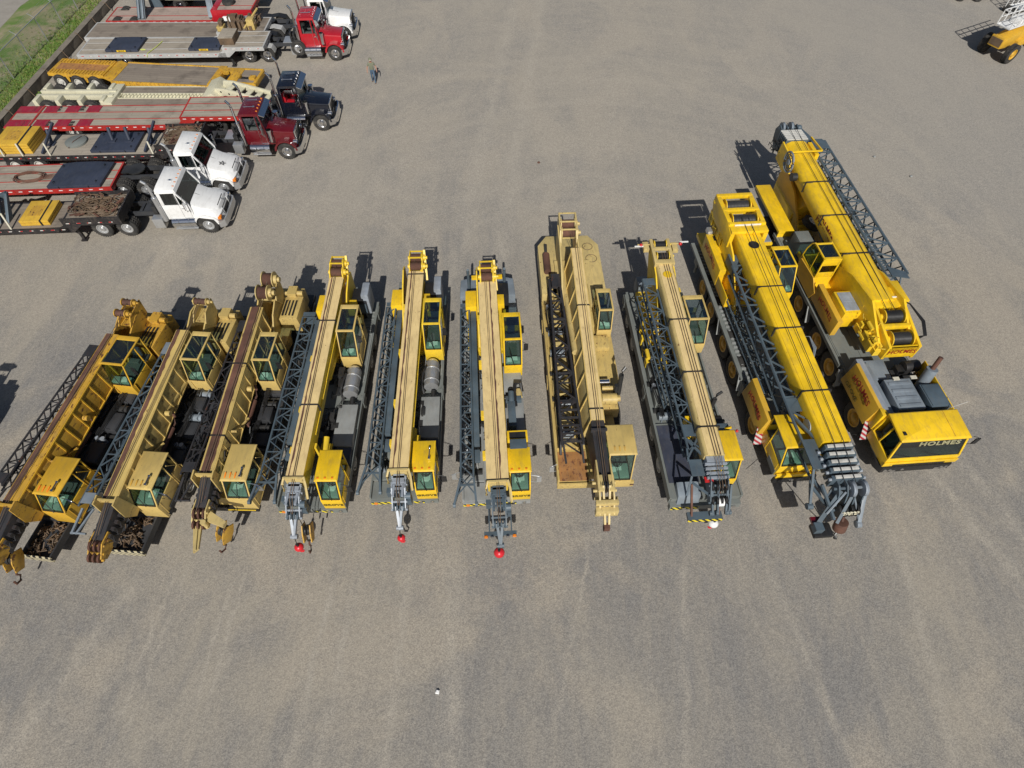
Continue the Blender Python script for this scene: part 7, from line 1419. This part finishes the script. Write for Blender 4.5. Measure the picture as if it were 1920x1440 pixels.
    t.links.new(math_('ADD', math_('MULTIPLY', v.outputs['Distance'], .6), math_('MULTIPLY', f2, 1.5)), bp.inputs['Height']); t.links.new(bp.outputs[0], b.inputs['Normal'])
    return m
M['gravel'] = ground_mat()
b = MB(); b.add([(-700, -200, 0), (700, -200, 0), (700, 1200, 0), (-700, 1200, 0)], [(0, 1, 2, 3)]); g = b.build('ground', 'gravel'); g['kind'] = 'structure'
m, t_, b_ = nodes_of('rough_grass_field'); v = objvec(t_)
cc = mixc(t_, ramp(t_, noise(t_, v, .28, 5, .65, .5), .42, .58), (0.30, 0.25, 0.17), (0.075, 0.165, 0.02)); cc = mixc(t_, ramp(t_, noise(t_, v, 3.0, 6, .75), .35, .7), cc, mixc(t_, .5, cc, (0.19, 0.20, 0.07))); t_.links.new(cc, b_.inputs['Base Color']); b_.inputs['Roughness'].default_value = .95
M['field'] = m
b = MB(); b.add([(-400, 10, .004), (-33.3, 10, .004), (-33.3, 300, .004), (-400, 300, .004)], [(0, 1, 2, 3)]); g = b.build('field', 'field'); g['kind'] = 'structure'
m, t_, b_ = nodes_of('pale_lane'); v = objvec(t_)
cc = mixc(t_, ramp(t_, noise(t_, v, 1.2, 6, .7), .35, .7), (0.31, 0.285, 0.25), (0.25, 0.23, 0.2)); t_.links.new(cc, b_.inputs['Base Color']); b_.inputs['Roughness'].default_value = .95
M['lane'] = m
b = MB(); rr = random.Random(5); L = [(-38.2+.5*math.sin(y*.35)+rr.uniform(-.2,.2)+(y-35)*-.12, y) for y in range(12, 62, 2)]; Rr = [(x-4.5, y) for x, y in L]
for i in range(len(L)-1): b.add([(*L[i], .008), (*L[i+1], .008), (*Rr[i+1], .008), (*Rr[i], .008)], [(0, 1, 2, 3)])
g = b.build('lane', 'lane'); g['kind'] = 'structure'
# grass tufts: too many to count
def blades(name, n, seed, rule, hmin, hmax, mats):
    rr = random.Random(seed); b = MB()
    for k in range(n):
        x, y, d = rule(rr)
        if x is None: continue
        b.mi = rr.randrange(len(mats))
        for j in range(3):
            a = rr.random()*6.28; l = rr.uniform(hmin, hmax); w = rr.uniform(.015, .035); dx, dy = math.cos(a), math.sin(a)
            ox, oy = x+rr.uniform(-.1,.1), y+rr.uniform(-.1,.1)
            b.add([(ox-dy*w, oy+dx*w, 0), (ox+dy*w, oy-dx*w, 0), (ox+dx*l*.6, oy+dy*l*.6, l)], [(0, 1, 2)])
    return b.build(name, mats)
gm = [paint('grass_blade_a', (.09, .19, .02), .8, dirt=0), paint('grass_blade_b', (.13, .22, .03), .8, dirt=0), paint('grass_blade_c', (.22, .23, .06), .8, dirt=0)]
def verge(rr):
    y = rr.uniform(30, 62); x = -33.35-abs(rr.gauss(0, 1.5)); return x, y, 0
g = blades('verge_grass', 9000, 3, verge, .05, .16, gm); g['kind'] = 'stuff'; g['label'] = 'rough green grass along the fence'; g['category'] = 'grass'
def fieldg(rr):
    y = rr.uniform(44, 66); x = rr.uniform(-58, -36); 
    return (x, y, 0) if math.sin(x*.35)+math.sin(y*.3+1)+rr.uniform(-.8,.8)+(y-50)*.12 > .2 else (None, 0, 0)
g = blades('meadow_grass', 9000, 4, fieldg, .05, .14, gm); g['kind'] = 'stuff'; g['label'] = 'patchy green meadow beyond the fence'; g['category'] = 'grass'
def shrub(x, y, r, label, seed):
    rr = random.Random(seed); t = root('shrub', label, 'shrub', (x, y, 0), 0, 'weeds at the foot of the wall'); b = MB()
    for k in range(420):
        a, e = rr.random()*6.28, rr.random()*1.5; q = r*rr.uniform(.3, 1)*(.8+.3*math.sin(a*3+seed)); p = Vector((math.cos(a)*math.cos(e)*q, math.sin(a)*math.cos(e)*q, math.sin(e)*q*.7+.03)); u = Vector((rr.uniform(-1,1), rr.uniform(-1,1), rr.uniform(-.4,.4))).normalized()*.07; w = Vector((rr.uniform(-1,1), rr.uniform(-1,1), .3)).normalized()*.04
        b.mi = rr.randrange(3); b.add([p-u, p+w, p+u, p-w], [(0, 1, 2, 3)])
    b.build('foliage', gm, t, smooth=False); b = MB()
    for k in range(7): a = k*.9; b.tube([(0, 0, 0), (math.cos(a)*r*.3, math.sin(a)*r*.3, r*.3), (math.cos(a)*r*.7, math.sin(a)*r*.7, r*.45)], .01, 4)
    b.build('stem', 'oldrope', t)
shrub(-32.35, 37.6, .75, 'bright green leafy weed clump by the wall near the red lowboy tail', 1)
shrub(-32.5, 36.0, .45, 'small green weed below the leafy clump at the left edge', 2)
shrub(-32.4, 40.2, .4, 'small green weed by the wall behind the cream bogie', 3)
rr = random.Random(77)
# a few stones big enough to see
for k, (x, y) in enumerate(((1.64, 32.4), (22.5, 33.0), (24.0, 31.0), (-16.8, 20.2))):
    labs = ('brown clod lying alone on open gravel beyond the cream crane', 'small pale stone far right on the gravel, the farther of two', 'small pale stone far right on the gravel, the nearer of two', 'pale stone on gravel behind the leftmost crane')
    t = root('stone', labs[k], 'stone', (x, y, 0), 0, 'loose stones'); b = MB(); b.sphere((0, 0, .04), .09, 7, .6); b.build('stone', 'rust' if k == 0 else 'deckpale', t)
# ---------------------------------------------------------------- the man walking towards the camera
def person(loc, rz):
    t = root('person', 'man in olive shirt and blue jeans walking across the open yard', 'person', loc, rz); t.scale = (.95, .95, .95)
    vs, es, rad = [], [], []
    def v(p, r): vs.append(p); rad.append(r); return len(vs)-1
    def e(*ids):
        for a, b_ in zip(ids, ids[1:]): es.append((a, b_))
    # faces -y
    pel = v((0, 0, .95), .15); ab = v((0, -.01, 1.12), .145); ch = v((0, -.01, 1.33), .165); nk = v((0, -.02, 1.50), .062); hd0 = v((0, -.035, 1.58), .075); hd = v((0, -.04, 1.66), .10); ht = v((0, -.03, 1.73), .085)
    e(pel, ab, ch, nk, hd0, hd, ht); nose = v((0, -.145, 1.645), .018); e(hd, nose)
    for s in (-1, 1):
        ear = v((s*.105, -.02, 1.655), .018); e(hd, ear)
        sh = v((s*.18, 0, 1.42), .07); el_ = v((s*.30, .04 if s > 0 else -.02, 1.16), .045); wr = v((s*.34, -.06 if s > 0 else -.1, .95), .03); pa = v((s*.345, -.08 if s > 0 else -.12, .88), .034)
        e(ch, sh, el_, wr, pa)
        for k in range(5):
            if k < 4:
                a = v((s*.345+(k-1.5)*.002, -.1-.022*(k-1.5)-(.0 if s > 0 else .03), .835), .0095); b_ = v((s*.34, -.1-.024*(k-1.5)-(.0 if s > 0 else .03), .80-.006*(k == 1)), .0085); c = v((s*.33, -.095-.024*(k-1.5)-(0 if s > 0 else .03), .765+.01*(k in (0, 3))), .008); e(pa, a, b_, c)
            else: a = v((s*.325, -.13 if s > 0 else -.17, .86), .010); b_ = v((s*.32, -.15 if s > 0 else -.19, .83), .009); e(pa, a, b_)
        hp = v((s*.09, 0, .88), .10); fwd = -.16 if s > 0 else .12
        kn = v((s*.10, fwd*.6-.03, .50), .065); an = v((s*.10, fwd+(.0 if s > 0 else .06), .09), .042); to = v((s*.11, fwd-.14+(0 if s > 0 else .06), .035), .035); e(pel, hp, kn, an, to)
    me = bpy.data.meshes.new('body'); me.from_pydata(vs, es, []); o = bpy.data.objects.new('body', me); COL.objects.link(o)
    md = o.modifiers.new('skin', 'SKIN'); sv = me.skin_vertices[0].data
    for i, r in enumerate(rad): sv[i].radius = (r, r*(.78 if i in (pel, ab, ch) else 1)); sv[i].use_root = i == pel
    sb = o.modifiers.new('sub', 'SUBSURF'); sb.levels = 2; sb.render_levels = 2
    dg = bpy.context.evaluated_depsgraph_get(); me2 = bpy.data.meshes.new_from_object(o.evaluated_get(dg)); bpy.data.objects.remove(o)
    me2.materials.clear()
    for n in ('skin', 'shirt', 'jeans', 'boots', 'black'): me2.materials.append(M[n])
    for p in me2.polygons:
        c = p.center; p.use_smooth = True
        mi = 0
        if c.z < .09: mi = 3
        elif c.z < .98 and abs(c.x) < .27: mi = 2
        elif c.z < 1.49 and (abs(c.x) < .215 or c.z > 1.24): mi = 1
        p.material_index = mi
    o = bpy.data.objects.new('body', me2); COL.objects.link(o); o.parent = t
    b = MB(); b.lathe((0, -.02, 1.70), 'z', [(.112, -.02), (.115, .03), (.09, .085), (.04, .11), (.001, .115)], 16); b.build('cap', 'shirt', t); b = MB(); b.prism('z', [(-.08, -.1), (.08, -.1), (.06, -.2), (-.06, -.2)], 1.69, 1.705); b.build('cap_peak', 'strap', t)
    b = MB()
    for s in (-1, 1): b.sphere((s*.035, -.128, 1.675), .013, 8)
    b.build('eye', 'black', t); b = MB(); b.box(-.028, .028, -.136, -.126, 1.60, 1.607); b.build('mouth', 'maroon', t)
    b = MB(); b.prism('y', [(-.06, 1.575), (.06, 1.575), (.085, 1.62), (.05, 1.60), (-.05, 1.60), (-.085, 1.62)], -.118, -.09); b.build('beard', 'oldrope', t)
    return t
person((-9.75, 41.9, 0), 10)
